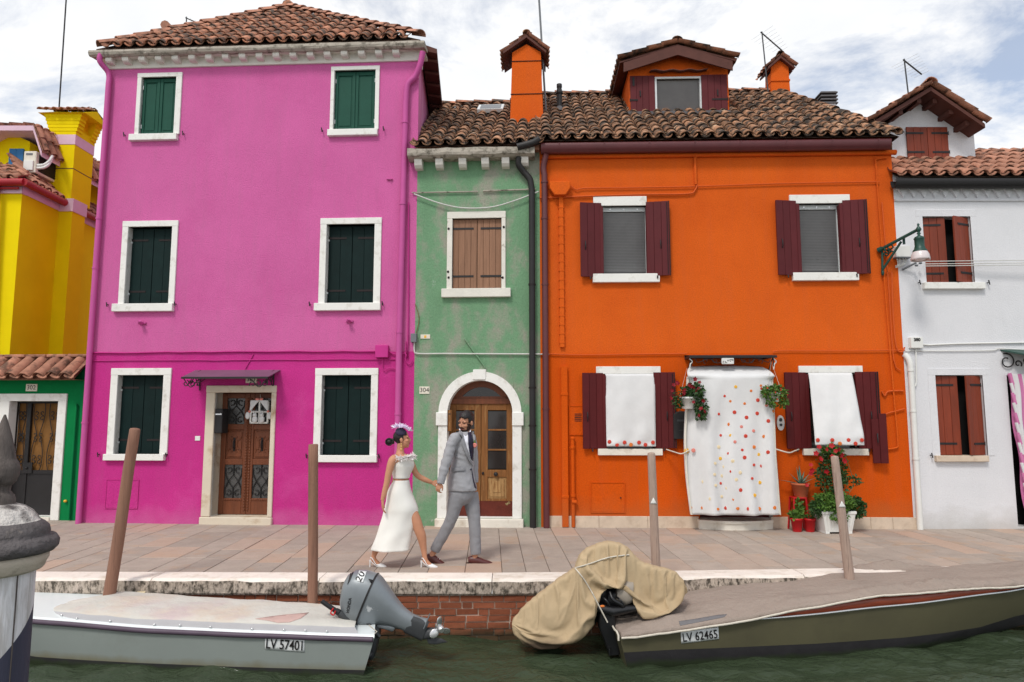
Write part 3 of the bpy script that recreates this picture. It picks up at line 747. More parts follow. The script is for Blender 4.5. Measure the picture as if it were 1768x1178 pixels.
def blossoms(n, c, r, m, parent, size=.03, seed=1, pts=None, petals=5, name='flower'):
    rn = random.Random(seed)
    mb = MB()
    for k in range(petals):
        a = 2 * math.pi * k / petals
        d = Vector((math.cos(a), -.35, math.sin(a))); s_ = Vector((-math.sin(a), 0, math.cos(a)))
        mb.add([(0, 0, 0), d * .55 + s_ * .38, d * 1.0 + Vector((0, .1, 0)), d * .55 - s_ * .38], [(0, 1, 2, 3)])
    mb.tube([(0, .9, -.2), (0, 0, 0)], [.06, .22], 6)
    me = mb.mesh(name, [M[m]])
    for i in range(len(pts) if pts else n):
        if pts: p_ = pts[i]
        else:
            q = Vector((rn.uniform(-1, 1), rn.uniform(-1, .1), rn.uniform(-1, 1))); q.normalize(); p_ = Vector(c) + Vector((q.x * r[0], q.y * r[1], q.z * r[2]))
        s_ = size * rn.uniform(.8, 1.2)
        link(name, me, parent, T(*p_, rn.uniform(-.6, .5), rn.uniform(-.4, .4), rn.uniform(-.8, .8)) @ Matrix.Scale(s_, 4))
def antenna(label, p, h, boom=.6, lean=0.0, el=7, group='tv antennas on the roofs', name='tv_antenna', tilt=-.25, yaw=0.0, elen=.32):
    t = thing(name, label, 'antenna', p, 0, group)
    mb = MB(); mb.tube([(0, 0, 0), (-lean, 0, h)], .014, 6); part('mast', mb, M['motor_dark'], t)
    mb = MB(); dx_, dz_ = math.cos(tilt), math.sin(tilt)
    B = lambda q, s_=0: (-lean + dx_ * q * boom * math.cos(yaw) - s_ * math.sin(yaw), dx_ * q * boom * math.sin(yaw) + s_ * math.cos(yaw), h - .03 + dz_ * q * boom)
    mb.tube([B(-.06), B(1)], .014, 6); part('boom', mb, M['motor_dark'], t)
    for k in range(el):
        q = k / (el - 1); e = elen * (1 - .45 * q) * .5; mb = MB(); mb.tube([B(q, -e), B(q, e)], .0022, 5); part('element', mb, M['alu'], t)
    return t
# ================================================================== the tall pink house
F = FP_
pink = thing('house', 'tall three-storey pink house, magenta below, with white cornice and dark green shutters', 'house', F.P, F.a, 'canal front houses')
zt = F.z(455, 113); ze = F.z(450, 79, -.2)
zsp = (F.z(150, 607) + F.z(690, 610)) / 2
WIN = {  # outer (x0,x1,ytop), opening (x0,y0,x1,y1), sill (x0,y0,x1,y1)
 'tl': ((236, 313, 127), (243, 134, 303, 233), (226, 232, 308, 244)), 'tr': ((571, 655, 115.5), (577, 122, 648, 225), (567, 224, 653, 236)),
 'ml': ((209, 305, 382), (219, 392, 295, 525), (197, 525, 301, 538.5)), 'mr': ((552, 658, 377), (563, 387.5, 646, 524), (544, 524, 658, 537)),
 'll': ((189, 293, 636), (201, 648, 280, 784), (182, 784, 286, 795)), 'lr': ((543, 652, 636), (555, 648, 640, 786), (541, 786, 652, 798))}
ops = []; wr = {}
for k, (o_, p_, s_) in WIN.items():
    r = F.rect(p_[0], p_[1], p_[2], p_[3]); so = F.rect(*s_)
    ym = (p_[1] + p_[3]) / 2
    uo = (F.u(o_[0], ym), F.u(o_[1], ym), F.z((o_[0] + o_[1]) / 2, o_[2]))
    # outer edges: measured at their own mid height
    wr[k] = (uo, r, so); ops.append((r[0], r[1], r[2], r[3], .16 if k[0] != 't' else .12))
dr = F.rect(368, 678, 466, 886); ops.append((dr[0], dr[1], .10, dr[3], .34))
KSH = -.11; DP = 4.6     # the side wall runs back at its own angle
mb = MB()
wall_grid(mb, 0, WP, -.05, zt + .02, ops, .16, zsp, 1, 2)
shell(mb, [(WP, 0), (WP + KSH * DP, DP), (KSH * DP - .2, DP), (0, 0)], -.05, zt + .4, 4)
part('wall', mb, [M['pink'], M['pink_low'], M['white_paint'], M['dark_void'], M['pink_side']], pink, fixn=False)
names = {'tl': 'panel', 'tr': 'panel'}
for k, (uo, r, so) in wr.items():
    stone_window(pink, uo, r, so, lin=.15 if k[0] != 't' else .10)
    wl, hl_ = (r[1] - r[0]) / 2, r[3] - r[2]
    top = k[0] == 't'; v = .035 if top else .105
    mp = 'shut_green' if top else 'shut_dark'
    for side in (0, 1):
        u0 = r[0] if side == 0 else r[0] + wl
        Mx = T(u0 + .003, v, r[2] + .004)
        if top: s_ = shutter(pink, wl - .006, hl_ - .008, Mx, mp=mp, style='panel')
        else: s_ = shutter(pink, wl - .006, hl_ - .008, Mx, planks=2, mp=mp, hinges=((hl_ * .17, side), (hl_ * .84, side)), hm='rust_iron', hl=wl * .75)
        if top:
            for hz in (.12, .80):
                hb = MB(); hu = .012 if side == 0 else wl - .02; hb.tube([(hu, -.012, hl_ * hz), (hu, -.012, hl_ * hz + .07)], .007, 6); part('hinge', hb, M['alu'], s_)
    if not top:
        hb = MB()
        for hz in (.17, .84): hb.box(r[0] - .006, r[0] + .016, .08, .11, r[2] + hl_ * hz - .05, r[2] + hl_ * hz - .02)
        part('hinge_pin', hb, M['alu'], pink)
    dog(pink, so[0] - .10 if k != 'mr' else so[0] - .08, so[3] - .01); dog(pink, so[1] + (.10 if top else .03), so[3] - .01)
# cornice: fascia, rounded brackets, stone gutter
mb = MB(); z0, z1 = F.z(455, 113.5), F.z(455, 88, -.22)
mb.box(-.02, WP + .012, -.035, .3, z0, z1 + .03); mb.box(-.12, WP + .10, -.19, .3, z1 + .008, z1 + .05)
co = part('cornice', mb, M['cornice'], pink, bevel=.006)
zg0, zg1 = F.z(455, 88, -.24), F.z(455, 76.5, -.24)
mb = MB(); pr = [(-.12, zg0 + .02), (-.2, zg0), (-.235, zg0 + .025), (-.25, (zg0 + zg1) / 2), (-.235, zg1 - .01), (-.20, zg1), (.1, zg1), (.1, zg0 + .06)]
nseg = 26; u0, u1 = -.19, WP + .13
rings = []
for i in range(nseg + 1):
    u = u0 + (u1 - u0) * i / nseg; rings.append([Vector((u, y + RND.uniform(-.006, .006), z + RND.uniform(-.008, .008))) for y, z in pr])
mb.rings(rings, True, 0, False)
for (ua, ub) in ((u0, u0 + .19),):
    mb.box(ua + .03, ub - .03, -.2, DP * .4, zg0 + .02, zg1 - .01)
part('stone_gutter', mb, M['gutter_stone'], co)
bxs = [199, 228, 256, 285, 307, 338, 366, 392, 420, 450, 480, 509, 540, 570, 600, 628, 656, 685]
ua, ub = F.u(198, 104), F.u(687, 78)
for i in range(18):
    u = ua + (ub - ua) * i / 17; w_ = .055; bz = z1 - .035
    mb = MB(); pr = [(-.02, bz - .06), (-.13, bz - .055), (-.165, bz - .035), (-.175, bz), (-.17, bz + .05), (-.02, bz + .05)]
    mb.rings([[Vector((u - w_, y, z)) for y, z in pr], [Vector((u + w_, y, z)) for y, z in pr]], True, 0, False)
    part('bracket', mb, M['cornice'], co, bevel=.008)
# hipped roof of barrel tiles
ap = F.L(497, 17, 2.3); AP = Vector((ap[0], 2.3, ap[1]))
ze = zg1 + .06
EL, ER = Vector((-.10, -.17, ze)), Vector((WP + .05, -.17, ze)); BL, BR = Vector((KSH * DP - .1, DP + .1, ze)), Vector((WP + KSH * DP + .22, DP + .1, ze))
mb = MB(); Pz = Vector((0, 0, -.02))
mb.add([EL + Pz, ER + Pz, BR + Pz, BL + Pz, AP + Pz], [(0, 1, 4), (1, 2, 4), (2, 3, 4), (3, 0, 4)])
mb.add([EL + Vector((0, 0, -.10)), ER + Vector((0, 0, -.10)), EL + Pz, ER + Pz], [(0, 1, 3, 2)])
roof = part('roof', mb, M['roof_under'], pink)
Lr = Vector((0, AP.y - EL.y, AP.z - EL.z)); LL = Lr.length; E_ = Lr.normalized()
tile_field(roof, EL, (1, 0, 0), E_, LL, lambda t: (AP.x - EL.x) and ((AP.x - EL.x) * t / LL, (ER.x - EL.x) - (ER.x - AP.x) * t / LL), m='tile', pitch=.208, expo=.32, ln=.44, seed=5)
ridge(roof, EL + Vector((.02, .05, .05)), AP + Vector((0, 0, .04)), m='tile_red'); ridge(roof, ER + Vector((0, .02, .05)), AP + Vector((0, 0, .04)), m='tile_red', seed=8)
mb = MB(); mb.lathe([(.10, -.02), (.13, .06), (.10, .14), (.03, .2)], 8, AP + Vector((0, 0, .02))); part('finial', mb, M['tile'], roof)
# right eave seen from below: rafters and boards
ee = Vector((WP + KSH * DP, DP, 0)) - Vector((WP, 0, 0)); ee.normalize(); n_ = Vector((ee.y, -ee.x, 0))
mb = MB(); a = Vector((WP + .02, .08, zt + .24)); b = a + ee * (DP * .9); q = n_ * .27
mb.add([a, a + q + Vector((0, 0, -.05)), b + q + Vector((0, 0, -.05)), b, a + Vector((0, 0, .12)), a + q + Vector((0, 0, .03)), b + q + Vector((0, 0, .03)), b + Vector((0, 0, .12))],
       [(0, 1, 2, 3), (4, 7, 6, 5), (0, 4, 5, 1), (1, 5, 6, 2), (2, 6, 7, 3)])
so_ = part('soffit', mb, M['soffit'], pink)
for i in range(9):
    c_ = a + ee * (.2 + i * .45); mb = MB(); mb.tube([c_ + n_ * .02 + Vector((0, 0, -.05)), c_ + n_ * .27 + Vector((0, 0, -.09))], .028, 4, smooth=False); part('rafter', mb, M['soffit'], so_)
# down pipes
v = -.07
pts = [(F.u(187, 104), -.2, F.z(187, 104)), (F.u(185, 112), -.19, F.z(185, 116)), (F.u(192, 128), v, F.z(192, 130)), (F.u(192, 145), v, F.z(190, 150)), (F.u(147, 800), v, F.z(147, 800)), (F.u(142, 880), v, .02)]
pipe(pink, 'downpipe', smooth_path(pts[:4], 4) + [(pts[4][0], v, zsp), (pts[4][0], v, .0)], .045, 'pipe_pink', collars=(F.z(170, 380), F.z(165, 465), F.z(150, 730)))
ub_ = F.u(690, 640)
pts = smooth_path([(F.u(733, 98), -.16, F.z(733, 98)), (F.u(727, 118), -.12, F.z(727, 120)), (F.u(718, 136), v, F.z(718, 136)), (F.u(705, 150), v, F.z(705, 150)), (F.u(702, 175), v, F.z(702, 180))], 4)
pipe(pink, 'downpipe', pts + [(ub_, v, zsp), (ub_, v, .0)], .050, 'pipe_pink', collars=(F.z(698, 355), F.z(692, 575), F.z(688, 715), F.z(700, 215)))
# door: veined frame, two carved leaves
mb = MB(); fo = F.rect(353, 666, 474, 887)
mb.box(fo[0], dr[0], -.03, .33, .12, dr[3]); mb.box(dr[1], fo[1], -.03, .33, .12, dr[3]); mb.box(fo[0] - .003, fo[1] + .003, -.033, .33, dr[3], fo[3])
df = part('door_frame', mb, M['marble'], pink, bevel=.008)
mb = MB(); mb.box(fo[0] - .01, fo[1] + .01, -.06, .34, -.03, .115); part('step', mb, M['marble'], df, bevel=.01)
dw, dh = (dr[1] - dr[0]) / 2, dr[3] - .12
def scroll_grille(u0, u1, z0, z1, y, r=.008):
    mb = MB(); cu, cz = (u0 + u1) / 2, (z0 + z1) / 2; a, b = (u1 - u0) * .28, (z1 - z0) * .2
    mb.tube([(cu, y, cz - b), (cu + a, y, cz), (cu, y, cz + b), (cu - a, y, cz), (cu, y, cz - b)], r, 5)
    for sx in (-1, 1):
        for sz in (-1, 1):
            R0 = (u1 - u0) * .20
            mb.tube(spiral(cu + sx * (u1 - u0) * .25, cz + sz * (z1 - z0) * .36, R0 * .25, R0, 0 if sx > 0 else math.pi, (0 if sx > 0 else math.pi) + sx * sz * 5.0, 12, y), r, 5)
            mb.tube([(cu + sx * a, y, cz), (cu + sx * (u1 - u0) * .46, y, cz + sz * (z1 - z0) * .22), (cu + sx * (u1 - u0) * .46, y, cz + sz * (z1 - z0) * .4)], r, 5)
        mb.tube([(cu, y, cz + sx * b), (cu, y, cz + sx * (z1 - z0) * .5)], r, 5)
    return mb
for side in (0, 1):
    u0 = dr[0] + side * dw; y = .24
    st = .085; rows = [(.12, .30), (.30, .93), (.93, 1.02), (1.02, 1.40), (1.40, 1.46), (1.46, 1.88)]
    k = dh / 2.05
    mb = MB(); mb.box(u0 + .002, u0 + st, y, y + .04, .12, dr[3]); mb.box(u0 + dw - st, u0 + dw - .002, y, y + .04, .12, dr[3])
    zs = [.12, .12 + .27 * k, .12 + .83 * k, .12 + .93 * k, .12 + 1.42 * k, .12 + 1.52 * k, .12 + 1.96 * k, dr[3]]
    for a, b in ((0, 1), (2, 3), (4, 5), (6, 7)): mb.box(u0 + st, u0 + dw - st, y, y + .04, zs[a], zs[b])
    d_ = part('door', mb, M['door_wood'], pink, bevel=.006)
    for a, b in ((1, 2), (5, 6)):
        gm = MB(); gm.box(u0 + st, u0 + dw - st, y + .03, y + .036, zs[a], zs[b]); part('glass', gm, M['glass_grey'], d_)
        part('grille', scroll_grille(u0 + st, u0 + dw - st, zs[a], zs[b], y + .012), M['iron'], d_)
    pm = MB(); pm.box(u0 + st, u0 + dw - st, y + .02, y + .036, zs[3], zs[4]); pm.box(u0 + st + .03, u0 + dw - st - .03, y + .006, y + .02, zs[3] + .03, zs[4] - .03); part('panel', pm, M['door_wood'], d_, bevel=.012)
    cu, cz = u0 + dw / 2, (zs[3] + zs[4]) / 2; cm = MB()
    for sx in (-1, 1):
        for sz in (-1, 1): cm.tube(spiral(cu + sx * .055, cz + sz * .11, .012, .055, math.pi / 2 * sz, math.pi / 2 * sz + sx * sz * 5, 12, y + .004), .009, 5)
        cm.tube([(cu + sx * .07, y + .004, cz - .09), (cu + sx * .045, y + .004, cz), (cu + sx * .07, y + .004, cz + .09)], .009, 5)
    part('carving', cm, M['door_wood'], d_)
    hm = MB(); hm.box(cu - .016, cu + .016, y - .004, y + .01, cz - .11, cz + .11); hm.tube([(cu, y, cz - .07), (cu, y - .04, cz - .05), (cu, y - .04, cz + .05), (cu, y, cz + .07)], .009, 6); part('handle', hm, M['rust_iron'], d_)
    # turned rope moulding on the meeting stile and bead row
    bm_ = MB(); eu = u0 + dw - .03 if side == 0 else u0 + .03
    for i in range(40): bm_.ell((eu, y - .004, .2 + (dr[3] - .3) * i / 39), (.018, .014, .026), None, 6, 4)
    for i in range(11): bm_.ell((u0 + st + (dw - 2 * st) * i / 10, y - .002, zs[1] - .03), (.016, .012, .012), None, 6, 4)
    part('moulding', bm_, M['door_wood'], d_)
# canopy over the door
zc0 = F.z(410, 651, -.42); zc1 = F.z(410, 639)
ca, cb = F.u(337, 645), F.u(484, 645)
cn = thing('door_canopy', 'purple-grey sheet metal canopy on scrolled iron brackets over the brown double door', 'canopy', F.world((ca + cb) / 2, 0, zc1), F.a, 'canopies over doors')
h_ = (cb - ca) / 2
mb = MB(); zf = zc0 - zc1
mb.add([(-h_, 0, .0), (h_, 0, .0), (h_ - .02, -.45, zf), (-h_ + .02, -.45, zf), (-h_, 0, -.012), (h_, 0, -.012), (h_ - .02, -.45, zf - .012), (-h_ + .02, -.45, zf - .012)], [(0, 1, 2, 3), (7, 6, 5, 4), (3, 2, 6, 7), (0, 3, 7, 4), (1, 5, 6, 2)])
part('sheet', mb, M['purple_metal'], cn)
mb = MB(); mb.box(-h_ + .015, h_ - .015, -.46, -.445, zf - .03, zf + .002); part('front_bar', mb, M['iron'], cn)
for s_ in (-1, 1):
    mb = MB(); x = s_ * (h_ - .10)
    mb.tube([(x, -.02, zf - .20), (x, -.02, -.01), (x, -.44, zf - .02)], .011, 6)
    for q_, a0 in ((.0, .5), (-s_ * .10, 2.0), (-s_ * .19, 3.4)): mb.tube(spiral(x + q_ + s_ * .02, zf - .10 - abs(q_) * .1, .008, .055, a0, a0 + 6.5, 14, -.43), .008, 5)
    mb.tube(smooth_path([(x + s_ * .06, -.43, zf - .02), (x - s_ * .06, -.43, zf - .16), (x - s_ * .16, -.43, zf - .07), (x - s_ * .24, -.43, zf - .02)], 4), .008, 5)
    for i, (yy, zz, R0, a0, da) in enumerate(((-.12, -.10, .06, 0, 7), (-.27, -.11, .05, 2, -7), (-.36, -.10, .035, 1, 6))):
        mb.tube([(x, p_[0], p_[2]) for p_ in spiral(yy, zz + zf * -yy / .45 + .0, .01, R0, a0, a0 + da, 16)], .007, 5)
    mb.tube(smooth_path([(x, -.02, -.26), (x, -.1, -.24), (x, -.2, zf * .45 - .06), (x, -.3, zf * .67 - .14), (x, -.42, zf * .93 - .06)], 4), .008, 5)
    mb.tube(smooth_path([(x - s_ * .0, -.03, -.03), (x - s_ * .1, -.03, -.12), (x - s_ * .02, -.03, -.2)], 4), .007, 5)
    part('bracket', mb, M['iron'], cn)
def plaque(label, F_, px, py, w_, h_, s, v=-.012, m='plaque', size=None, name='house_number', cat='sign', group='house number plates'):
    u, z = F_.L(px, py)
    t = thing(name, label, cat, F_.world(u, 0, z), F_.a, group)
    mb = MB(); mb.box(-w_ / 2, w_ / 2, v, .001, -h_ / 2, h_ / 2); part('plate', mb, M[m], t, bevel=.003)
    if s: text(s, size or h_ * .86, t, Mx=FACE(0, v - .001, 0), bold=.0)
    return t
plaque('small cream plate numbered 303 under the canopy of the pink house', FP_, 434.5, 655.5, .185, .115, '303', v=-.02)
plaque('tiny white doorbell plate beside the brown double door', FP_, 341.5, 757, .085, .075, '', m='white_plastic', name='doorbell', cat='doorbell', group='')
# wall cables, junction box, meter door and small wall things: parts of the house
def cable(h, pts, r=.009, m='pipe_magenta', name='cable'):
    mb = MB(); mb.tube(pts, r, 6); return part(name, mb, M[m], h)
zz = zsp + .005; cable(pink, [(.02, -.02, zz)] + [(u * .25 + .1, -.02 + RND.uniform(-.003, .003), zz + RND.uniform(-.008, .008)) for u in range(1, 19)] + [(F.u(651, 608), -.02, zz)], .013)
z2 = F.z(400, 622); cable(pink, [(.02, -.015, z2)] + [(u * .3 + .1, -.015, z2 + RND.uniform(-.006, .006)) for u in range(1, 16)] + [(F.u(690, 622), -.015, z2)], .008)
r = F.rect(650, 597, 672, 618); mb = MB(); mb.box(r[0], r[1], -.09, .001, r[2], r[3]); jb = part('junction_box', mb, M['pipe_magenta'], pink, bevel=.006)
cable(pink, smooth_path([(r[1], -.03, zz), (F.u(682, 612), -.03, F.z(682, 612)), (F.u(700, 612), -.03, F.z(700, 610)), (F.u(705, 595), -.03, F.z(705, 595)), (F.u(706, 350), -.03, F.z(706, 350))], 3), .010)
cable(pink, smooth_path([(F.u(661, 620), -.03, r[2]), (F.u(661, 636), -.03, F.z(661, 634)), (F.u(665, 641), -.03, F.z(665, 641)), (F.u(672, 636), -.03, F.z(672, 636)), (F.u(690, 638), -.03, F.z(690, 638))], 3), .008)
cable(pink, smooth_path([(F.u(702, 590), -.03, F.z(702, 590)), (F.u(701, 626), -.03, F.z(701, 622)), (F.u(708, 630), -.03, F.z(708, 629)), (F.u(713, 624), -.03, F.z(713, 622))], 3), .009)
cable(pink, [(F.u(438, 612), -.012, F.z(438, 612)), (F.u(424, 637), -.012, F.z(424, 637))], .008)
r = F.rect(184, 829, 238, 877); mb = MB(); t_ = .012
mb.box(r[0], r[1], -.008, .001, r[2], r[3]); mo = part('meter_door', mb, M['pink_low'], pink, bevel=.003)
mb = MB()
for (a, b, c, d) in ((r[0] - t_, r[1] + t_, r[3], r[3] + t_), (r[0] - t_, r[1] + t_, r[2] - t_, r[2]), (r[0] - t_, r[0], r[2], r[3]), (r[1], r[1] + t_, r[2], r[3])): mb.box(a, b, -.014, .001, c, d)
part('meter_frame', mb, M['pink_low'], mo)
for px, py in ((247, 558), (604, 555)):
    u, z = F.L(px, py); mb = MB(); mb.tube([(u, .02, z), (u, -.10, z - .01), (u + .02, -.13, z + .02)], [.028, .03, .02], 8); mb.box(u - .06, u + .06, -.03, .0, z - .012, z + .012); part('spout', mb, M['pipe_pink'], pink)
u, z = F.L(673, 310); mb = MB(); mb.box(u - .05, u + .05, -.03, .001, z - .008, z + .008); mb.tube([(u + .02, 0, z), (u + .02, -.05, z - .02)], .008, 6); part('wall_hook', mb, M['pipe_pink'], pink)
# mail box hung on the door jamb, window ornament hung on the door
u, z = F.L(372, 727, .1); t = thing('mailbox', 'black metal mailbox hung inside the stone jamb of the brown double door', 'mailbox', F.world(dr[0] + .07, .12, z), F.a, 'mailboxes')
mb = MB(); hh = .20; mb.box(-.066, .06, -.13, .10, -hh, hh); part('body', mb, M['iron'], t, bevel=.01)
mb = MB(); mb.box(-.055, .05, -.136, -.13, hh - .10, hh - .08); mb.ell((.035, -.134, .12), (.01, .005, .01)); part('slot', mb, M['steel'], t)
u, z = F.L(449, 711.5, .22); r = F.rect(433, 692, 465, 732, .22)
t = thing('door_ornament', 'white toy window ornament with curtains and two rabbits hung on the brown door', 'ornament', F.world(u, .20, z), F.a)
W2, H2 = (r[1] - r[0]) / 2, (r[3] - r[2]) / 2; mb = MB(); fw = .028
for (a, b, c, d) in ((-W2, W2, H2 - fw, H2), (-W2, W2, -H2, -H2 + fw), (-W2, -W2 + fw, -H2, H2), (W2 - fw, W2, -H2, H2), (-.012, .012, -H2, H2), (-W2, W2, -.012, .012)): mb.box(a, b, -.02, .02, c, d)
part('frame', mb, M['white_paint'], t, bevel=.004)
for s_ in (-1, 1):
    mb = MB(); mb.prism([(s_ * W2, .0), (s_ * W2 * .9, H2), (0, H2)] if s_ < 0 else [(0, H2), (W2 * .9, H2), (W2, 0)][::-1], -.035, -.02); mb.ell((s_ * (W2 + .03), -.03, -.06), (.04, .02, .06)); part('curtain', mb, M['linen'], t)
    mb = MB(); mb.ell((s_ * .06, -.04, -H2 + .07), (.045, .03, .06)); mb.ell((s_ * .06, -.05, -H2 + .14), (.032, .03, .032)); mb.ell((s_ * .06 - .015, -.05, -H2 + .19), (.009, .009, .03)); mb.ell((s_ * .06 + .018, -.05, -H2 + .185), (.009, .009, .03)); part('rabbit', mb, M['linen'], t)
mb = MB()
for s_ in (-1, 1): mb.ell((s_ * .035, -.03, H2 + .02), (.035, .015, .02)); mb.ell((s_ * W2, -.03, .01), (.022, .02, .02))
part('bow', mb, M['fl_pink'], t)
mb = MB(); mb.tube([(0, .02, H2 + .02), (0, .0, H2 + .1)], .005, 5); part('hanger', mb, M['rope'], t)
# small chimney and antenna behind the hip
c_ = F.world(F.u(281, 47, 3), 3.2, F.z(281, 50, 3.2)); t = thing('chimney', 'small red chimney top peeping over the pink house roof', 'chimney', c_, F.a, 'roof chimneys')
mb = MB(); mb.box(-.08, .08, -.08, .08, -.9, .0); part('shaft', mb, M['red_gutter'], t); mb = MB(); mb.tube([(0, -.14, .02), (0, .14, .02)], .10, 8); part('cap', mb, M['tile_red'], t)
a_ = F.world(F.u(317, 45, 3), 3.1, F.z(317, 60, 3.1)); antenna('small tv antenna behind the hip of the pink house roof', a_, .42, .40, 0, 5, tilt=-.3, yaw=.3, elen=.2)
# ================================================================== the narrow green house
F = FG_
green = thing('house', 'narrow weathered green house with an arched white doorway between pink and orange houses', 'house', F.P, F.a, 'canal front houses')
wo = F.rect(772, 366, 873, 500); wp_ = F.rect(781, 377.5, 866, 499); ws = F.rect(763, 498.5, 882, 514)
ar = F.rect(772, 657, 886, 897); uc = (F.u(772, 780) + F.u(885, 780)) / 2; ri = (F.u(885, 780) - F.u(772, 780)) / 2; ro = (F.u(897.5, 780) - F.u(753.5, 780)) / 2
zsprg = F.z(829, 657) - ri
zt = F.z(820, 268)
mb = MB(); DG = 6.0
wall_grid(mb, 0, WG, -.05, zt + .1, [(wp_[0], wp_[1], wp_[2], wp_[3]), (uc - ri - .02, uc + ri + .02, .13, zsprg + ri + .02, .26)], .16)
shell(mb, [(WG, 0), (WG, DG), (0, DG), (0, 0)], -.05, zt + .1, 0)
part('wall', mb, [M['green_st'], M['green_st'], M['white_paint'], M['dark_void']], green, fixn=False)
stone_window(green, (wo[0], wo[1], wo[3]), wp_, ws, m='old_stone')
wl, hh = (wp_[1] - wp_[0]) / 2, wp_[3] - wp_[2]
for side in (0, 1):
    shutter(green, wl - .006, hh - .008, T(wp_[0] + side * wl + .003, .03, wp_[2] + .004), planks=4, mp='brown_plank', hinges=((hh * .18, side), (hh * .86, side)), hm='iron', hl=wl * .85)
# iron pins on the jambs
for px, py in ((775, 396), (870, 393), (774, 470), (868, 480), (775, 480)):
    u, z = F.L(px, py); mb = MB(); mb.ell((u, -.03, z), (.02, .015, .022), None, 8, 5); part('iron_pin', mb, M['rust_iron'], green)
# stone gutter on six brackets
zg0, zg1 = F.z(815, 271, -.2), F.z(815, 256, -.2)
mb = MB(); pr = [(.0, zg0), (-.18, zg0), (-.24, zg0 + .03), (-.25, (zg0 + zg1) / 2), (-.24, zg1), (-.16, zg1 + .005), (.0, zg1)]
u0, u1 = F.u(704, 262, -.2), F.u(923, 262, -.2); rings = []
for i in range(17):
    u = u0 + (u1 - u0) * i / 16; rings.append([Vector((u, y + RND.uniform(-.007, .007), z + RND.uniform(-.009, .009))) for y, z in pr])
mb.rings(rings, True, 0, False); sg = part('stone_gutter', mb, M['gutter_stone'], green)
for px in (723, 759, 799, 838, 873, 906):
    u = F.u(px, 275, -.1); w_ = .062; bz = zg0
    mb = MB(); pr = [(.01, bz - .15), (-.10, bz - .14), (-.15, bz - .10), (-.17, bz - .04), (-.16, bz + .01), (.01, bz + .01)]
    mb.rings([[Vector((u - w_, y, z)) for y, z in pr], [Vector((u + w_, y, z)) for y, z in pr]], True, 0, False); part('bracket', mb, M['cornice'], sg, bevel=.008)
mb = MB(); mb.box(.0, WG, -.12, .2, zg1 - .02, zg1 + .085); part('eave_band', mb, M['tile_red'], green)
# roof
zr = F.z(820, 183, 2.6); ze = F.z(820, 250, -.22)
ze = max(ze, zg1 + .05); O = Vector((0, -.22, ze)); R_ = Vector((0, 2.6, zr)); E_ = (R_ - O); LL = E_.length
mb = MB(); mb.add([(-.02, O.y, O.z - .02), (WG + .02, O.y, O.z - .02), (WG + .02, R_.y, R_.z - .02), (-.02, R_.y, R_.z - .02), (-.02, 2 * R_.y - O.y, O.z - .02), (WG + .02, 2 * R_.y - O.y, O.z - .02)], [(0, 1, 2, 3), (3, 2, 5, 4)])
groof = part('roof', mb, M['roof_under'], green)
tile_field(groof, O + Vector((.0, 0, 0)), (1, 0, 0), E_, LL, lambda t: (-.0, WG + .06), m='tile_old', pitch=.205, expo=.285, ln=.40, seed=21)
ridge(groof, (-.1, R_.y, R_.z + .02), (WG + .1, R_.y, R_.z + .02), m='tile')
# skylight on the green roof
vsl = 1.95; a = F.L(826, 197, vsl); b = F.L(870, 197, vsl); zc = O.z + (vsl - O.y) * (zr - ze) / (2.6 + .22)
t = part('skylight', (lambda q: (q.box(a[0], b[0], -.24, .24, .05, .12), q)[1])(MB()), M['alu'], groof, Matrix.Translation((0, vsl, zc)) @ T(0, 0, 0, math.atan2(zr - ze, 2.82)))
q = MB(); q.box(a[0] + .05, b[0] - .05, -.19, .19, .115, .125); part('pane', q, M['glass_dark'], t)
# arched doorway
def arc_pts(r, n=22, a0=0, a1=math.pi): return [(uc + r * math.cos(a0 + (a1 - a0) * i / n), zsprg + r * math.sin(a0 + (a1 - a0) * i / n)) for i in range(n + 1)]
mb = MB(); ai, ao = arc_pts(ri), arc_pts(ro)
rings = [[Vector((i_[0], -.035, i_[1])), Vector((o_[0], -.035, o_[1])), Vector((o_[0], .02, o_[1])), Vector((o_[0], .02, o_[1])), Vector((i_[0], .24, i_[1]))] for i_, o_ in zip(ai, ao)]
mb.rings(rings, True, 0, False)
for s_ in (-1, 1):
    a, b = sorted((uc + s_ * ri, uc + s_ * ro)); mb.box(a, b, -.035, .24, .13, zsprg + .002)
arch = part('door_surround', mb, M['white_paint'], green, bevel=.006)
for s_ in (-1, 1):
    a, b = sorted((uc + s_ * (ri - .004), uc + s_ * (ro + .035))); mb = MB(); mb.box(a, b, -.06, .02, F.z(760, 735), F.z(760, 712)); part('impost', mb, M['white_paint'], arch, bevel=.008)
mb = MB(); kz = zsprg + ri
mb.prism([(uc - .12, kz + .01), (uc + .09, kz + .01), (uc + .10, kz + (ro - ri) + .03), (uc - .11, kz + (ro - ri) + .03)], -.05, .1); part('keystone', mb, M['white_paint'], arch, bevel=.006)
mb = MB(); mb.box(uc - ro - .03, uc + ro + .03, -.10, .26, -.03, .125); part('step', mb, M['stone'], arch, bevel=.01)
# fill above the door between the rectangle and the arch
mb = MB(); nn = 16
for s_ in (-1, 1):
    pts = arc_pts(ri + .001, nn, math.pi / 2, 0 if s_ > 0 else math.pi)
    crn = (uc + s_ * (ri + .02), zsprg + ri + .02)
    for i in range(nn): mb.add([(pts[i][0], .0, pts[i][1]), (pts[i + 1][0], .0, pts[i + 1][1]), (crn[0], .0, crn[1])], [(0, 1, 2)])
    mb.add([(uc, 0, zsprg + ri), (crn[0], 0, crn[1]), (uc, 0, crn[1])], [(0, 1, 2)])
part('spandrel', mb, M['green_st'], green)
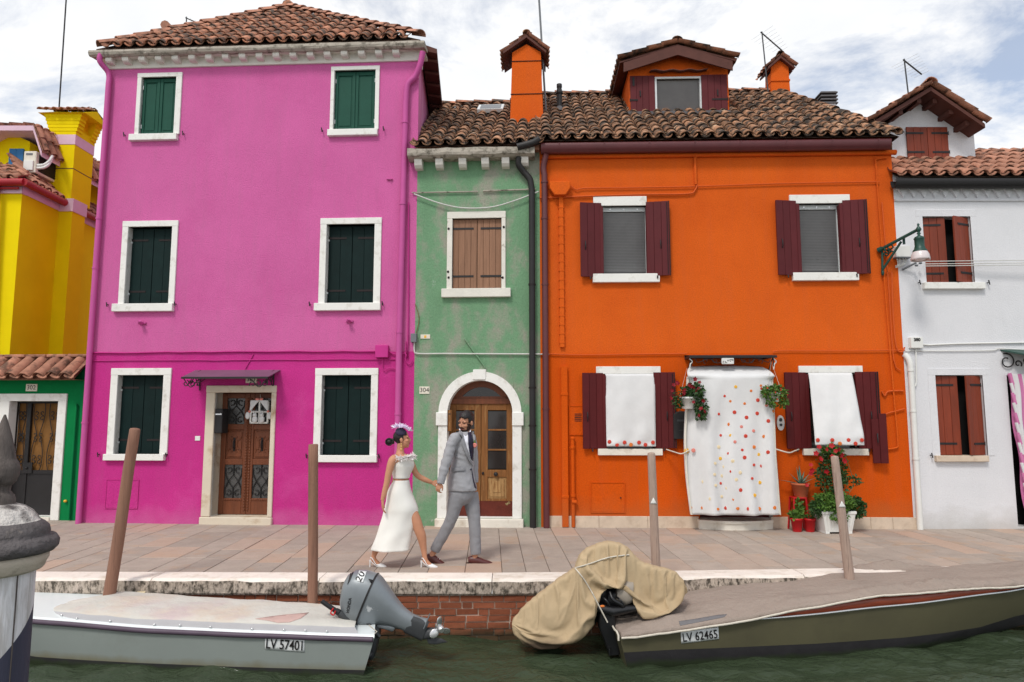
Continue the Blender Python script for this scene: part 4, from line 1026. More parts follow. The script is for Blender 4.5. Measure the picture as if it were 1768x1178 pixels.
# door leaves and lunette
y = .19; ztr = F.z(829, 694); zb = .13
mb = MB(); mb.box(uc - ri, uc + ri, y - .02, y + .05, ztr - .03, ztr + .05)
fr_o, fr_i = arc_pts(ri, 20), [(uc + (ri - .12) * math.cos(math.pi * i / 20), max(ztr + .09, zsprg + (ri - .10) * math.sin(math.pi * i / 20))) for i in range(21)]
rings = [[Vector((i_[0], y, max(i_[1], ztr))), Vector((o_[0], y, max(o_[1], ztr))), Vector((o_[0], y + .05, max(o_[1], ztr))), Vector((i_[0], y + .05, max(i_[1], ztr)))] for i_, o_ in zip(fr_i, fr_o)]
mb.rings(rings, True, 0, False); mb.box(uc - ri + .1, uc + ri - .1, y, y + .05, ztr + .04, ztr + .092)
ln_ = part('fanlight', mb, M['door_wood'], green)
mb = MB(); mb.prism([(uc - ri * .95, ztr)] + [(uc + ri * .95, ztr)] + [(uc + ri * .93 * math.cos(math.pi * i / 16), max(ztr, zsprg + ri * .93 * math.sin(math.pi * i / 16))) for i in range(1, 16)], y + .03, y + .036); part('pane', mb, M['glass_dark'], ln_)
for side in (0, 1):
    u0 = uc - ri + side * ri; u1 = u0 + ri; st = .11; z_ = [zb, F.z(850, 868), F.z(850, 864), F.z(850, 826), F.z(850, 813), F.z(850, 778), F.z(850, 743), F.z(850, 708.5), ztr - .03]
    mb = MB(); mb.box(u0 + .003, u0 + st, y, y + .045, z_[1], z_[8]); mb.box(u1 - st, u1 - .003, y, y + .045, z_[1], z_[8])
    for a, b in ((3, 4), (7, 8), (1, 2)): mb.box(u0 + st, u1 - st, y, y + .045, z_[a], z_[b])
    for k in (5, 6): mb.box(u0 + st, u1 - st, y + .008, y + .035, z_[k] - .014, z_[k] + .014)
    d_ = part('door', mb, M['old_door'], green, bevel=.005)
    for a, b in ((4, 5), (5, 6), (6, 7)):
        q = MB(); q.box(u0 + st, u1 - st, y + .026, y + .032, z_[a] + .014, z_[b] - .014); part('pane', q, M['glass_dark'], d_)
    q = MB(); q.box(u0 + st, u1 - st, y + .02, y + .04, z_[2], z_[3]); q.box(u0 + st + .035, u1 - st - .035, y + .01, y + .02, z_[2] + .03, z_[3] - .03); q.box(u0 + st + .09, u1 - st - .09, y + .002, y + .01, z_[2] + .10, z_[3] - .06); part('panel', q, M['old_panel'], d_, bevel=.006)
    q = MB(); q.box(u0 + .003, u1 - .003, y + .005, y + .045, zb, z_[1]); part('kick_board', q, M['kick'], d_)
    if side:
        ku, kz_ = F.L(856, 819, .15); q = MB(); q.ell((ku, y - .035, kz_), (.035, .03, .035), None, 12, 8); q.tube([(ku, y, kz_), (ku, y - .03, kz_)], .018, 8); part('knob', q, M['iron'], d_)
        q = MB(); q.ell((u0 + .035, y - .012, kz_ + .01), (.02, .015, .025)); part('lock', q, M['rust_iron'], d_)
r = F.rect(764, 708, 772, 745, .05); t = thing('letter_box', 'narrow wooden letter box fixed on the jamb of the arched doorway', 'letter box', F.world(uc - ri + .035, .06, (r[2] + r[3]) / 2), F.a)
mb = MB(); mb.box(-.034, .034, -.07, .07, -.17, .17); part('body', mb, M['old_door'], t, bevel=.006); mb = MB(); mb.box(-.02, .02, -.075, -.07, .10, .115); part('slot', mb, M['iron'], t)
plaque('small white plate numbered 304 beside the arched doorway', FG_, 733, 674, .165, .12, '304')
_sg = plaque('narrow pale sign plate with a yellow mark high on the green wall', FG_, 734.5, 581.5, .16, .07, '', m='plaque', name='wall_sign', group='')
q = MB(); q.box(-.018, .018, -.016, -.012, -.02, .02)
part('mark', q, M['fl_yellow'], _sg)
r = F.rect(711, 577, 720.5, 592); mb = MB(); mb.box(r[0], r[1], -.09, .001, r[2], r[3]); part('junction_box', mb, M['grey_box'], green, bevel=.005)
# cables and pipes on the wall
zc = F.z(815, 332); cable(green, [(F.u(712, 332), -.03, F.z(712, 334)), (F.u(826, 331), -.03, F.z(826, 332))], .012, 'gutter_stone', 'conduit'); cable(green, [(F.u(834, 331), -.03, F.z(834, 331)), (F.u(925, 327), -.03, F.z(925, 328))], .014, 'gutter_stone', 'conduit')
hc = thing('hanging_cable', 'pale cable hanging in a shallow curve across the green house', 'cable', F.world(0, -.06, F.z(716, 337)), F.a, 'wall cables')
pts = [(F.u(716, 337), 0, F.z(716, 337)), (F.u(760, 353), 0, F.z(760, 353)), (F.u(800, 361), 0, F.z(800, 361)), (F.u(846, 360), 0, F.z(846, 360)), (F.u(885, 350), 0, F.z(885, 350)), (F.u(930, 333), 0, F.z(930, 333))]
z00 = F.z(716, 337); mb = MB(); mb.tube([(p_[0], 0, p_[2] - z00) for p_ in smooth_path(pts, 4)], .011, 6); part('wire', mb, M['cable'], hc)
cable(green, smooth_path([(F.u(716, 594), -.03, F.z(716, 592)), (F.u(716, 606), -.03, F.z(716, 606)), (F.u(722, 611), -.03, F.z(722, 611)), (F.u(760, 611), -.03, F.z(760, 611))], 3) + [(F.u(948, 613), -.03, F.z(948, 612))], .012, 'cable', 'conduit')
cable(green, smooth_path([(F.u(717, 525), -.02, F.z(717, 525)), (F.u(724, 550), -.02, F.z(724, 550)), (F.u(719, 577), -.02, F.z(719, 577))], 4), .006, 'stem')
mb = MB(); a, b = F.L(803, 586), F.L(838, 635); mb.tube([(a[0], -.03, a[1]), (b[0], -.02, b[1])], .014, 6); part('iron_rod', mb, M['green_st'], green)
# black down pipe and the elbow lying on the gutter
v = -.075; ub_ = F.u(919, 600, v)
pts = smooth_path([(F.u(896, 272, -.15), -.15, F.z(896, 272, -.15)), (F.u(896, 285, -.12), -.12, F.z(896, 285, -.12)), (F.u(905, 298, v), v, F.z(905, 298, v)), (F.u(915, 308, v), v, F.z(915, 310, v)), (ub_, v, F.z(918, 330, v))], 4)
pipe(green, 'downpipe', pts + [(ub_, v, .9), (ub_, v, 0)], .052, 'pipe_black', collars=(F.z(917, 493), F.z(919, 670), F.z(920, 735), F.z(920, 810)), cm='rust_iron')
pts = smooth_path([(F.u(893, 254, -.26), -.26, F.z(893, 254, -.26)), (F.u(905, 251, -.26), -.26, F.z(905, 251, -.26)), (F.u(920, 246, -.26), -.26, F.z(920, 247, -.26)), (F.u(930, 240, -.26), -.24, F.z(930, 240, -.26))], 3)
pipe(green, 'gutter_elbow', pts, .06, 'pipe_black')
# ================================================================== the orange house
F = FO_
orange = thing('house', 'wide orange house with maroon shutters, roof dormer and white cloth hung over its doorway', 'house', F.P, F.a, 'canal front houses')
zt = F.z(1230, 266); zsp = F.z(1230, 610)
OW = {  # lintel, opening, sill, left shutter, right shutter
 'ul': ((1024, 340, 1116, 351), (1039, 356, 1118, 474), (1023, 477, 1138, 488.5), (1002, 350, 1040, 478), (1116, 348, 1155, 476)),
 'ur': ((1362, 337, 1466, 348), (1378, 352, 1452, 472), (1367, 473, 1480, 485.5), (1341, 346, 1379, 475), (1458, 345, 1497, 473)),
 'll': ((1029, 633, 1140, 643), (1044, 646, 1132, 775), (1032, 775.5, 1143, 786), (1006, 644, 1043, 775), (1129, 643, 1165, 774)),
 'lr': ((1378, 632, 1488, 642.5), (1394, 644, 1480, 775), (1385, 776, 1497, 786), (1356, 643, 1396, 775), (1480, 642, 1517, 775))}
ops = []; rr = {}
for k, q in OW.items():
    r = F.rect(*q[1]); rr[k] = r; ops.append((r[0], r[1], r[2], r[3], .17))
dr = F.rect(1205, 650, 1330, 893); ops.append((dr[0], dr[1], .13, dr[3], .25))
mb = MB(); DO = 6.0
wall_grid(mb, 0, WO, -.05, zt + .25, ops, .17, zsp, 1, 2)
shell(mb, [(WO, 0), (WO, DO), (0, DO), (0, 0)], -.05, zt + .25, 0)
part('wall', mb, [M['orange'], M['orange_low'], M['white_paint'], M['dark_void']], orange, fixn=False)
for k, (li, op_, si, ls, rs) in OW.items():
    r = rr[k]; low = k[0] == 'l'
    lr_ = F.rect(*li); sr = F.rect(*si)
    mb = MB(); mb.box(lr_[0], lr_[1], -.03, .17, r[3] - .0, lr_[3]); w_ = part('window', mb, M['white_paint'], orange, bevel=.006, seg=2)
    mb = MB(); mb.box(sr[0], sr[1], -.07, .17, sr[2], r[2] + .002); part('sill', mb, M['stone' if low else 'white_paint'], w_, bevel=.006, seg=2)
    if not low:
        y = .07; mb = MB(); fw = .035
        mb.box(r[0], r[1], y, y + .05, r[3] - .075, r[3]); mb.box(r[0], r[0] + fw * .6, y, y + .05, r[2], r[3] - .075); mb.box(r[1] - fw * .6, r[1], y, y + .05, r[2], r[3] - .075); mb.box(r[0], r[1], y, y + .05, r[2], r[2] + .03)
        part('frame', mb, M['alu'], w_, bevel=.004)
        sm = MB(); n = 40; zb0, zb1 = r[2] + .045, r[3] - .085
        for i in range(n):
            z = zb0 + (zb1 - zb0) * i / n; h2 = (zb1 - zb0) / n
            sm.add([(r[0] + .03, y + .028, z), (r[1] - .03, y + .028, z), (r[1] - .03, y + .014, z + h2 * .78), (r[0] + .03, y + .014, z + h2 * .78)], [(0, 1, 2, 3)])
        b_ = part('blind', sm, M['blind'], w_, fixn=False); b_['kind'] = 'stuff'
        q = MB(); q.box(r[0] + .02, r[1] - .02, y + .035, y + .04, r[2], r[3] - .07); part('glass', q, M['glass_dark'], w_)
        q = MB(); q.box(r[0] + .03, r[1] - .03, y + .005, y + .03, r[2] + .03, r[2] + .047); part('blind_rail', q, M['iron'], w_)
        q = MB()
        for f in (.2, .5, .8): q.box(r[0] + (r[1] - r[0]) * f - .012, r[0] + (r[1] - r[0]) * f + .012, y - .01, y, r[3] - .05, r[3] - .025)
        part('hook', q, M['steel'], w_)
    else:
        q = MB(); q.box(r[0], r[1], .12, .13, r[2], r[3]); part('glass', q, M['glass_dark'], w_)
    mp = 'maroon_low' if low else 'maroon'
    L0, R0 = F.rect(*ls, -.07), F.rect(*rs, -.07)
    for side, q in ((0, L0), (1, R0)):
        wq, hq = q[1] - q[0], q[3] - q[2]; ang = rad(9 if side == 0 else -9)
        z0 = q[2]
        # hinge jamb strip at the opening edge
        ue = r[0] if side == 0 else r[1]
        jm = MB(); a, b = (ue - .03, ue + .022) if side == 0 else (ue - .022, ue + .03); jm.box(a, b, -.055, .05, r[2] + .01, r[3] - .02)
        if side == 0: Mx = T(q[1] - .005, -.045, z0, 0, 0, 0) @ T(0, 0, 0, 0, 0, ang) @ T(-wq, 0, 0)
        else: Mx = T(q[0] + .005, -.045, z0, 0, 0, ang)
        sh = shutter(orange, wq, hq, Mx, planks=3 if not (k == 'lr' and side == 0) else 3, mp=mp, handle=wq * (.22 if side == 0 else .62), th=.032)
        part('jamb_strip', jm, M[mp], sh, Matrix(Mx).inverted(), bevel=.004)
        if side == 1:
            e = MB(); e.box(wq, wq + .012, -.004, .034, 0, hq); e.tube([(wq - .03, -.006, .02), (wq - .03, -.006, hq - .02)], .006, 5); part('edge_bar', e, M['rust_iron'], sh)
        q_ = MB(); q_.tube([(wq * .45, -.0, -.0), (wq * .45, -.01, -.045)], .012, 6); part('bolt', q_, M['iron'], sh)
        if k == 'lr' and side == 1:
            sh['label'] = 'maroon shutter with its outer boards slipped lower'
            ex = F.rect(1497, 722, 1522, 800, -.09); we, he = ex[1] - ex[0], ex[3] - ex[2]
            e = MB(); off = F.rect(1497, 722, 1522, 800, -.09)[2] - q[2]
            e.box(wq * .58, wq * .58 + we * .48, -.03, -.008, off, off + he * .98); e.box(wq * .58 + we * .5, wq * .58 + we, -.03, -.006, off, off + he * 1.1)
            part('slipped_board', e, M[mp], sh, bevel=.004)
            hm = MB(); hm.tube([(wq * .8, -.03, off + he * .62), (wq * .8, -.06, off + he * .66), (wq * .8, -.06, off + he * .45)], .009, 6); part('handle', hm, M['iron'], sh)
# cloth blinds of the lower windows: things hung on the windows
def drape(label, k, top, bot, out, side_lean, disc):
    r = rr[k]; t = thing('window_drape', label, 'curtain', F.world((r[0] + r[1]) / 2, -.02, r[3]), F.a, 'white cloth blinds on the lower windows')
    u0 = (r[0] + r[1]) / 2; ta, tb = F.u(top[0], top[2], -.03) - u0, F.u(top[1], top[2], -.03) - u0
    ba, bb = F.u(bot[0], bot[2], -out) - u0, F.u(bot[1], bot[2], -out) - u0; zb = F.z((bot[0] + bot[1]) / 2, bot[2], -out) - r[3]; zh = F.z((bot[0] + bot[1]) / 2, bot[3], -out - .01) - r[3]
    mb = MB(); nx, nz_ = 24, 30; P_ = []
    for j in range(nz_ + 1):
        f = j / nz_
        for i in range(nx + 1):
            g_ = i / nx; q = .82
            if f < q: h = f / q; z = (zb) * h; a, b, yy = ta + (ba - ta) * h ** 1.2, tb + (bb - tb) * h ** 1.4, -.02 - (out - .02) * h ** .9
            else: h = (f - q) / (1 - q); z = zb + (zh - zb) * h; a, b, yy = ba, bb, -out
            wv = .022 * mnoise.noise(Vector((g_ * 3.2 + f * 1.5, f * 4, 3 if k == 'll' else 6))) * (.3 + f) + .010 * math.sin(g_ * 11 + f * 3) * (.3 + .7 * f) - .02 * math.sin(math.pi * f) * math.sin(math.pi * g_)
            P_.append(Vector((a + (b - a) * g_, yy + wv, z)))
    fs = [(j * (nx + 1) + i, (j + 1) * (nx + 1) + i, (j + 1) * (nx + 1) + i + 1, j * (nx + 1) + i + 1) for j in range(nz_) for i in range(nx)]
    mb.add(P_, fs, 0, True); c_ = part('cloth', mb, M['linen'], t)
    so = c_.modifiers.new('thickness', 'SOLIDIFY'); so.thickness = .004
    for px, py, m_ in disc:
        u, z = F.L(px, py, -out - .01); flower(t, u - u0, -out - .012, z - r[3], .038, m_)
    return t
_fl = {}
def flower(t, x, y, z, r, m, name='crochet_flower'):
    if m not in _fl:
        mb = MB(); n = 8
        for k in range(n):
            a = 2 * math.pi * k / n; mb.ell((.68 * math.cos(a), -.06, .68 * math.sin(a)), (.34, .16, .34), None, 7, 4)
        mb.ell((0, -.08, 0), (.5, .22, .5), None, 8, 5); _fl[m] = mb.mesh(name, [M[m]])
    o = link(name, _fl[m], t, T(x, y, z, 0, RND.uniform(0, .7), 0) @ Matrix.Scale(r * .85, 4)); return o
drape('white cloth blind with a row of red crochet flowers nearer the green house', 'll', (1045, 1130, 646), (1047, 1132, 760, 771), .07, 0,
      [(1052, 763, 'fl_red'), (1065, 768, 'fl_red'), (1078, 764, 'fl_red'), (1089, 768, 'fl_orange'), (1103, 764, 'fl_red'), (1114, 768, 'fl_red'), (1127, 764, 'fl_red')])
drape('white cloth blind pushed out above the red flowering climber', 'lr', (1395, 1470, 645), (1406, 1491, 755, 769), .30, 1,
      [(1411, 760, 'fl_red'), (1436, 760, 'fl_red'), (1449, 766, 'fl_orange'), (1464, 760, 'fl_red'), (1476, 766, 'fl_red'), (1487, 760, 'fl_red')])
# plinth of stone slabs
for a, b in ((946, 1034), (1034, 1118), (1118, 1206), (1330, 1374), (1374, 1455), (1455, 1502), (1502, 1540), (1540, 1582)):
    ua, ub = F.u(a, 900), F.u(b, 900); mb = MB(); mb.box(ua + .002, ub - .002, -.03, .001, -.03, F.z(1250, 892)); part('plinth_slab', mb, M['plinth'], orange, bevel=.004)
# eave: rough brick band, orange moulding, maroon gutter
z0, z1 = F.z(1240, 267), F.z(1240, 257)
mb = MB(); mb.box(.02, WO - .01, -.06, .2, z0 + .01, z1 + .06); eb = part('eave_band', mb, M['eave_band'], orange)
for i in range(34):
    u = .1 + (WO - .2) * i / 33; q = MB(); q.box(u - .07, u + .07, -.12, -.06, z1 - .02 + RND.uniform(-.01, .01), z1 + .035); part('brick', q, M['eave_band'], eb, bevel=.01)
q = MB(); q.tube([(.02, -.03, z0 - .01), (WO + .06, -.03, z0 - .01)], .045, 8); part('moulding', q, M['orange'], orange)
zg0, zg1 = F.z(1240, 259, -.25), F.z(1240, 242.5, -.25); rg = (zg1 - zg0) / 2
q = MB(); ug0, ug1 = F.u(934, 250, -.25), F.u(1541, 247, -.25); prf = [(-.14 + rg * 1.15 * math.cos(a), zg1 + rg * 1.9 * math.sin(a)) for a in [math.pi + math.pi * i / 10 for i in range(11)]]
prf2 = [(-.14 + rg * 1.05 * math.cos(a), zg1 + .004 + rg * 1.75 * math.sin(a)) for a in [2 * math.pi - math.pi * i / 10 for i in range(11)]]
q.rings([[Vector((u, y, z)) for y, z in prf + prf2] for u in (ug0, ug1)], True, 0, True)
gt = part('gutter', q, M['maroon_metal'], orange)
for i in range(8):
    u = ug0 + .3 + (ug1 - ug0 - .5) * i / 7; q = MB(); q.rings([[Vector((uu, -.14 + (y + .14) * 1.06, zg1 + (z - zg1) * 1.05)) for y, z in prf] for uu in (u - .012, u + .012)], False, 0, True, closed=False); part('bracket', q, M['maroon_metal'], gt)
v = -.08; ud0, ud1 = F.u(940, 300, v), F.u(943.5, 850, v)
pts = smooth_path([(F.u(943, 262, -.14), -.14, zg0 + .02), (F.u(942, 275, -.12), -.12, F.z(942, 275)), (F.u(938.5, 292, v), v, F.z(938, 292)), (ud0, v, F.z(938, 305))], 4)
pipe(orange, 'downpipe', pts + [((ud0 + ud1) / 2, v, 2.0), (ud1, v, 0)], .050, 'maroon_metal', collars=(F.z(938, 318), F.z(941, 493), F.z(943, 706), F.z(940, 380)))
# roof, with a hip on the right
vr = 2.7; zr = F.z(1000, 167, vr); ze = max(F.z(1240, 238, -.22), zg1 + .02); O = Vector((0, -.22, ze)); E_ = Vector((0, vr + .22, zr - ze)); LL = E_.length
urg = F.u(1340, 168, vr); uhip = WO + .03
mb = MB(); d_ = Vector((0, 0, -.02))
P_ = [Vector((0, O.y, ze)), Vector((uhip, O.y, ze)), Vector((urg, vr, zr)), Vector((0, vr, zr)), Vector((uhip, 2 * vr - O.y, ze)), Vector((0, 2 * vr - O.y, ze))]
mb.add([p_ + d_ for p_ in P_], [(0, 1, 2, 3), (1, 4, 2), (3, 2, 4, 5)]); oroof = part('roof', mb, M['roof_under'], orange)
tile_field(oroof, O, (1, 0, 0), E_, LL, lambda t: (0.02, uhip - (uhip - urg) * t / LL), m='tile_old', pitch=.205, expo=.285, ln=.40, seed=31)
ridge(oroof, (.0, vr, zr + .02), (urg, vr, zr + .02), m='tile'); ridge(oroof, (uhip - .02, O.y + .03, ze + .03), (urg, vr, zr + .04), m='tile_old', seed=12)
def roof_z(v_): return ze + (v_ - O.y) * (zr - ze) / (vr + .22)
# dormer
vd = .95
for _ in range(30):
    if roof_z(vd) > F.z(1170, 197, vd): break
    vd += .05
vd -= .03
db = F.rect(1086, 110, 1257, 196, vd); za = F.z(1170, 78, vd); zeL = F.z(1083, 118, vd)
u0, u1, zb = F.u(1087, 160, vd), F.u(1258, 160, vd), F.z(1170, 199, vd) - .06
um = (u0 + u1) / 2; wr_ = F.rect(1133, 137, 1209, 196, vd)
mb = MB()
# front wall with the window opening, gable on top
def quad(a, b, c, d): mb.add([(a, vd, c), (b, vd, c), (b, vd, d), (a, vd, d)], [(0, 1, 2, 3)], 0)
quad(u0, wr_[0], zb, zeL); quad(wr_[1], u1, zb, zeL); quad(wr_[0], wr_[1], wr_[3], zeL); quad(wr_[0], wr_[1], zb, wr_[2])
mb.add([(u0, vd, zeL), (u1, vd, zeL), (um, vd, za)], [(0, 1, 2)])
ve = vr + .3
mb.add([(u0, vd, zb), (u0, ve, zb), (u0, ve, zeL), (u0, vd, zeL), (u1, vd, zb), (u1, ve, zb), (u1, ve, zeL), (u1, vd, zeL)], [(1, 0, 3, 2), (4, 5, 6, 7)])
a, b, c, d = wr_; mb.add([(a, vd, c), (b, vd, c), (b, vd, d), (a, vd, d), (a, vd + .12, c), (b, vd + .12, c), (b, vd + .12, d), (a, vd + .12, d)], [(0, 4, 5, 1), (1, 5, 6, 2), (2, 6, 7, 3), (3, 7, 4, 0)], 1)
dm = part('dormer', mb, [M['orange'], M['alu']], orange, fixn=False)
y = vd - .01; mb = MB(); fw = .035
for (p, q, r_, s_) in ((a - fw, a + .01, c, d), (b - .01, b + fw, c, d), (a - fw, b + fw, d, d + .04), (a - fw, b + fw, c - .03, c)): mb.box(p, q, y - .02, y + .06, r_, s_)
part('window_frame', mb, M['alu'], dm, bevel=.004)
q = MB(); q.box(a + .01, b - .01, vd + .10, vd + .11, c, d); part('glass', q, M['glass_dark'], dm)
sm = MB(); n = 24
for i in range(n):
    z = c + (d - c) * i / n; h2 = (d - c) / n; sm.add([(a + .01, vd + .07, z), (b - .01, vd + .07, z), (b - .01, vd + .05, z + h2 * .8), (a + .01, vd + .05, z + h2 * .8)], [(0, 1, 2, 3)])
part('blind', sm, M['blind'], dm, fixn=False)
hs = F.rect(1088, 133, 1131, 196, vd - .04), F.rect(1211, 131, 1256, 195, vd - .04)
for i, q in enumerate(hs):
    sh = shutter(orange, q[1] - q[0], q[3] - q[2], T(q[0], vd - .05, q[2] + .02), planks=4, mp='maroon', hinges=(((q[3] - q[2]) * .33, i),), hl=(q[1] - q[0]) * (.3 if i == 0 else .6), label=None)
    kn = MB(); wq = q[1] - q[0]; kn.tube([(wq * (.4 if i == 0 else .62), -.01, (q[3] - q[2]) * .42), (wq * (.4 if i == 0 else .62), -.01, (q[3] - q[2]) * .58)], .012, 6)
    if i == 0: kn.box(wq * .1, wq * .18, -.012, 0, (q[3] - q[2]) * .72, (q[3] - q[2]) * .95)
    part('catch', kn, M['iron'], sh)
mb = MB(); n = 18
rings = []
for i in range(n + 1):
    u = a - .12 + (b - a + .24) * i / n; zz_ = d + .13 + .014 * math.sin(i * 1.15); rings.append([Vector((u, vd, zz_ + .02)), Vector((u, vd - .16, zz_ - .02)), Vector((u, vd - .16, zz_ - .035)), Vector((u, vd, zz_))])
mb.rings(rings, True, 0, True); part('hood', mb, M['soffit'], dm)
# dormer roof: two slopes of tiles with a brown fascia
vf = vd - .22; ovh = .14; zap = F.z(1170, 74, vf); uL, uR = F.u(1070, 103, vf), F.u(1271, 101, vf); zL = F.z(1170, 102, vf)
um = (uL + uR) / 2
mb = MB(); A_ = [(uL, zL), (um, zap), (uR, zL)]
mb.add([(u, vf, z - .03) for u, z in A_] + [(u, vr + .5, z - .03) for u, z in A_] + [(u, vf, z - .06) for u, z in A_] + [(u, vr + .5, z - .06) for u, z in A_],
       [(0, 1, 4, 3), (1, 2, 5, 4), (6, 9, 10, 7), (7, 10, 11, 8), (0, 6, 7, 1), (1, 7, 8, 2), (3, 9, 6, 0), (2, 8, 11, 5)])
drf = part('dormer_roof', mb, M['soffit'], orange)
mb = MB(); hf = .17
for s_ in (0, 1):
    p, q = (A_[0], A_[1]) if s_ == 0 else (A_[1], A_[2])
    p, q = (p[0] + (.07 if s_ == 0 else 0), p[1] - .06 + (.0 if s_ else .0)), (q[0] - (.07 if s_ else 0), q[1] - .06)
    mb.prism([(p[0], p[1] - hf * 1.05), (q[0], q[1] - hf * 1.05), (q[0], q[1]), (p[0], p[1])], vf - .015 + .001 * s_, vf + .02)
part('fascia', mb, M['soffit'], drf)
for s_ in (0, 1):
    e = Vector((um - uL, 0, zap - zL)) if s_ == 0 else Vector((um - uR, 0, zap - zL)); Lg = e.length
    O_ = Vector((uL if s_ == 0 else uR, vr + .5 if s_ == 0 else vf, zL)); A2 = Vector((0, -1, 0)) if s_ == 0 else Vector((0, 1, 0))
    tile_field(drf, O_, A2, e, Lg, lambda t: (0, vr + .5 - vf), m='tile', pitch=.20, expo=.28, ln=.36, seed=41 + s_, limit=60, chan=True)
ridge(drf, (um, vf - .02, zap + .02), (um, vr + .5, zap + .02), m='tile_old')
q = MB(); q.box(u0 - .06, u1 + .06, vd - .10, vd + .02, zb + .0, zb + .10); part('flashing', q, M['lead'], drf)
# chimney with a little gabled tile cap
def gable_chimney(label, F_, x0, x1, ytop, yb, capx0, capx1, ycap, yeave, v, d, lean=0.0, vent=False, strap=True):
    u0, u1 = F_.u(x0, (ytop + yb) / 2, v), F_.u(x1, (ytop + yb) / 2, v); zt_, zb_ = F_.z((x0 + x1) / 2, ytop, v), F_.z((x0 + x1) / 2, yb, v)
    uc_ = (u0 + u1) / 2; w2 = (u1 - u0) / 2; H = zt_ - zb_
    t = thing('chimney', label, 'chimney', F_.world(uc_, v + d / 2, zb_), F_.a, 'roof chimneys')
    mb = MB(); fl = 1.0 + .10
    lo = [(-w2 * fl, -d / 2), (w2 * fl, -d / 2), (w2 * fl, d / 2), (-w2 * fl, d / 2)]; hi = [(-w2 * .96, -d / 2), (w2 * .96, -d / 2), (w2 * .96, d / 2), (-w2 * .96, d / 2)]
    zsh = H - w2 * .35
    mb.rings([[Vector((x, y, -.9)) for x, y in lo], [Vector((x, y, 0)) for x, y in lo], [Vector((x, y, zsh)) for x, y in hi]], False, 0, False)
    hx = w2 * .96; mb.add([(-hx, -d / 2, zsh), (hx, -d / 2, zsh), (0, -d / 2, H + .06), (-hx, d / 2, zsh), (hx, d / 2, zsh), (0, d / 2, H + .06)], [(0, 1, 2), (4, 3, 5), (0, 3, 4, 1)])
    s_ = part('shaft', mb, M['orange'], t)
    if strap:
        q = MB()
        for zz_ in (H * .33, H * .80): k = w2 * (1.1 - .14 * zz_ / H) + .008; q.tube([(-k, -d / 2 - .006, zz_), (k, -d / 2 - .006, zz_ + .004), (k, d / 2, zz_)], .009, 5)
        part('strap', q, M['rust_iron'], s_)
    if vent:
        q = MB(); q.box(-hx - .004, -hx + .03, -d * .35, d * .35, H * .62, H * .86); part('vent', q, M['dark_void'], s_)
        q = MB(); q.box(-hx - .02, hx + .02, -d / 2 - .02, d / 2 + .02, H * .56, H * .60); part('band', q, M['orange'], s_)
    cl, cr = F_.u(capx0, yeave, v) - uc_, F_.u(capx1, yeave, v) - uc_; zc_ = F_.z((capx0 + capx1) / 2, ycap, v) - zb_; zl = F_.z((capx0 + capx1) / 2, yeave, v) - zb_
    mb = MB(); y0, y1 = -d / 2 - .09, d / 2 + .09
    mb.prism([(cl, zl - .05), (0, zc_ - .06), (cr, zl - .05), (cr, zl), (0, zc_), (cl, zl)], y0, y1)
    c_ = part('cap', mb, M['soffit'], t)
    for s2 in (0, 1):
        e = Vector((0 - (cl if s2 == 0 else cr), 0, zc_ - zl)); tile_field(c_, (cl if s2 == 0 else cr, y1 if s2 == 0 else y0, zl + .0), (0, -1, 0) if s2 == 0 else (0, 1, 0), e, e.length, lambda t_: (0, y1 - y0), m='tile_red', pitch=.16, expo=.22, ln=.28, seed=51, jit=.5)
    ridge(c_, (0, y0 - .02, zc_ + .01), (0, y1 + .02, zc_ + .01), m='tile_old', pitch=.17, ln=.34)
    return t
def find_v(F_, px, py, rz):
    v_ = 0.0
    while v_ < 4 and rz(v_) < F_.z(px, py, v_): v_ += .02
    return v_
vc = find_v(FO_, 905, 205, lambda q: O.z + (q + .22) * (zr - ze) / (vr + .22))
gable_chimney('tall orange chimney with a gabled tile cap between green and orange roofs', FO_, 883.5, 935, 82, 203, 869, 943, 64, 92, vc, .55)
vc2 = 2.55
gable_chimney('short orange chimney with a small vent near the hip of the orange roof', FO_, 1332, 1363, 108, 182, 1324, 1368, 99, 118, vc2, .36, vent=True, strap=False)
# black flue, mast, ridge board
vq = find_v(FO_, 966, 192, roof_z); u, z = F.L(966, 192, vq)
t = thing('flue_pipe', 'thin black metal flue pipe beside the tall orange chimney', 'flue', F.world(u, vq, z), F.a)
k = F.z(966, 146, vq) - z; mb = MB(); mb.lathe([(.05, -.3), (.05, .0), (.05, k * .62)], 12); part('pipe', mb, M['iron'], t)
mb = MB(); mb.lathe([(.055, k * .62), (.068, k * .64), (.068, k * .70), (.05, k * .80), (.045, k * .86), (.052, k * .88), (.052, k), (.01, k + .005)], 12); part('cowl', mb, M['iron'], t)
mb = MB(); mb.lathe([(.11, -.02), (.075, .05), (.052, .09)], 12); part('collar', mb, M['lead'], t)
vq = vc + .25; a = F.L(943, 192, vq); b = F.L(930, -12, vq)
t = thing('antenna_mast', 'long thin metal mast strapped to the tall orange chimney', 'mast', F.world(a[0], vq, a[1]), F.a, 'masts on the roofs')
mb = MB(); mb.tube([(0, 0, -.1), (b[0] - a[0], 0, b[1] - a[1])], .019, 8); part('pole', mb, M['grey_box'], t)
z_, u_ = roof_z(2.3), 0; a, b = F.L(1262, 186, 2.2), F.L(1400, 187, 2.2)
q = MB(); q.tube([(a[0], 2.2, a[1] + .0), (b[0], 2.2, b[1])], .03, 6); part('roof_rail', q, M['orange_trim'], orange)
a = F.L(1327, 168, 2.5); antenna('tall tv antenna behind the short orange chimney', F.world(a[0] , 2.5, a[1]), F.z(1320, 55, 2.5) - a[1], .60, F.u(1327, 100, 2.5) - F.u(1320, 100, 2.5), 8, tilt=-.42, yaw=.45, elen=.6)
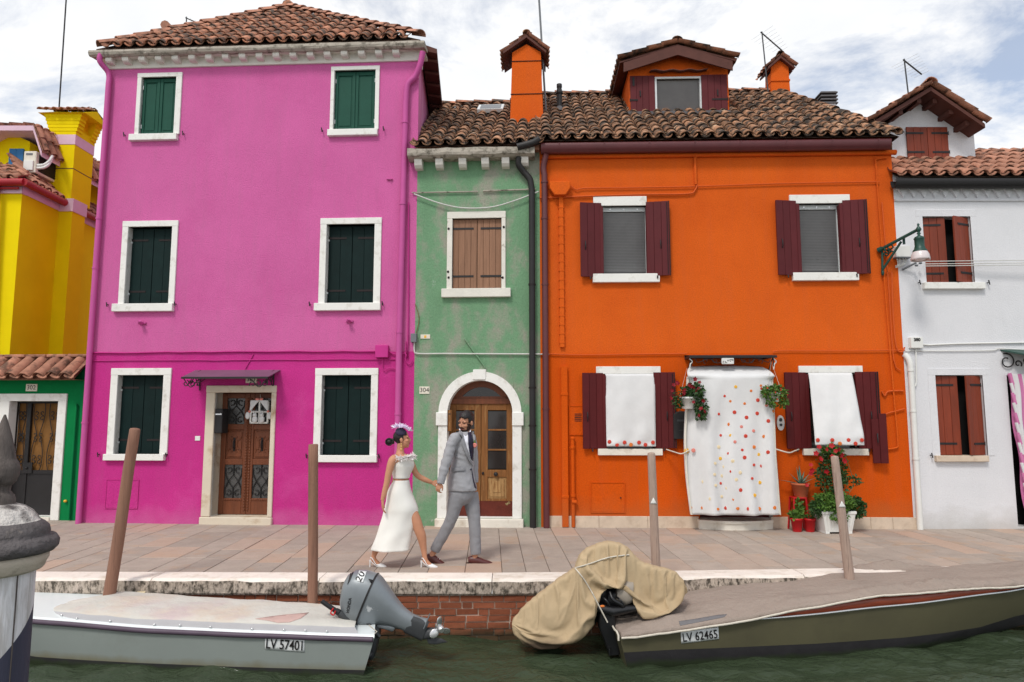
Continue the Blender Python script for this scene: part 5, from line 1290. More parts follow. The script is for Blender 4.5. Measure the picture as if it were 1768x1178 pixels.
# ducts and wires: parts of the house
r = F.rect(948, 318, 985, 341); mb = MB(); w2 = (r[1] - r[0]) / 2; um_ = (r[0] + r[1]) / 2; hq = r[3] - r[2]
mb.prism([(um_ - w2 * .5, r[2]), (um_ + w2 * .5, r[2]), (um_ + w2 * .95, r[2] + hq * .5), (um_ + w2 * .95, r[3]), (um_ - w2 * .95, r[3]), (um_ - w2 * .95, r[2] + hq * .5)], -.14, .0)
hd = part('duct_hood', mb, M['orange'], orange, bevel=.01)
ua = F.u(969, 400); ub = F.u(972, 615)
mb = MB(); mb.box(ua - .035, ua + .035, -.05, .0, F.z(970, 600), r[2])
for i in range(16): z = F.z(970, 360 + i * 15.5); mb.box(ua - .045, ua + .045, -.056, .0, z - .006, z + .006)
part('duct', mb, M['orange'], orange)
ub = F.u(975, 780); mb = MB(); mb.box(ub - .05, ub + .05, -.075, .0, .01, F.z(975, 633))
for py in (681, 857): z = F.z(975, py); mb.box(ub - .058, ub + .058, -.082, .0, z - .02, z + .02)
part('duct', mb, M['orange_low'], orange, bevel=.004)
ub = F.u(989, 830); mb = MB(); mb.tube([(ub, -.05, .01), (ub, -.05, F.z(989, 757))], .03, 8); mb.ell((ub, -.05, F.z(989, 757)), (.036, .036, .03)); mb.tube([(ub + .05, -.07, F.z(989, 866)), (ub - .02, -.07, F.z(989, 866))], .03, 8)
for py in (772, 855): mb.tube([(ub, -.05, F.z(989, py) - .02), (ub, -.05, F.z(989, py) + .02)], .042, 8)
part('standpipe', mb, M['orange_low'], orange)
def run(pts, r=.010, m='orange_trim', v=-.03, k=3, name='cable'):
    cable(orange, smooth_path([(F.u(x, y), v, F.z(x, y)) for x, y in pts], k), r, m, name)
run([(985, 322), (996, 329), (1010, 326), (1100, 325), (1200, 323), (1350, 318), (1517, 315)], .009)
run([(932, 343), (985, 341), (1100, 337), (1185, 336), (1199, 330), (1203, 320)], .014)
cable(orange, [(F.u(1201, 320), -.03, F.z(1201, 320)), (F.u(1199, 274), -.03, F.z(1199, 274)), (F.u(1204, 270), -.03, F.z(1204, 270)), (F.u(1340, 268), -.03, F.z(1340, 268))], .024, 'orange', 'conduit')
us = [F.u(1513, 300), F.u(1548, 800)]
cable(orange, smooth_path([(F.u(1530, 272), -.03, F.z(1530, 274)), (F.u(1512, 276), -.03, F.z(1512, 277)), (F.u(1511, 290), -.03, F.z(1511, 292)), (F.u(1524, 470), -.03, F.z(1524, 470)), (F.u(1535, 605), -.03, F.z(1535, 605)), (F.u(1543, 700), -.03, F.z(1543, 700)), (F.u(1548, 760), -.03, F.z(1548, 760)), (F.u(1546, 773), -.03, F.z(1546, 773)), (F.u(1520, 776), -.03, F.z(1520, 776))], 4), .013, 'orange', 'conduit')
run([(1521, 350), (1533, 500), (1541, 620), (1553, 640)], .010); run([(1538, 470), (1540, 540), (1546, 600), (1556, 608), (1560, 600)], .012)
run([(932, 611), (1000, 613), (1100, 612), (1185, 611)], .009); run([(1335, 610), (1345, 606), (1450, 606), (1560, 605)], .008)
run([(1521, 676), (1526, 684), (1532, 676), (1558, 675)], .013); run([(1519, 722), (1530, 714), (1545, 710), (1560, 706)], .010)
for bx in ((1021, 834, 1078, 884), (984, 702, 1006, 750)):
    r = F.rect(*bx); mb = MB(); mb.box(r[0], r[1], -.008, .001, r[2], r[3]); mo = part('meter_door', mb, M['orange_low'], orange, bevel=.003); mb = MB(); t_ = .014
    for (a, b, c, d) in ((r[0] - t_, r[1] + t_, r[3], r[3] + t_), (r[0] - t_, r[1] + t_, r[2] - t_, r[2]), (r[0] - t_, r[0], r[2], r[3]), (r[1], r[1] + t_, r[2], r[3])): mb.box(a, b, -.016, .001, c, d)
    part('meter_frame', mb, M['orange_low'], mo)
    if bx[0] == 984:
        q = MB(); g_ = F.rect(992, 715, 1004, 727)
        for i in range(5): z = g_[2] + (g_[3] - g_[2]) * i / 4; q.box(g_[0], g_[1], -.013, -.008, z - .006, z + .006)
        part('vent_slats', q, M['rust_iron'], mo)
    else: q = MB(); q.tube([(r[1] - .06, -.03, r[2] + .22), (r[1] - .06, 0, r[2] + .22)], .012, 6); part('knob', q, M['rust_iron'], mo)
# doorway with its step; the door behind the cloth
mb = MB(); mb.box(dr[0], dr[1], .18, .23, .13, dr[3]); part('door', mb, M['maroon_low'], orange)
us0, us1 = F.u(1204, 902), F.u(1331, 902); mb = MB(); pr = []
for i in range(13): f = i / 12; pr.append((us0 + (us1 - us0) * f, -.10 - .14 * math.sin(math.pi * f)))
mb.rings([[Vector((us0, .2, z)), *[Vector((x, y, z)) for x, y in pr], Vector((us1, .2, z))] for z in (-.03, .10)], True, 0, False)
mb.rings([[Vector((us0 - .02, .2, z)), *[Vector((x, y - .025, z)) for x, y in pr], Vector((us1 + .02, .2, z))] for z in (.102, .14)], True, 0, False)
part('step', mb, M['stone'], orange, bevel=.006)
# iron rail canopy with scrolls and a number plate
r = F.rect(1190, 613, 1340, 618, -.3); zf = F.z(1265, 616, -.34); a, b = F.u(1190, 616, -.34), F.u(1341, 616, -.34); um_ = (a + b) / 2; h2 = (b - a) / 2
t = thing('door_canopy', 'brown iron canopy frame with thin scrolls above the white cloth doorway', 'canopy', F.world(um_, 0, zf), F.a, 'canopies over doors')
mb = MB(); mb.box(-h2, h2, -.36, -.33, -.02, .02); mb.box(-h2, -h2 + .03, -.33, 0, -.02, .02); mb.box(h2 - .11, h2 - .08, -.33, 0, -.02, .02); mb.box(-h2, h2, -.02, 0, .0, .05); part('frame', mb, M['iron'], t, bevel=.003)
mb = MB(); mb.add([(-h2, -.33, .015), (h2, -.33, .015), (h2, 0, .05), (-h2, 0, .05), (-h2, -.33, .021), (h2, -.33, .021), (h2, 0, .056), (-h2, 0, .056)], [(0, 1, 2, 3), (7, 6, 5, 4), (0, 4, 5, 1)]); part('sheet', mb, M['soffit'], t)
mb = MB()
for s_ in (-1, 1):
    x = s_ * h2 * .94; mb.tube([(x, -.30, 0), (x, -.30, -.15)], .009, 5); mb.tube([(x, -.02, -.25), (x, -.28, -.01)], .010, 5)
    for c_, R0, a0, da in ((.40, .055, 1.5, 6), (.62, .05, -1.5, -6), (.25, .04, 1.5, -5)): mb.tube(spiral(s_ * h2 * c_, -.06, .008, R0, a0, a0 + da * s_, 14, -.34), .005, 5)
    mb.tube(smooth_path([(s_ * h2 * .15, -.34, -.02), (s_ * h2 * .35, -.34, -.10), (s_ * h2 * .55, -.34, -.03), (s_ * h2 * .8, -.34, -.09), (s_ * h2 * .86, -.34, -.02)], 4), .005, 5)
part('scrollwork', mb, M['iron'], t)
pu, pz = F.L(1256, 623, -.33); np_ = thing('house_number', 'ornate white enamel number plate hung under the canopy rail of the orange house', 'sign', F.world(pu, -.345, pz), F.a, 'house number plates')
mb = MB(); mb.box(-.095, .095, -.01, .01, -.055, .055); part('plate', mb, M['white_plastic'], np_, bevel=.01)
mb = MB()
for i in range(5): mb.tube(spiral(-.065 + i * .033, RND.uniform(-.02, .02), .003, .020, i, i + 5, 9, -.012), .0035, 4)
part('ornament', mb, M['ink'], np_)
# the door cloth
cl = thing('door_curtain', 'big white cloth dotted with crochet flowers hung out over the orange doorway', 'curtain', F.world(um_, -.33, 0), F.a)
OUT = .40
def cu(px, py): q = F.L(px, py, -OUT); return q[0] - um_, q[1]
left = [(1188, 650), (1187, 690), (1184, 740), (1184, 780), (1187, 830), (1194, 890)]; right = [(1338, 650), (1340, 700), (1342, 740), (1344, 790), (1348, 840), (1352, 890)]
LP = smooth_path([Vector((*cu(*p), 0)) for p in left], 8); RP = smooth_path([Vector((*cu(*p), 0)) for p in right], 8)
mb = MB(); nx = 60; V_ = []
ztop = F.z(1262, 633, -.10); rows = []
for j in range(7):      # the sloping top
    f = j / 6; y = -.05 - (OUT - .05) * f + .0; sh_ = (1 - f)
    a_, b_ = LP[0].x + .0 * sh_ + .12 * sh_ ** 2, RP[0].x - .12 * sh_ ** 2
    rows.append([(Vector((a_ + (b_ - a_) * i / nx, y + .33, ztop + (LP[0].y - ztop) * f ** 1.3 - .0 + .02 * sh_ * math.sin(math.pi * i / nx)))) for i in range(nx + 1)])
for j in range(1, len(LP)):
    f = j / (len(LP) - 1); r_ = []
    for i in range(nx + 1):
        g_ = i / nx; A = LP[j]; B = RP[j]
        fold = .036 * f * math.sin(g_ * 17 + 1.2 * math.sin(f * 3)) + .026 * f * math.sin(g_ * 29 + 2 + f * 2) + .045 * (mnoise.noise(Vector((g_ * 3, f * 2.5, 3))))
        edge = .10 * (abs(2 * g_ - 1) ** 6)
        r_.append(Vector((A.x + (B.x - A.x) * g_, -OUT + .33 + fold + edge, A.y + (B.y - A.y) * g_)))
    rows.append(r_)
mb.rings(rows, False, 0, True, closed=False); cloth = part('cloth', mb, M['linen'], cl, fixn=False)
so = cloth.modifiers.new('thickness', 'SOLIDIFY'); so.thickness = .004
# side returns of the cloth towards the wall
for P_, s_ in ((LP, -1), (RP, 1)):
    mb = MB(); rw = [[Vector((p_.x, -OUT + .33 + .10 + .0, p_.y)), Vector((p_.x - s_ * .02, -.06 + .02, p_.y)), Vector((p_.x - s_ * .05, .22, p_.y))] for p_ in P_]; mb.rings(rw, False, 0, True, closed=False); sc_ = part('side_panel', mb, M['linen_cream'], cl, fixn=False)
FLW = [(1270, 668, 's'), (1297, 675, 'o'), (1251, 684, 'r'), (1261, 693, 'o'), (1286, 697, 'o'), (1309, 691, 'R'), (1324, 700, 'p'), (1337, 710, 'o'), (1241, 715, 'r'), (1268, 712, 'R'), (1289, 721, 'R'), (1308, 714, 'R'), (1327, 727, 'R'), (1259, 733, 'O'), (1280, 737, 'p'), (1245, 752, 'r'), (1261, 752, 'y'), (1287, 753, 'R'), (1301, 744, 'p'), (1320, 754, 'O'), (1268, 763, 'p'), (1241, 772, 'C'), (1257, 783, 'r'), (1281, 777, 'r'), (1302, 772, 'O'), (1244, 792, 'Y'), (1264, 796, 'C'), (1285, 790, 'R'), (1311, 785, 'Y'), (1326, 781, 'R'), (1234, 800, 'c'), (1251, 806, 'C'), (1302, 803, 'r'), (1317, 805, 'R'), (1261, 814, 'r'), (1277, 816, 'C'), (1233, 819, 'c'), (1248, 822, 'C'), (1270, 828, 'C'), (1298, 826, 'r'), (1215, 832, 'C'), (1245, 835, 'r'), (1235, 838, 'c'), (1256, 843, 'C'), (1278, 846, 'R'), (1314, 834, 'Y'), (1226, 861, 'C'), (1247, 858, 'c'), (1267, 862, 'O'), (1302, 855, 'Y'), (1215, 878, 'O'), (1239, 879, 'o'), (1255, 878, 'R'), (1274, 878, 'O'), (1291, 878, 'R'), (1312, 879, 'O'), (1338, 877, 'O'), (1197, 878, 'o'), (1314, 666, 'o'), (1315, 671, 'r')]
cm_ = {'r': ('fl_red', .026), 'R': ('fl_red', .036), 'o': ('fl_orange', .026), 'O': ('fl_orange', .034), 'y': ('fl_yellow', .028), 'Y': ('fl_yellow', .033), 'c': ('fl_cream', .027), 'C': ('fl_cream', .033), 'p': ('fl_pink', .03), 's': ('fl_yellow', .03)}
for px, py, k in FLW:
    x, z = cu(px, py); m_, s_ = cm_[k]
    # depth of the cloth here
    j = min(range(len(LP)), key=lambda q: abs(LP[q].y - z)); A, B = LP[j], RP[j]; g_ = (x - A.x) / (B.x - A.x); g_ = min(max(g_, 0), 1); row = rows[6 + j] if 6 + j < len(rows) else rows[-1]
    y = row[int(g_ * nx)].y; flower(cl, x, y - .004, z, s_, m_)
mb = MB()
for s_, (x0, y0) in ((-1, (1191, 778)), (1, (1342, 776))):
    p_ = cu(x0, y0); e = F.L(1150 if s_ < 0 else 1378, 776, -.08)
    mb.tube(smooth_path([(p_[0], -OUT + .33 + .05, p_[1]), ((p_[0] * .6 + (e[0] - um_) * .4), -.05, p_[1] - .05), ((p_[0] * .3 + (e[0] - um_) * .7), .05, p_[1] - .03), (e[0] - um_, .22, e[1])], 5), .010, 6)
part('tie', mb, M['rope'], cl)
x, z = cu(1188, 779); flower(cl, x - .01, -OUT + .33 + .06, z, .05, 'fl_yellow'); flower(cl, x + .08, -OUT + .33, z + .01, .04, 'fl_pink')
# white hooks that carry the cloth
for px in (1193, 1338):
    u, z = F.L(px, 628, -.30); u -= um_; mb = MB(); mb.tube(smooth_path([(u - .02, .03, z + .08), (u + .02, .03, z + .03), (u - .01, .03, z - .01), (u - .02, .04, z - .09)], 4), .010, 6); part('hook', mb, M['white_plastic'], cl)
# black mailbox and meter beside the doorway
r = F.rect(1165, 710, 1188, 758, -.06); u = (r[0] + r[1]) / 2; hh = (r[3] - r[2]) / 2; w2 = (r[1] - r[0]) / 2 + .03
t = thing('mailbox', 'black arched mailbox on the orange wall beside the white cloth doorway', 'mailbox', F.world(u, 0, (r[2] + r[3]) / 2), F.a, 'mailboxes')
mb = MB(); pr = [(-w2, -hh), (w2, -hh)] + [(w2 * math.cos(math.pi * i / 8), hh - .08 + .08 * math.sin(math.pi * i / 8)) for i in range(9)]; mb.prism(pr, -.13, .0); part('body', mb, M['iron'], t, bevel=.006)
mb = MB(); mb.box(-w2 * .6, w2 * .6, -.137, -.13, hh * .25, hh * .4); mb.box(-w2 * .4, w2 * .4, -.138, -.13, -hh * .4, -hh * .34); part('flap', mb, M['motor_dark'], t)
r = F.rect(1343, 718, 1354, 743, -.04); u, z = (r[0] + r[1]) / 2, (r[2] + r[3]) / 2; t = thing('bell_plate', 'small oval white doorbell panel on the orange wall by the cloth', 'doorbell', F.world(u, 0, z), F.a)
mb = MB(); mb.rings([[Vector((.06 * math.cos(a), y, .12 * math.sin(a))) for a in [2 * math.pi * i / 16 for i in range(16)]] for y in (0, -.03)], True, 0, False); part('plate', mb, M['white_plastic'], t, bevel=.005)
mb = MB(); mb.ell((.0, -.035, .05), (.025, .012, .03)); mb.box(-.02, .02, -.036, -.03, -.05, -.01); part('button', mb, M['motor_dark'], t)
# ================================================================== white house on the right
F = FW_
white = thing('house', 'plain white house with red-brown wooden shutters and a gabled roof dormer', 'house', F.P, F.a, 'canal front houses')
zt = F.z(1660, 322)
wu, wl_ = F.rect(1596, 374, 1679, 489), F.rect(1619, 648, 1701, 787)
dx0 = F.u(1748, 780); d_op = (dx0, dx0 + 1.0, .03, F.z(1760, 648), .25)
mb = MB(); DW = 6.0
wall_grid(mb, 0.0, WW, -.05, zt + .2, [(*wu, .20), (*wl_, .20), d_op], .2)
shell(mb, [(WW, 0), (WW, DW), (0, DW), (0, 0)], -.05, zt + .2, 0)
part('wall', mb, [M['white_st'], M['white_st'], M['white_st'], M['dark_void']], white, fixn=False)
for r, sl, box_ in ((wu, (1592, 488.5, 1697, 500), (1584, 362, 1688, 490)), (wl_, (1613, 786, 1703, 797), (1606, 636, 1712, 790))):
    s_ = F.rect(*sl); mb = MB(); mb.box(s_[0], s_[1], -.07, .2, s_[2], r[2] + .003); wn_ = part('window', mb, M['plinth' if r is wl_ else 'white_paint'], white, bevel=.006)
    b = F.rect(*box_); mb = MB(); mb.box(b[0], r[0] - .0, -.008, .02, r[2], r[3]); mb.box(r[1], b[1], -.008, .02, r[2], r[3]); mb.box(b[0], b[1], -.009, .02, r[3], b[3]); part('surround', mb, M['white_st'], wn_, bevel=.003)
    w2, hh = (r[1] - r[0]) / 2, r[3] - r[2]
    shutter(white, w2 * .96, hh - .02, T(r[0] + .004, .06, r[2] + .01, 0, 0, -.10), planks=3, mp='red_wood', hinges=((hh * .14, 0), (hh * .87, 0)), hm='iron', hl=w2 * .78)
    Mx = T(r[1] - .004, .05, r[2] + .01, 0, 0, .42) @ T(-w2 * .92, 0, 0)
    shutter(white, w2 * .92, hh - .02, Mx, planks=3, mp='red_wood', hinges=((hh * .14, 1), (hh * .87, 1)), hm='iron', hl=w2 * .7)
    dog(white, s_[0] - .06, s_[3] - .0)
    if r is wu: dog(white, s_[1] + .07, s_[3] + .0)
# moulded eave with triangles, gutter, roof
z0, z1 = F.z(1660, 348), F.z(1660, 326)
mb = MB(); mb.box(.0, WW, -.03, .1, z0, z0 + .03); mb.box(.0, WW, -.05, .1, z1 - .015, zt + .08); ev = part('eave_band', mb, M['white_st'], white, bevel=.004)
n = 24
for i in range(n):
    u = .06 + i * .172; q = MB(); q.prism([(u, z1 - .015), (u + .075, z0 + .055), (u + .15, z1 - .015)][::1], -.04, .01); part('dentil', q, M['white_st'], ev)
zg1, zg0 = F.z(1660, 307, -.25), F.z(1660, 322, -.25); rg = (zg1 - zg0)
prf = [(-.14 + rg * .62 * math.cos(a), zg1 + rg * math.sin(a)) for a in [math.pi + math.pi * i / 10 for i in range(11)]]; prf2 = [(-.14 + rg * .56 * math.cos(a), zg1 + .004 + rg * .92 * math.sin(a)) for a in [2 * math.pi - math.pi * i / 10 for i in range(11)]]
q = MB(); q.rings([[Vector((u, y, z)) for y, z in prf + prf2] for u in (F.u(1546, 315, -.2), WW + .1)], True, 0, True); gt = part('gutter', q, M['iron'], white)
ze = max(F.z(1660, 304, -.2), zg1); O = Vector((0, -.2, ze)); vr = 1.30; zr = ze + (vr + .2) * .66; E_ = Vector((0, vr + .2, zr - ze)); LL = E_.length
mb = MB(); mb.add([(-.02, O.y, ze - .02), (WW, O.y, ze - .02), (WW, vr, zr - .02), (-.02, vr, zr - .02), (WW, DW, ze + .2), (-.02, DW, ze + .2)], [(0, 1, 2, 3), (3, 2, 4, 5)]); wroof = part('roof', mb, M['roof_under'], white)
def roof_zw(v_): return ze + (v_ + .2) * (zr - ze) / (vr + .2)
tile_field(wroof, O, (1, 0, 0), E_, LL, lambda t: (0, WW), m='tile_red', pitch=.205, expo=.30, ln=.42, seed=61, limit=200)
vd = find_v(F, 1600, 279, roof_zw) - .02
# dormer with shutters and a gable of tiles on brackets
u0, u1 = F.u(1534, 230, vd), F.u(1682, 240, vd); zb = F.z(1600, 282, vd) - .05; um = (u0 + u1) / 2; sl = .62
zl = F.z(1600, 214, vd); za = zl + (u1 - u0) / 2 * sl
mb = MB(); ve = 3.6
mb.add([(u0, vd, zb), (u1, vd, zb), (u1, vd, zl), (um, vd, za), (u0, vd, zl), (u0, ve, zb), (u1, ve, zb), (u1, ve, zl), (um, ve, za), (u0, ve, zl)], [(0, 1, 2, 3, 4), (1, 6, 7, 2), (5, 0, 4, 9)])
dm = part('dormer', mb, M['white_st'], white, fixn=False)
r = F.rect(1566, 219.5, 1638, 280, vd - .03); w2, hh = (r[1] - r[0]) / 2, r[3] - r[2]
for i in (0, 1): shutter(white, w2 - .004, hh, T(r[0] + i * w2 + .002, vd - .035, r[2]), planks=3, mp='red_wood', hinges=((hh * .28, i), (hh * .82, i)), hm='iron', hl=w2 * .8)
q = MB(); q.box(r[0] - .02, r[1] + .02, vd - .06, vd, r[2] - .035, r[2] - .005); part('sill', q, M['white_paint'], dm)
vf = vd - .42; uL, uR = F.u(1501, 216, vf), F.u(1700, 205, vf); zA, zE = F.z(1607, 147, vf), F.z(1600, 211, vf); um = F.u(1607, 150, vf)
A_ = [(uL, zE), (um, zA), (uR, zE)]
mb = MB(); mb.add([(u, vf, z - .03) for u, z in A_] + [(u, ve, z - .03) for u, z in A_] + [(u, vf, z - .10) for u, z in A_] + [(u, ve, z - .10) for u, z in A_], [(0, 1, 4, 3), (1, 2, 5, 4), (6, 9, 10, 7), (7, 10, 11, 8), (0, 6, 7, 1), (1, 7, 8, 2), (3, 9, 6, 0), (2, 8, 11, 5)])
drf = part('dormer_roof', mb, M['soffit'], white)
for f, s_ in ((.26, 0), (.56, 0), (.86, 0), (.86, 1), (.56, 1), (.26, 1)):
    p_ = A_[0] if s_ == 0 else A_[2]; u = p_[0] + (um - p_[0]) * f; z = p_[1] + (zA - p_[1]) * f - .17
    if u0 - .1 < u < u1 + .1: q = MB(); q.box(u - .036, u + .036, vf + .10, vd + .1, z - .005, z + .07); part('purlin', q, M['soffit'], drf)
for s_ in (0, 1):
    p_ = A_[0] if s_ == 0 else A_[2]; e = Vector((um - p_[0], 0, zA - p_[1])); tile_field(drf, (p_[0], ve if s_ == 0 else vf, p_[1]), (0, -1, 0) if s_ == 0 else (0, 1, 0), e, e.length, lambda t: (0, ve - vf), m='tile_red', pitch=.20, expo=.27, ln=.35, seed=71 + s_, limit=80)
ridge(drf, (um, vf - .04, zA + .02), (um, ve, zA + .02), m='tile_red')
q = MB(); q.box(u0 - .05, u1 + .02, vd - .08, vd + .02, zb + .0, zb + .07); part('flashing', q, M['lead'], drf)
a = F.L(1569, 165, vd + .5); antenna('slender tv antenna rising behind the dormer of the white house', F.world(a[0], vd + .5, a[1] - .1), F.z(1565, 102, vd + .5) - a[1] + .1, .48, F.u(1569, 130, vd) - F.u(1565, 130, vd), 8, tilt=-.38, yaw=.4, elen=.55)
# parapet behind
q = MB(); a = F.rect(1690, 262, 1800, 300, 1.5); q.prism([(a[0], a[2] - .3), (a[1] + .8, a[2] - .3), (a[1] + .8, F.z(1768, 259, 1.5)), (a[0], F.z(1696, 267, 1.5))], 1.5, 1.7); pp = part('parapet', q, M['white_st'], white)
q = MB(); q.prism([(a[0], F.z(1696, 267, 1.5)), (a[1] + .8, F.z(1768, 259, 1.5)), (a[1] + .8, F.z(1768, 259, 1.5) + .04), (a[0], F.z(1696, 267, 1.5) + .04)], 1.45, 1.75); part('coping', q, M['lead'], pp)
# white down pipe on the joint with the orange house, boxes, wires
u, v = F.u(1569, 660), -.06; ub_ = F.u(1583, 880)
pipe(white, 'downpipe', smooth_path([(u - .05, -.02, F.z(1567, 612)), (u, v, F.z(1568, 625)), (u + .01, v, F.z(1570, 650))], 4) + [((u + ub_) / 2, v, 1.0), (ub_, v, 0)], .045, 'white_plastic', collars=(F.z(1570, 640), F.z(1575, 710), F.z(1580, 792)))
r = F.rect(1568, 583, 1589, 602); mb = MB(); mb.box(r[0], r[1], -.08, .001, r[2], r[3]); jb = part('junction_box', mb, M['white_plastic'], white, bevel=.006)
text('380', .07, jb, Mx=FACE((r[0] + r[1]) / 2, -.082, r[3] - .045), bold=.003)
cw = lambda pts, rr_=.009, m='white_plastic': cable(white, smooth_path([(F.u(x, y), -.02, F.z(x, y)) for x, y in pts], 3), rr_, m)
cw([(1589, 594), (1602, 596), (1650, 594), (1768, 592), (1850, 592)], .012); cw([(1562, 606), (1650, 606), (1714, 605), (1722, 602), (1768, 604), (1850, 604)], .008); cw([(1580, 603), (1581, 660), (1576, 668)], .012)
lw = thing('overhead_wires', 'three thin parallel wires running from the bracket across the white house', 'wires', F.world(F.u(1590, 455), -.1, F.z(1590, 456)), F.a, 'wall cables')
z00 = F.z(1590, 456); mb = MB()
for py in (454, 458.5, 462): mb.tube([(0, 0, F.z(1600, py) - z00), (3.2, -.1, F.z(1600, py) - z00 + .02)], .007, 5)
part('wire', mb, M['cable'], lw)
mb = MB(); a, b = F.L(1563, 464, -.1), F.L(1581, 454, -.1); uo = F.u(1590, 455); mb.tube([(a[0] - uo, .09, a[1] - z00), (b[0] - uo, -.02, b[1] - z00)], .016, 6)
for px, py in ((1581, 459), (1588, 455)): q = F.L(px, py, -.1); mb.ell((q[0] - uo, -.02, q[1] - z00), (.028, .028, .018), None, 8, 5)
part('bracket', mb, M['grey_box'], lw)
# canopy and striped curtain at the frame edge
u = F.u(1722, 607, -.3); t = thing('door_canopy', 'slim dark canopy with curling iron bracket on the white house', 'canopy', F.world(F.u(1740, 605), 0, F.z(1740, 607)), F.a, 'canopies over doors')
mb = MB(); mb.add([(-.12, 0, .01), (1.3, 0, .01), (1.3, -.5, -.16), (.22, -.5, -.16), (-.12, 0, .03), (1.3, 0, .03), (1.3, -.5, -.14), (.22, -.5, -.14)], [(0, 1, 2, 3), (7, 6, 5, 4), (0, 4, 7, 3), (3, 7, 6, 2)]); part('sheet', mb, M['lamp_green'], t)
mb = MB()
for i, (x, z, R0, a0, da) in enumerate(((.0, -.16, .13, 1.2, 7), (.16, -.20, .06, -1, -6), (.28, -.14, .07, 1, 6), (.42, -.20, .06, -1, -6), (.54, -.15, .06, 1, 6))): mb.tube(spiral(x - .05, z, .02 if i else .05, R0, a0, a0 + da, 18, -.03 - i * .02), .011, 6)
part('bracket', mb, M['iron'], t)
t = thing('striped_curtain', 'pink and white striped door curtain hanging at the white house doorway', 'curtain', F.world(dx0, 0, 0), F.a)
zt_ = F.z(1755, 655); mb = MB(); rows = []
for j in range(31):
    f = j / 30; z = zt_ * (1 - f) + .08; a_ = .0 + .05 * f * 0 + (-.03 + .14 * f ** 1.1) + .02 * math.sin(f * 14); rows.append([Vector((a_ + (1.0 - a_) * i / 40, -.06 + .035 * math.sin(i * .9 + f) * (.3 + f), z)) for i in range(41)])
mb.rings(rows, False, 0, True, closed=False)
for i in range(len(mb.f)): mb.m[i] = ((i % 40) // 3) % 2
part('cloth', mb, [M['stripe_pink'], M['linen']], t, fixn=False)
mb = MB()
for j in range(16):
    f = j / 15; mb.tube([(-.02 + .13 * f, -.10, zt_ * (1 - f) + .09), (.02 + .13 * f, -.10, zt_ * (1 - f - .06) + .05)], .024, 6, mi=j % 2)
part('twisted_edge', mb, [M['stripe_pink'], M['linen']], t)
# white slatted chimney between orange and white roofs
u, z = FO_.L(1427, 198, 3.6); t = thing('chimney', 'white chimney pot with four dark slatted cowl plates behind the orange roof', 'chimney', FO_.world(u, 3.6, z), FO_.a, 'roof chimneys')
w2 = FO_.u(1439, 190, 3.6) - u; H = FO_.z(1427, 161, 3.6) - z
mb = MB(); mb.box(-w2 * .95, w2 * .95, -w2, w2, -1.0, H * .40); part('shaft', mb, M['white_st'], t)
for i in range(4):
    z_ = H * (.36 + .16 * i); mb = MB(); mb.rings([[Vector((x * w2 * k, y * w2 * k, z_ + dz)) for x, y in ((-1, -1), (1, -1), (1, 1), (-1, 1))] for k, dz in ((1.2, 0), (1.2, .02), (1.0, .05))], True, 0, False); part('cowl_plate', mb, M['lead'], t)
# street lamp on its iron bracket
lp0 = F.world(F.u(1546, 432), -.02, F.z(1546, 432)); lmp = thing('street_lamp', 'green bell-shaped street lamp on an ornate iron arm between orange and white houses', 'lamp', lp0, F.a)
Yl = .55; U = lambda px, py, v: (F.u(px, py, v) - F.u(1546, 432), F.z(px, py, v) - F.z(1546, 432))
p0 = U(1520, 431, -.05); p1 = U(1586, 396, -Yl)
mb = MB(); mb.tube([(p0[0], -.03, p0[1]), (p1[0], -Yl + .02, p1[1])], .026, 8); mb.tube([(p0[0] - .02, -.0, p0[1] - .01), (p0[0] + .02, -.05, p0[1] + .01)], .045, 8); part('arm', mb, M['lamp_green'], lmp)
mb = MB(); q0 = U(1523, 440, -.04); q1 = U(1523, 466, -.04); q2 = U(1556, 415, -.28)
mb.tube([(q0[0], -.03, q0[1] + .08), (q1[0], -.03, q1[1])], .02, 6); mb.tube([(q1[0] - .01, -.03, q1[1] - .02), (q2[0], -.26, q2[1] - .02)], .02, 6)
for f, s_ in ((.25, 1), (.5, -1), (.72, 1)):
    c_ = Vector((q0[0] + (q2[0] - q0[0]) * f * .7, -.03 - .2 * f * .7, q0[1] + (q2[1] - q0[1]) * f - .035)); mb.tube([c_ + Vector((p_[0], 0, p_[2])) for p_ in spiral(0, 0, .01, .07, f * 6, f * 6 + s_ * 7, 14)], .012, 5)
mb.ell((q1[0] + .0, -.03, q1[1] - .05), (.025, .025, .05), None, 8, 5)
mb.tube([(q2[0] + .03, -.28, q2[1] + .04), (q2[0] + .03, -.28, q2[1] - .07)], .022, 6); part('bracket', mb, M['lamp_green'], lmp)
lx, lz0 = U(1588, 450, -Yl); zt_ = U(1588, 388, -Yl)[1]; hk = (zt_ - lz0) / 62
def Z(py): return lz0 + (450 - py) * hk
k = hk
mb = MB(); mb.lathe([(.004, Z(386)), (2.2 * k, Z(389)), (1.2 * k, Z(391)), (3.2 * k, Z(394)), (4.6 * k, Z(397)), (3.2 * k, Z(400)), (1.8 * k, Z(402)), (3.4 * k, Z(404)), (1.8 * k, Z(406)), (2.6 * k, Z(408)), (6.5 * k, Z(410)), (8.6 * k, Z(413)), (7.6 * k, Z(414.5)), (7.4 * k, Z(426)), (8.2 * k, Z(428)), (8.6 * k, Z(431)), (10.2 * k, Z(432)), (11.4 * k, Z(435)), (11 * k, Z(436))], 20, (lx, -Yl, 0)); part('housing', mb, M['lamp_green'], lmp)
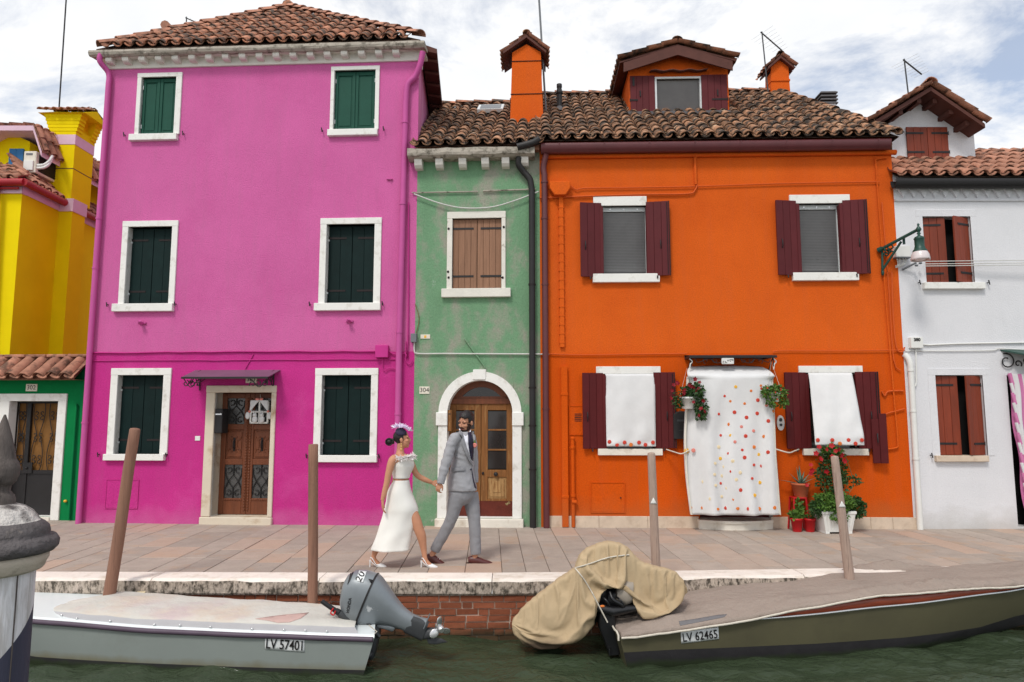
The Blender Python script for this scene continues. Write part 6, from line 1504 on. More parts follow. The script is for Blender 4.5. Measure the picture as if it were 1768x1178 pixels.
mb = MB(); mb.lathe([(11 * k, Z(435.5)), (13.4 * k, Z(440)), (14.6 * k, Z(447)), (15 * k, Z(450)), (14 * k, Z(450)), (13.6 * k, Z(447)), (10 * k, Z(437))], 20, (lx, -Yl, 0)); mb.ell((lx, -Yl, Z(446)), (11 * k, 11 * k, 4.5 * k), None, 16, 8); part('globe', mb, M['lamp_glass'], lmp)
# white electric box behind the lamp with its wires
r = F.rect(1541, 427, 1566, 446); t = thing('electric_box', 'white electric box with looping wires on the wall behind the street lamp', 'box', F.world((r[0] + r[1]) / 2, 0, r[2]), F.a)
h2 = (r[1] - r[0]) / 2; mb = MB(); mb.box(-h2, h2, -.10, -.001, .0, r[3] - r[2]); part('body', mb, M['white_plastic'], t, bevel=.005)
mb = MB(); mb.box(-h2 - .006, h2 + .006, -.106, -.001, -.015, .0); part('base', mb, M['grey_box'], t)
for i, e in enumerate((-.08, -.04, .02, .06)): mb = MB(); mb.tube(smooth_path([(e, -.05, -.01), (e * .9, -.05, -.09), (e * .4 - .05, -.045, -.14), (-.10, -.03, -.13 - .01 * i)], 4), .009, 6); part('wire', mb, M['cable'], t)

# ================================================================== green door front and yellow house on the left
F = FA_
low = thing('house', 'low bright green house front with a barred door under a red tile hood', 'house', F.P, F.a, 'canal front houses')
zt = F.z(70, 628); r = F.rect(20, 692, 96, 896); rs = F.rect(-40, 680, 110, 897)
rd = F.rect(-40, 693, 95, 896)
mb = MB(); wall_grid(mb, 0, WA, -.05, zt, [(rd[0], rd[1], .06, rd[3], .24)], .24)
mb.add([(0, 0, zt), (WA, 0, zt), (WA, .35, zt), (0, .35, zt)], [(0, 1, 2, 3)]); shell(mb, [(WA, 0), (WA, .35), (0, .35), (0, 0)], -.05, zt, 0)
part('wall', mb, [M['green_wall'], M['green_wall'], M['white_paint'], M['dark_void']], low, fixn=False)
mb = MB(); mb.box(rd[1], rs[1], -.03, .22, .0, rd[3]); mb.box(rd[0] - .2, rs[1] + .001, -.033, .22, rd[3], rs[3]); mb.box(rd[0] - .2, F.u(12, 780, 0), -.03, .22, 0, rd[3]); part('door_frame', mb, M['white_paint'], low, bevel=.006)
mb = MB(); mb.box(rd[0], rd[1], -.05, .24, -.03, .055); part('step', mb, M['stone'], low, bevel=.006)
ud0, ud1 = F.u(22, 780, .17), rd[1]; dsp = F.u(48, 760, .17); zmid = F.z(60, 815, .17)
for a, b in ((ud0, dsp), (dsp, ud1)):
    mb = MB(); fw = .035
    for q in ((a, a + fw, .06, rd[3]), (b - fw, b, .06, rd[3]), (a + fw, b - fw, rd[3] - fw, rd[3]), (a + fw, b - fw, zmid - .03, zmid + .03)): mb.box(q[0], q[1], .15, .19, q[2], q[3])
    mb.box(a + fw, b - fw, .165, .18, .06, zmid - .03); d_ = part('door', mb, M['iron'], low)
    q = MB(); q.box(a + fw, b - fw, .20, .21, zmid, rd[3] - fw); part('backing', q, M['amber'], d_)
    q = MB(); W_ = b - a - 2 * fw; n = 2 if W_ > .35 else 1; cw_ = W_ / n; H = rd[3] - fw - zmid
    for i in range(n):
        uc_ = a + fw + cw_ * (i + .5); amp = cw_ * .36
        for s_ in (-1, 1): q.tube([(uc_ + s_ * amp * (.25 + .75 * abs(math.sin(math.pi * 1.5 * k_ / 36 + .5))), .17, zmid + H * k_ / 36) for k_ in range(37)], .007, 5)
        for f in (.18, .5, .82):
            for s_ in (-1, 1):
                for s2 in (-1, 1): q.tube(spiral(uc_ + s_ * cw_ * .2, zmid + H * f + s2 * .05, .01, .045, math.pi / 2 * (1 - s_), math.pi / 2 * (1 - s_) + s_ * s2 * 5, 10, .17), .007, 5)
    part('grille', q, M['iron'], d_)
q = MB(); q.box(dsp - .03, dsp + .14, .13, .15, zmid - .02, zmid + .16); q.ell((dsp + .05, .12, zmid + .07), (.02, .02, .02)); part('lock', q, M['iron'], low)
plaque('small white plate numbered 302 above the barred door', FA_, 55, 669.5, .20, .125, '302')
up = F.u(128, 800); cable(low, smooth_path([(up - .0, -.03, F.z(128, 706)), (up, -.04, F.z(128, 712)), (up, -.04, .02)], 2), .022, 'green_wall', 'conduit'); q = MB(); u, z = F.L(115, 865); q.ell((u, -.03, z), (.03, .025, .022)); part('tap_cap', q, M['fl_yellow'], low)
# hood of red tiles
zl, zh = F.z(70, 653, -.30), F.z(70, 618, .15); O = Vector((-.6, -.30, zl)); E_ = Vector((0, .45, zh - zl)); LL = E_.length
mb = MB(); mb.add([(-.6, -.28, zl - .02), (WA + .01, -.28, zl - .02), (WA + .01, .15, zh - .02), (-.6, .15, zh - .02), (-.6, 0, zl - .02), (WA + .01, 0, zl - .02)], [(0, 1, 2, 3), (1, 0, 4, 5)]); hood = part('hood', mb, M['tile_red'], low)
tile_field(hood, O, (1, 0, 0), E_, LL, lambda t: (0, WA + .62), m='tile_red', pitch=.235, expo=.62, ln=LL * .96, seed=81)
for i in range(7): u = -.4 + i * .38; q = MB(); q.box(u, u + .36, .02, .22, zh + .0, zh + .05); part('coping_tile', q, M['tile_red'], hood, bevel=.01)
# the yellow house behind it
Yf = 12.5
yc = at(34, 400, Yf); FY = Fac((at(-190, 400, Yf).x, Yf), 0.0); WYc = FY.u(33, 400)
sdir = Vector(((835 - CX) / FPX, 1.0)).normalized()
yel = thing('house', 'yellow house set back at the side, with red gutter and shaded flank', 'house', FY.P, 0, 'canal front houses')
zt = FY.z(20, 333); kx = sdir.x / sdir.y; DY = 6.5
mb = MB(); wall_grid(mb, 0, WYc, -.05, zt, [], .1); shell(mb, [(WYc, 0), (WYc + kx * DY, DY), (0, DY), (0, 0)], -.05, zt, 0)
part('wall', mb, [M['yellow']], yel, fixn=False)
# eave: lilac band and red gutter along front and side
mb = MB(); zb0, zb1 = zt - .02, FY.z(20, 322); mb.box(0, WYc + .02, -.04, .1, zb0, zb1 + .05); mb.add([(WYc + .03, -.04, zb0), (WYc + .03 + kx * DY, DY, zb0), (WYc + .03 + kx * DY, DY, zb1 + .05), (WYc + .03, -.04, zb1 + .05)], [(0, 1, 2, 3)]); eb = part('eave_band', mb, M['lilac_band'], yel, fixn=False)
zg = FY.z(40, 316, -.1); q = MB(); gx = WYc + .13; q.tube([(0, -.14, zg), (gx, -.14, zg)], .075, 8); q.tube([(gx, -.16, zg), (gx + kx * DY, DY, zg)], .075, 8); q.tube([(0.0, -.1, zg - .1), (WYc, -.1, zg - .1)], .02, 6); part('gutter', q, M['red_gutter'], yel)
up = FY.u(2, 450); pipe(yel, 'downpipe', [(FY.u(3, 330), -.12, zg - .05), (FY.u(-3, 600), -.12, 0)], .05, 'red_gutter')
ze = zg + .05; vr = DY / 2
# roof: hipped, one slope to the front and one to the side
ys = .62; RL = Vector((-.3, vr, ze + ys * vr)); RR = Vector((WYc - vr * .75, vr, ze + ys * vr)); CF = Vector((WYc + .08, -.12, ze)); CB = Vector((WYc + .08 + kx * DY, DY, ze))
mb = MB(); d_ = Vector((0, 0, -.03)); L0 = Vector((-.3, -.12, ze)); mb.add([q + d_ for q in (L0, CF, RR, RL, CB)], [(0, 1, 2, 3), (1, 4, 2)]); yr = part('roof', mb, M['roof_under'], yel)
E_ = Vector((0, vr + .12, ys * vr)); tile_field(yr, L0, (1, 0, 0), E_, E_.length * .5, lambda t: (0, CF.x + .3 - t * .55), m='tile_red', pitch=.205, expo=.30, ln=.42, seed=91, limit=120)
sA = (CB - CF).normalized(); mid = CF + sA * vr; E2 = (RR - mid); tile_field(yr, CF, sA, E2, E2.length * .6, lambda t: (t * .8, DY), m='tile_red', pitch=.205, expo=.30, ln=.42, seed=92, limit=150)
# chimney breast on the flank and the big chimney
vb = 0.0
q0 = ray(101, 371); vb = (q0.x / q0.y)   # sight slope
# where that sight line meets the flank
yb = (FY.P.x + WYc - kx * Yf) / (vb - kx); vb = yb - Yf
xw = WYc + kx * vb; bw = FY.u(121, 420, vb) - xw; bd = .42
mb = MB(); mb.box(xw - .1, xw + bw, vb, vb + bd, -.05, zb0 + .002); br = part('chimney_breast', mb, M['yellow'], yel)
mb = MB(); mb.box(xw - .1, xw + bw + .02, vb - .02, vb + bd + .02, zb0, zb1 + .12); part('band', mb, M['lilac_band'], br)
cx0, cx1 = FY.u(82, 300, vb), FY.u(126, 300, vb); zc0, zc1 = ze - .3, FY.z(103, 250, vb); zc2, zc3 = FY.z(103, 233, vb), FY.z(103, 198, vb); cdp = .62
ch = thing('chimney', 'big yellow chimney with a lilac band and stepped head under a small tile roof', 'chimney', FY.world((cx0 + cx1) / 2, vb + cdp / 2, zc0), 0, 'roof chimneys')
w2 = (cx1 - cx0) / 2; d2 = cdp / 2
mb = MB(); mb.box(-w2, w2, -d2 - .006, d2, zb1 + .10 - zc0, zc1 - zc0); sh = part('shaft', mb, M['yellow'], ch)
q = MB(); q.box(-w2 - .004, w2 + .004, -d2 - .010, d2 + .004, FY.z(103, 292, vb) - zc0, FY.z(103, 291, vb) - zc0 + .004); part('joint_line', q, M['soffit'], sh)
mb = MB(); mb.box(-w2 - .008, w2 + .008, -d2 - .014, d2 + .008, zc1 - zc0 + .003, zc2 - zc0); part('band', mb, M['lilac_band'], ch)
mb = MB(); n = 6
for i in range(n):
    a = zc2 - zc0 + .003 + (zc3 - zc2) * i / n; b = zc2 - zc0 + .003 + (zc3 - zc2) * (i + 1) / n; e = .0 + .022 * i
    for s_ in (-1, 1): mb.box(-w2 - .01 - e, w2 + .01 + e, *( (-d2 - .01 - e * .3, -d2 * .5) if s_ < 0 else (d2 * .5, d2 + .01 + e * .3)), a, b)
    mb.box(-w2 * .8, w2 * (.8 if i > 1 else 1.03), -d2 * .5, d2 * .5, a, b)
hd = part('head', mb, M['yellow'], ch)
zr_ = zc3 - zc0; rx = w2 + .22; mb = MB()
mb.prism([(-d2 - .10, zr_), (d2 + .10, zr_), (0, zr_ + .2)], -rx, rx, 0, Matrix.Rotation(math.pi / 2, 4, 'Z')); cp = part('cap', mb, M['yellow'], ch)
for s_ in (0, 1):
    e = Vector((0, (d2 + .16) * (1 if s_ == 0 else -1), .22)); tile_field(cp, (-rx if s_ == 0 else rx, (-d2 - .16) if s_ == 0 else d2 + .16, zr_), (1, 0, 0) if s_ == 0 else (-1, 0, 0), e, e.length, lambda t: (0, 2 * rx), m='tile_red', pitch=.15, expo=.24, ln=.30, seed=95, chan=False)
ridge(cp, (-rx, 0, zr_ + .20), (rx, 0, zr_ + .20), m='tile_old', pitch=.15, ln=.3)
a, b = FY.L(102, 187, vb + .3), FY.L(115, -12, vb + .3); t = thing('antenna_mast', 'very thin tall mast standing on the yellow chimney', 'mast', FY.world(a[0], vb + .3, a[1]), 0, 'masts on the roofs')
mb = MB(); mb.tube([(0, 0, -.05), (b[0] - a[0], 0, b[1] - a[1])], .016, 6); part('pole', mb, M['iron'], t)
# dormer with blue shutters
vd = .9; u0, u1 = FY.u(-60, 260, vd), FY.u(62, 260, vd); um = FY.u(10, 220, vd); zl, za, zb = FY.z(40, 245, vd), FY.z(10, 226, vd), FY.z(20, 312, vd)
ux = FY.u(50, 270, vd)
mb = MB(); ve = vr + 2
mb.add([(u0, vd, zb), (ux, vd, zb), (ux, vd, zl), (um, vd, za), (u0, vd, zl), (u0, ve, zb), (ux, ve, zb), (ux, ve, zl), (um, ve, za), (u0, ve, zl)], [(0, 1, 2, 3, 4), (1, 6, 7, 2), (5, 0, 4, 9)]); ydm = part('dormer', mb, M['yellow'], yel, fixn=False)
r = FY.rect(15, 257, 40, 300, vd - .03); shutter(yel, r[1] - r[0], r[3] - r[2] + .1, T(r[0], vd - .04, r[2] - .1), planks=2, mp='blue_paint')
vf = vd - .35; A_ = [(FY.u(-70, 250, vf), FY.z(0, 250, vf)), (FY.u(-8, 222, vf), FY.z(10, 217, vf)), (FY.u(57, 225, vf), FY.z(57, 217, vf)), (FY.u(72, 262, vf), FY.z(72, 262, vf))]
mb = MB(); k = len(A_)
mb.rings([[Vector((u, y, z + dz)) for u, z in A_ for dz in (0,)] + [Vector((u, y, z - .10)) for u, z in A_[::-1]] for y in (vf, ve)], True, 0, False); ydr = part('dormer_roof', mb, M['lilac_band'], yel)
for i in range(3):
    p_, q_ = Vector((A_[i][0], vf, A_[i][1])), Vector((A_[i + 1][0], vf, A_[i + 1][1])); e = (q_ - p_)
    if i == 2: tile_field(ydr, (q_.x, vf, q_.z + .01), (0, 1, 0), p_ - q_, e.length, lambda t: (0, 2.4), m='tile_red', pitch=.2, expo=.28, ln=.34, seed=98, limit=40)
    else: tile_field(ydr, (p_.x, ve, p_.z + .01), (0, -1, 0), e, e.length, lambda t: (ve - vf - 1.5, ve - vf), m='tile_red', pitch=.2, expo=.28, ln=.34, seed=99, limit=40)
# air conditioner on the roof
va = .55; r = FY.rect(40, 261, 62, 298, va); t = thing('air_conditioner', 'pale grey air conditioner with two white hoses on the yellow house roof', 'air conditioner', FY.world(r[0], va, r[2]), 0)
h_ = r[3] - r[2]; w_ = r[1] - r[0]
mb = MB(); mb.box(0, w_, 0, .75, 0, h_); bd = part('casing', mb, M['plaque'], t, bevel=.012)
mb = MB(); mb.box(w_ * .2, w_ * .7, -.01, 0, h_ * .82, h_ * .9); part('label_plate', mb, M['grey_box'], bd)
mb = MB(); mb.box(w_ * .1, w_ * .85, -.03, 0, .04, h_ * .55); part('cover', mb, M['white_plastic'], bd, bevel=.006)
mb = MB(); mb.box(w_, w_ + .01, .08, .70, .05, h_ - .05)
for i in range(8): mb.box(w_ + .01, w_ + .02, .08, .70, .07 + (h_ - .14) * i / 8, .085 + (h_ - .14) * i / 8)
part('fan_grille', mb, M['iron'], bd)
for z_ in (.25, .38): mb = MB(); mb.tube(smooth_path([(w_, .05, h_ * z_), (w_ + .14, .03, h_ * z_), (w_ + .22, .06, h_ * (z_ + .2)), (w_ + .21, .15, h_ * .9)], 5), .028, 8); part('hose', mb, M['white_plastic'], t)
mb = MB(); mb.box(.02, w_ - .02, .05, .1, -.12, 0); mb.box(.02, w_ - .02, .6, .65, -.3, 0); part('stand', mb, M['iron'], t)
# ================================================================== posts and the big mooring pole
from mathutils.bvhtree import BVHTree
def patch(name, poly, obj, m, parent, off=.004, step=2.0, inset=None):
    """a thin piece of cloth, paint or leather lying on the surface of obj, its outline given as seen in the photograph"""
    dg = bpy.context.evaluated_depsgraph_get(); dg.update()
    mw = obj.matrix_world.copy(); bvh = BVHTree.FromObject(obj, dg); inv = mw.inverted(); inv3 = inv.to_3x3()
    C = inv @ Vector((0, 0, CAMZ))
    bm = bmesh.new(); vs = []
    n = len(poly); pts = []
    for i in range(n):
        a, b = Vector(poly[i]), Vector(poly[(i + 1) % n]); k = max(1, int((b - a).length / step))
        pts += [a + (b - a) * j / k for j in range(k)]
    from mathutils.geometry import delaunay_2d_cdt
    xs_ = [p[0] for p in poly]; ys_ = [p[1] for p in poly]; m0 = len(pts); inner = []
    def inside(x, y):
        c = False
        for i in range(n):
            x1, y1 = poly[i]; x2, y2 = poly[(i + 1) % n]
            if (y1 > y) != (y2 > y) and x < (x2 - x1) * (y - y1) / (y2 - y1) + x1: c = not c
        return c
    y = min(ys_) + step / 2
    while y < max(ys_):
        x = min(xs_) + step / 2
        while x < max(xs_):
            if inside(x, y) and min((Vector((x, y)) - q).length for q in pts) > step * .45: inner.append(Vector((x, y)))
            x += step
        y += step
    V2, E2, F2, *_ = delaunay_2d_cdt(pts + inner, [], [list(range(m0))], 1, 1e-4)
    out_ = []; last = None
    for p_ in V2:
        d = inv3 @ ray(p_.x, p_.y); h = bvh.ray_cast(C, d.normalized())
        if h[0] is None:
            out_.append(None); continue
        nrm = h[1] if h[1].dot(d) < 0 else -h[1]
        out_.append(h[0] + nrm * off)
    mb = MB(); mb.v = [tuple(q) if q is not None else (0, 0, 0) for q in out_]
    for f in F2:
        if all(out_[i] is not None for i in f) and max((out_[f[i]] - out_[f[i - 1]]).length for i in range(len(f))) < .12:
            mb.f.append(list(f)); mb.m.append(0); mb.s.append(True)
    Mx = (parent.matrix_world.inverted() if parent else Matrix()) @ mw
    o = part(name, mb, M[m], parent, Mx, fixn=False)
    so = o.modifiers.new('thickness', 'SOLIDIFY'); so.thickness = max(off * .9, .0015); so.offset = -1
    return o
bpy.context.view_layer.update()
def post(label, top, bot, r0, r1, Y, m, tri=None, group='mooring posts along the quay', taper=False):
    a, b = at(bot[0], bot[1], Y), at(top[0], top[1], Y); d = (b - a)
    f = (ZW - .6 - a.z) / d.z; base = a + d * f
    t = thing('mooring_post', label, 'post', (base.x, base.y, base.z), 0, group); e = b - base
    mb = MB(); N_ = 14; pts = []; rs = []
    for i in range(N_ + 1):
        q = i / N_; pts.append(e * q + Vector((.006 * mnoise.noise(Vector((q * 4, top[0], 0))), 0, 0))); rs.append(r1 + (r0 - r1) * q)
    if taper:
        u_ = e.normalized(); pts += [e + u_ * .012, e + u_ * .018]; rs += [r0 * .85, r0 * .3]; pts[N_ - 1] = e * (1 - .045)
    else: pts += [e + e.normalized() * .006]; rs += [r0 * .8]
    mb.tube(pts, rs, 16); p_ = part('pole', mb, M[m], t)
    bpy.context.view_layer.update()
    if tri: patch('reflector', tri, p_, 'white_plastic', t, .003, 2.5)
    return t
post('brown painted mooring post leaning beside the pink house window', (233, 742), (190, 1022), .053, .066, 7.42, 'post_brown', taper=True)
post('brown painted upright mooring post between the boats and the pink house', (541, 768), (540, 1042), .050, .052, 7.30, 'post_brown')
post('weathered grey mooring post with white triangle in front of the white cloth blind', (1124.5, 784), (1133, 978), .042, .056, 7.50, 'post_grey', [(1123, 870), (1133.5, 870), (1128, 859)], taper=True)
post('weathered grey mooring post with white triangle before the planter', (1441, 790), (1466, 990), .040, .062, 7.62, 'post_grey', [(1448, 876), (1459.5, 876), (1453, 865)], taper=True)
# big painted pole close to the camera
Yb = 3.4; kb = Yb / 1.026 / FPX / math.sqrt(1 + .745 ** 2)
axp = lambda y: 8 - .076 * (y - 716)
Zb = lambda y: at(axp(y), y, Yb).z
base = at(axp(1000), 1000, Yb)
bric = thing('mooring_pole', 'thick white and dark striped mooring pole with moulded cap and pointed wooden finial', 'post', (base.x, Yb, 0), 0)
R_ = lambda px, y: (px - axp(y)) * kb
mb = MB(); pr = [(.004, Zb(716)), (R_(14, 728), Zb(728)), (R_(20, 748), Zb(748)), (R_(25, 770), Zb(770)), (R_(29, 792), Zb(792)), (R_(34, 800), Zb(800)), (R_(36.5, 808), Zb(808)), (R_(35, 820), Zb(820)), (R_(29, 832), Zb(832)), (R_(20, 840), Zb(840)), (R_(19, 848), Zb(848)), (R_(26, 856), Zb(856)), (R_(28, 862), Zb(862)), (R_(28, 874), Zb(874))]
pr2 = []
for i in range(len(pr) - 1):
    for j in range(3): pr2.append((pr[i][0] + (pr[i + 1][0] - pr[i][0]) * j / 3, pr[i][1] + (pr[i + 1][1] - pr[i][1]) * j / 3))
mb.lathe(pr2 + [pr[-1]], 28); fin = part('finial', mb, M['wood_grey'], bric)
M['cap_stone'] = mat('mossy_white_cap', S(206, 200, 194), .9, .15, 6, 1, 16, bdist=.03, col2=S(96, 90, 88), r2=(.46, .58), s2=7, col3=S(228, 224, 220), r3=(.62, .7), s3=5)
M['cap_dark'] = mat('weathered_dark_moulding', S(92, 87, 87), .8, .2, 5, 1, 18, bdist=.025, col2=S(120, 112, 106), r2=(.58, .72), s2=8)
M['cap_cream'] = mat('cream_peeling_moulding', S(196, 184, 168), .8, .12, 5, .5, 40, col2=S(130, 116, 102), r2=(.58, .7), s2=6)
def lprof(L): return [(R_(x, y), Zb(y)) for x, y in L]
mb = MB(); mb.lathe(lprof([(27, 870), (46, 875), (60, 884), (68, 893), (72, 899), (74, 901)]), 48); part('dome', mb, M['cap_stone'], bric)
mb = MB(); mb.lathe(lprof([(74, 901), (82, 905), (90, 912), (92, 921), (91, 926), (103, 929), (109, 938), (107, 948), (99, 955), (88, 957)]), 48); part('moulding', mb, M['cap_dark'], bric)
mb = MB(); mb.lathe(lprof([(88, 957), (90, 960), (89, 968), (84, 974), (81, 982), (76, 986), (62, 990)]), 48); part('collar', mb, M['cap_cream'], bric)
M['pole_white'] = mat('white_pole_paint', S(226, 224, 226), .7, .05, 4, .35, 30, stretch=(5, 5, .5), col2=S(150, 138, 130), r2=(.52, .68), s2=3, col3=S(190, 186, 184), r3=(.5, .6), s3=2)
M['pole_dark'] = mat('slate_blue_pole_paint', S(66, 66, 82), .7, .12, 4, .35, 30, stretch=(5, 5, .5), col2=S(120, 116, 120), r2=(.6, .74), s2=3)
rc = R_(64.5, 992); ztop = Zb(986); zb_r = Zb(1081); pitch = 1.15; nA = 56
mb = MB(); rows = []; zlist = [ztop + .3, zb_r, zb_r - .42, zb_r - .84, zb_r - 1.26, zb_r - 1.68, zb_r - 2.1]
for z0 in zlist:
    r_ = []
    for i in range(nA + 1):
        ang = math.pi / 2 - 2 * math.pi * i / nA      # seam at the back
        sh_ = pitch * ((ang - 0) / (2 * math.pi)) if True else 0
        z = min(z0 + sh_, ztop); z = max(z, -2.6)
        r_.append(Vector((rc * math.cos(ang), rc * math.sin(ang), z)))
    rows.append(r_)
for i in range(len(rows) - 1): mb.rings(rows[i:i + 2], False, i % 2, True, closed=False)
part('shaft', mb, [M['pole_white'], M['pole_dark']], bric)
mb = MB()
for a in (-1.05, -.35, -1.9): mb.tube([(rc * math.cos(a), rc * math.sin(a), ztop), (rc * math.cos(a - .04), rc * math.sin(a - .04), -2)], .004, 4)
part('crack', mb, M['wood_grey'], bric)

# ================================================================== boats
def lerp(tab, x):
    if x <= tab[0][0]: return tab[0][1]
    for (a, b), (c, d) in zip(tab, tab[1:]):
        if x <= c: f = (x - a) / (c - a); f = f * f * (3 - 2 * f) * .4 + f * .6; return b + (d - b) * f
    return tab[-1][1]
def skew(x, y, b, k): return x + k * max(0, 1 - x / 1.2) * (b - y) / (2 * b)
def hull(parent, xs_, B, ZG, zch, flare, rake, mats_, zaf, name='hull', sk=0.0):
    """mats_ = side, antifouling, transom"""
    mb = MB(); rows = []
    for x in xs_:
        b, zg, zc_ = lerp(B, x), lerp(ZG, x), lerp(zch, x); f = lerp(flare, x)
        def xr(z): return x + rake * (1 - x / xs_[-1]) ** 4 * (z / zg) * -1
        r_ = []
        zz = [zg, zg * .72, zg * .4, zaf + .001, zaf - .03, max(zc_, -.05), zc_ - .16]
        zz = [max(z, zc_ - .16) for z in zz]; zz = sorted(zz, reverse=True)
        for s_ in (1, -1):
            col_ = []
            for z in zz:
                q = min(max((z - (zc_ - .02)) / (zg - (zc_ - .02)), -.8), 1); y = b * (1 - f * (1 - q) ** 1.3) if q > 0 else b * (1 - f) * (1 + q * .8)
                col_.append(Vector((skew(xr(z), s_ * y, b, sk), s_ * max(y, .004), z)))
            r_ += col_ if s_ == 1 else col_[::-1]
        rows.append(r_)
    n = len(rows[0]); h = n // 2
    mb.rings(rows, False, 0, True, closed=False)
    for i in range(len(mb.f)):
        k = i % (n - 1); mb.m[i] = 1 if 3 <= k <= n - 1 - 4 else 0
    mb.add(rows[0], [tuple(range(n))], 2)
    o = part(name, mb, mats_, parent); return o
# ---- white and grey-green boat
rot1 = rad(172.7); b1 = Vector((-1.30, 6.83, ZW))
boat1 = thing('boat', 'white topped pale grey-green motorboat with pale fitted cover, moored under the pink house', 'boat', b1, rot1, 'boats moored at the quay')
B1 = [(0, .35), (.5, .39), (1.2, .43), (2.2, .455), (3.2, .45), (4.0, .38), (4.6, .25), (5.1, .04)]
ZG1 = [(0, .345), (1, .36), (2, .37), (3, .405), (4, .435), (5.1, .50)]
xs1 = [0, .15, .35, .6, .9, 1.3, 1.7, 2.2, 2.7, 3.2, 3.6, 4.0, 4.3, 4.6, 4.85, 5.1]
hull1 = hull(boat1, xs1, B1, ZG1, [(0, -.05), (3.5, -.03), (5.1, .1)], [(0, .10), (3, .12), (5.1, .9)], .10, [M['hull_grey'], M['antifoul'], M['motor_dark']], .055, sk=.20)
mb = MB(); rows = []
for x in [-.10 + (5.15) * i / 40 for i in range(41)]:
    b, z = lerp(B1, max(x, 0)), lerp(ZG1, max(x, 0)); rows.append([Vector((skew(x, b * v_, b, .20), b * v_, z + .022 + .012 * (1 - v_ * v_) - (.022 if abs(v_) == 1 else 0))) for v_ in (-1, -.985, -.93, -.5, 0, .5, .93, .985, 1)])
mb.rings(rows, False, 0, True, closed=False); mb.add(rows[0], [tuple(range(9))]); part('deck', mb, M['hull_white'], boat1)
for s_ in (1, -1):
    mb = MB(); mb.tube([(skew(x, s_, 1, .2), s_ * (lerp(B1, max(x, 0)) + .008), lerp(ZG1, max(x, 0)) - .012) for x in [-.09 + 5.1 * i / 36 for i in range(37)]], .024, 8); part('rub_rail', mb, M['rubber'], boat1)
# fitted cover
cv = thing('boat_cover', 'pale sun-bleached canvas cover with faded red patch, snapped on the grey-green boat', 'boat cover', b1 + Vector((0, 0, 0)), rot1, 'covers on the boats')
def covz(x, v_):
    e = min(1, max(0, (x - .12) / .25), max(0, (3.30 - x) / .5)) ; e = e ** .6 if e > 0 else 0
    return lerp(ZG1, x) + .030 + (.030 * e) * (1 - min(1, abs(v_)) ** 4) + .012 * e * mnoise.noise(Vector((x * 2, v_ * 2, 1))) + .006 * mnoise.noise(Vector((x * 7, v_ * 4, 5)))
def covb(x):
    b = lerp(B1, x) - .045
    if x > 2.7: b *= math.sqrt(max(0, 1 - ((x - 2.7) / .62) ** 2))
    return b
mb = MB(); rows = []
for x in [.10 + 3.215 * i / 60 for i in range(61)]: rows.append([Vector((skew(x, covb(x) * v_, covb(x) + .001, .2), covb(x) * (v_ if abs(v_) <= 1 else 1.035 * v_ / abs(v_)), covz(x, v_) + (.046 * min(1, max(0, (3.2 - x) / .3)) if abs(v_) <= 1 else -.016))) for v_ in [-1.5] + [-1 + 2 * j / 24 for j in range(25)] + [1.5]])
mb.rings(rows, False, 0, True, closed=False)
for i in range(len(mb.f)):
    if i % 26 in (25, 0): mb.m[i] = 1
cloth1 = part('canvas', mb, [M['canvas_pale'], M['canvas_edge']], cv)
mb = MB(); mb.tube([(x, covb(x) * 1.035 + .004, covz(x, 1) - .022) for x in [.10 + 3.21 * i / 50 for i in range(51)]], .009, 6); part('hem', mb, M['canvas_edge'], cv)
for x in (.35, .55, .75, 1.05, 1.45, 1.75, 2.0, 2.45, 2.8, 3.0): mb = MB(); mb.ell((x, covb(x) * 1.02 + .012, covz(x, 1) + .004), (.012, .010, .014), None, 8, 5); part('snap', mb, M['steel'], cv)
bpy.context.view_layer.update()
patch('stain', [(440, 1069), (466, 1065), (490, 1062), (525, 1059), (533, 1058), (520, 1068), (500, 1075), (480, 1076), (462, 1072)], cloth1, 'canvas_red', cv, .0015, 3)
# flat print that follows the surface it is on
def print_on(s_, cx_, cy_, w_, h_, slope, obj, parent, m='ink', off=.004, name='lettering', skew=0.0):
    me = text(s_, 1.0, None, name, None, m, .01).data; o_ = [q for q in bpy.data.objects if q.data == me][0]; bpy.data.objects.remove(o_)
    bpy.context.view_layer.update(); dg = bpy.context.evaluated_depsgraph_get(); mw = obj.matrix_world; inv = mw.inverted(); bvh = BVHTree.FromObject(obj, dg); C = inv @ Vector((0, 0, CAMZ))
    xs_ = [v.co.x for v in me.vertices]; ys_ = [v.co.y for v in me.vertices]; x0, x1, y0, y1 = min(xs_), max(xs_), min(ys_), max(ys_); ca, sa = math.cos(slope), math.sin(slope)
    for v in me.vertices:
        a, b = ((v.co.x - x0) / (x1 - x0) - .5) * w_, ((v.co.y - y0) / (y1 - y0) - .5) * h_; a += skew * b
        d = inv.to_3x3() @ ray(cx_ + a * ca - b * sa, cy_ - a * sa - b * ca); h = bvh.ray_cast(C, d.normalized())
        if h[0] is not None: n_ = h[1] if h[1].dot(d) < 0 else -h[1]; v.co = h[0] + n_ * (off + (.001 if v.co.z > 0 else 0))
    return link(name, me, parent, parent.matrix_world.inverted() @ mw)
def hull_plate(boat, hull_, quad, s_, slope):
    bpy.context.view_layer.update(); p_ = patch('registration_plate', quad, hull_, 'decal', boat, .003, 5)
    cx_, cy_ = sum(q[0] for q in quad) / 4, sum(q[1] for q in quad) / 4; bpy.context.view_layer.update()
    print_on(s_, cx_, cy_, (quad[1][0] - quad[0][0]) * .92, (quad[2][1] - quad[1][1]) * .74, slope, hull_, boat, off=.013)
bw = lambda boat_loc, rot, x, y: boat_loc + Vector((x * math.cos(rot) - y * math.sin(rot), x * math.sin(rot) + y * math.cos(rot), 0))
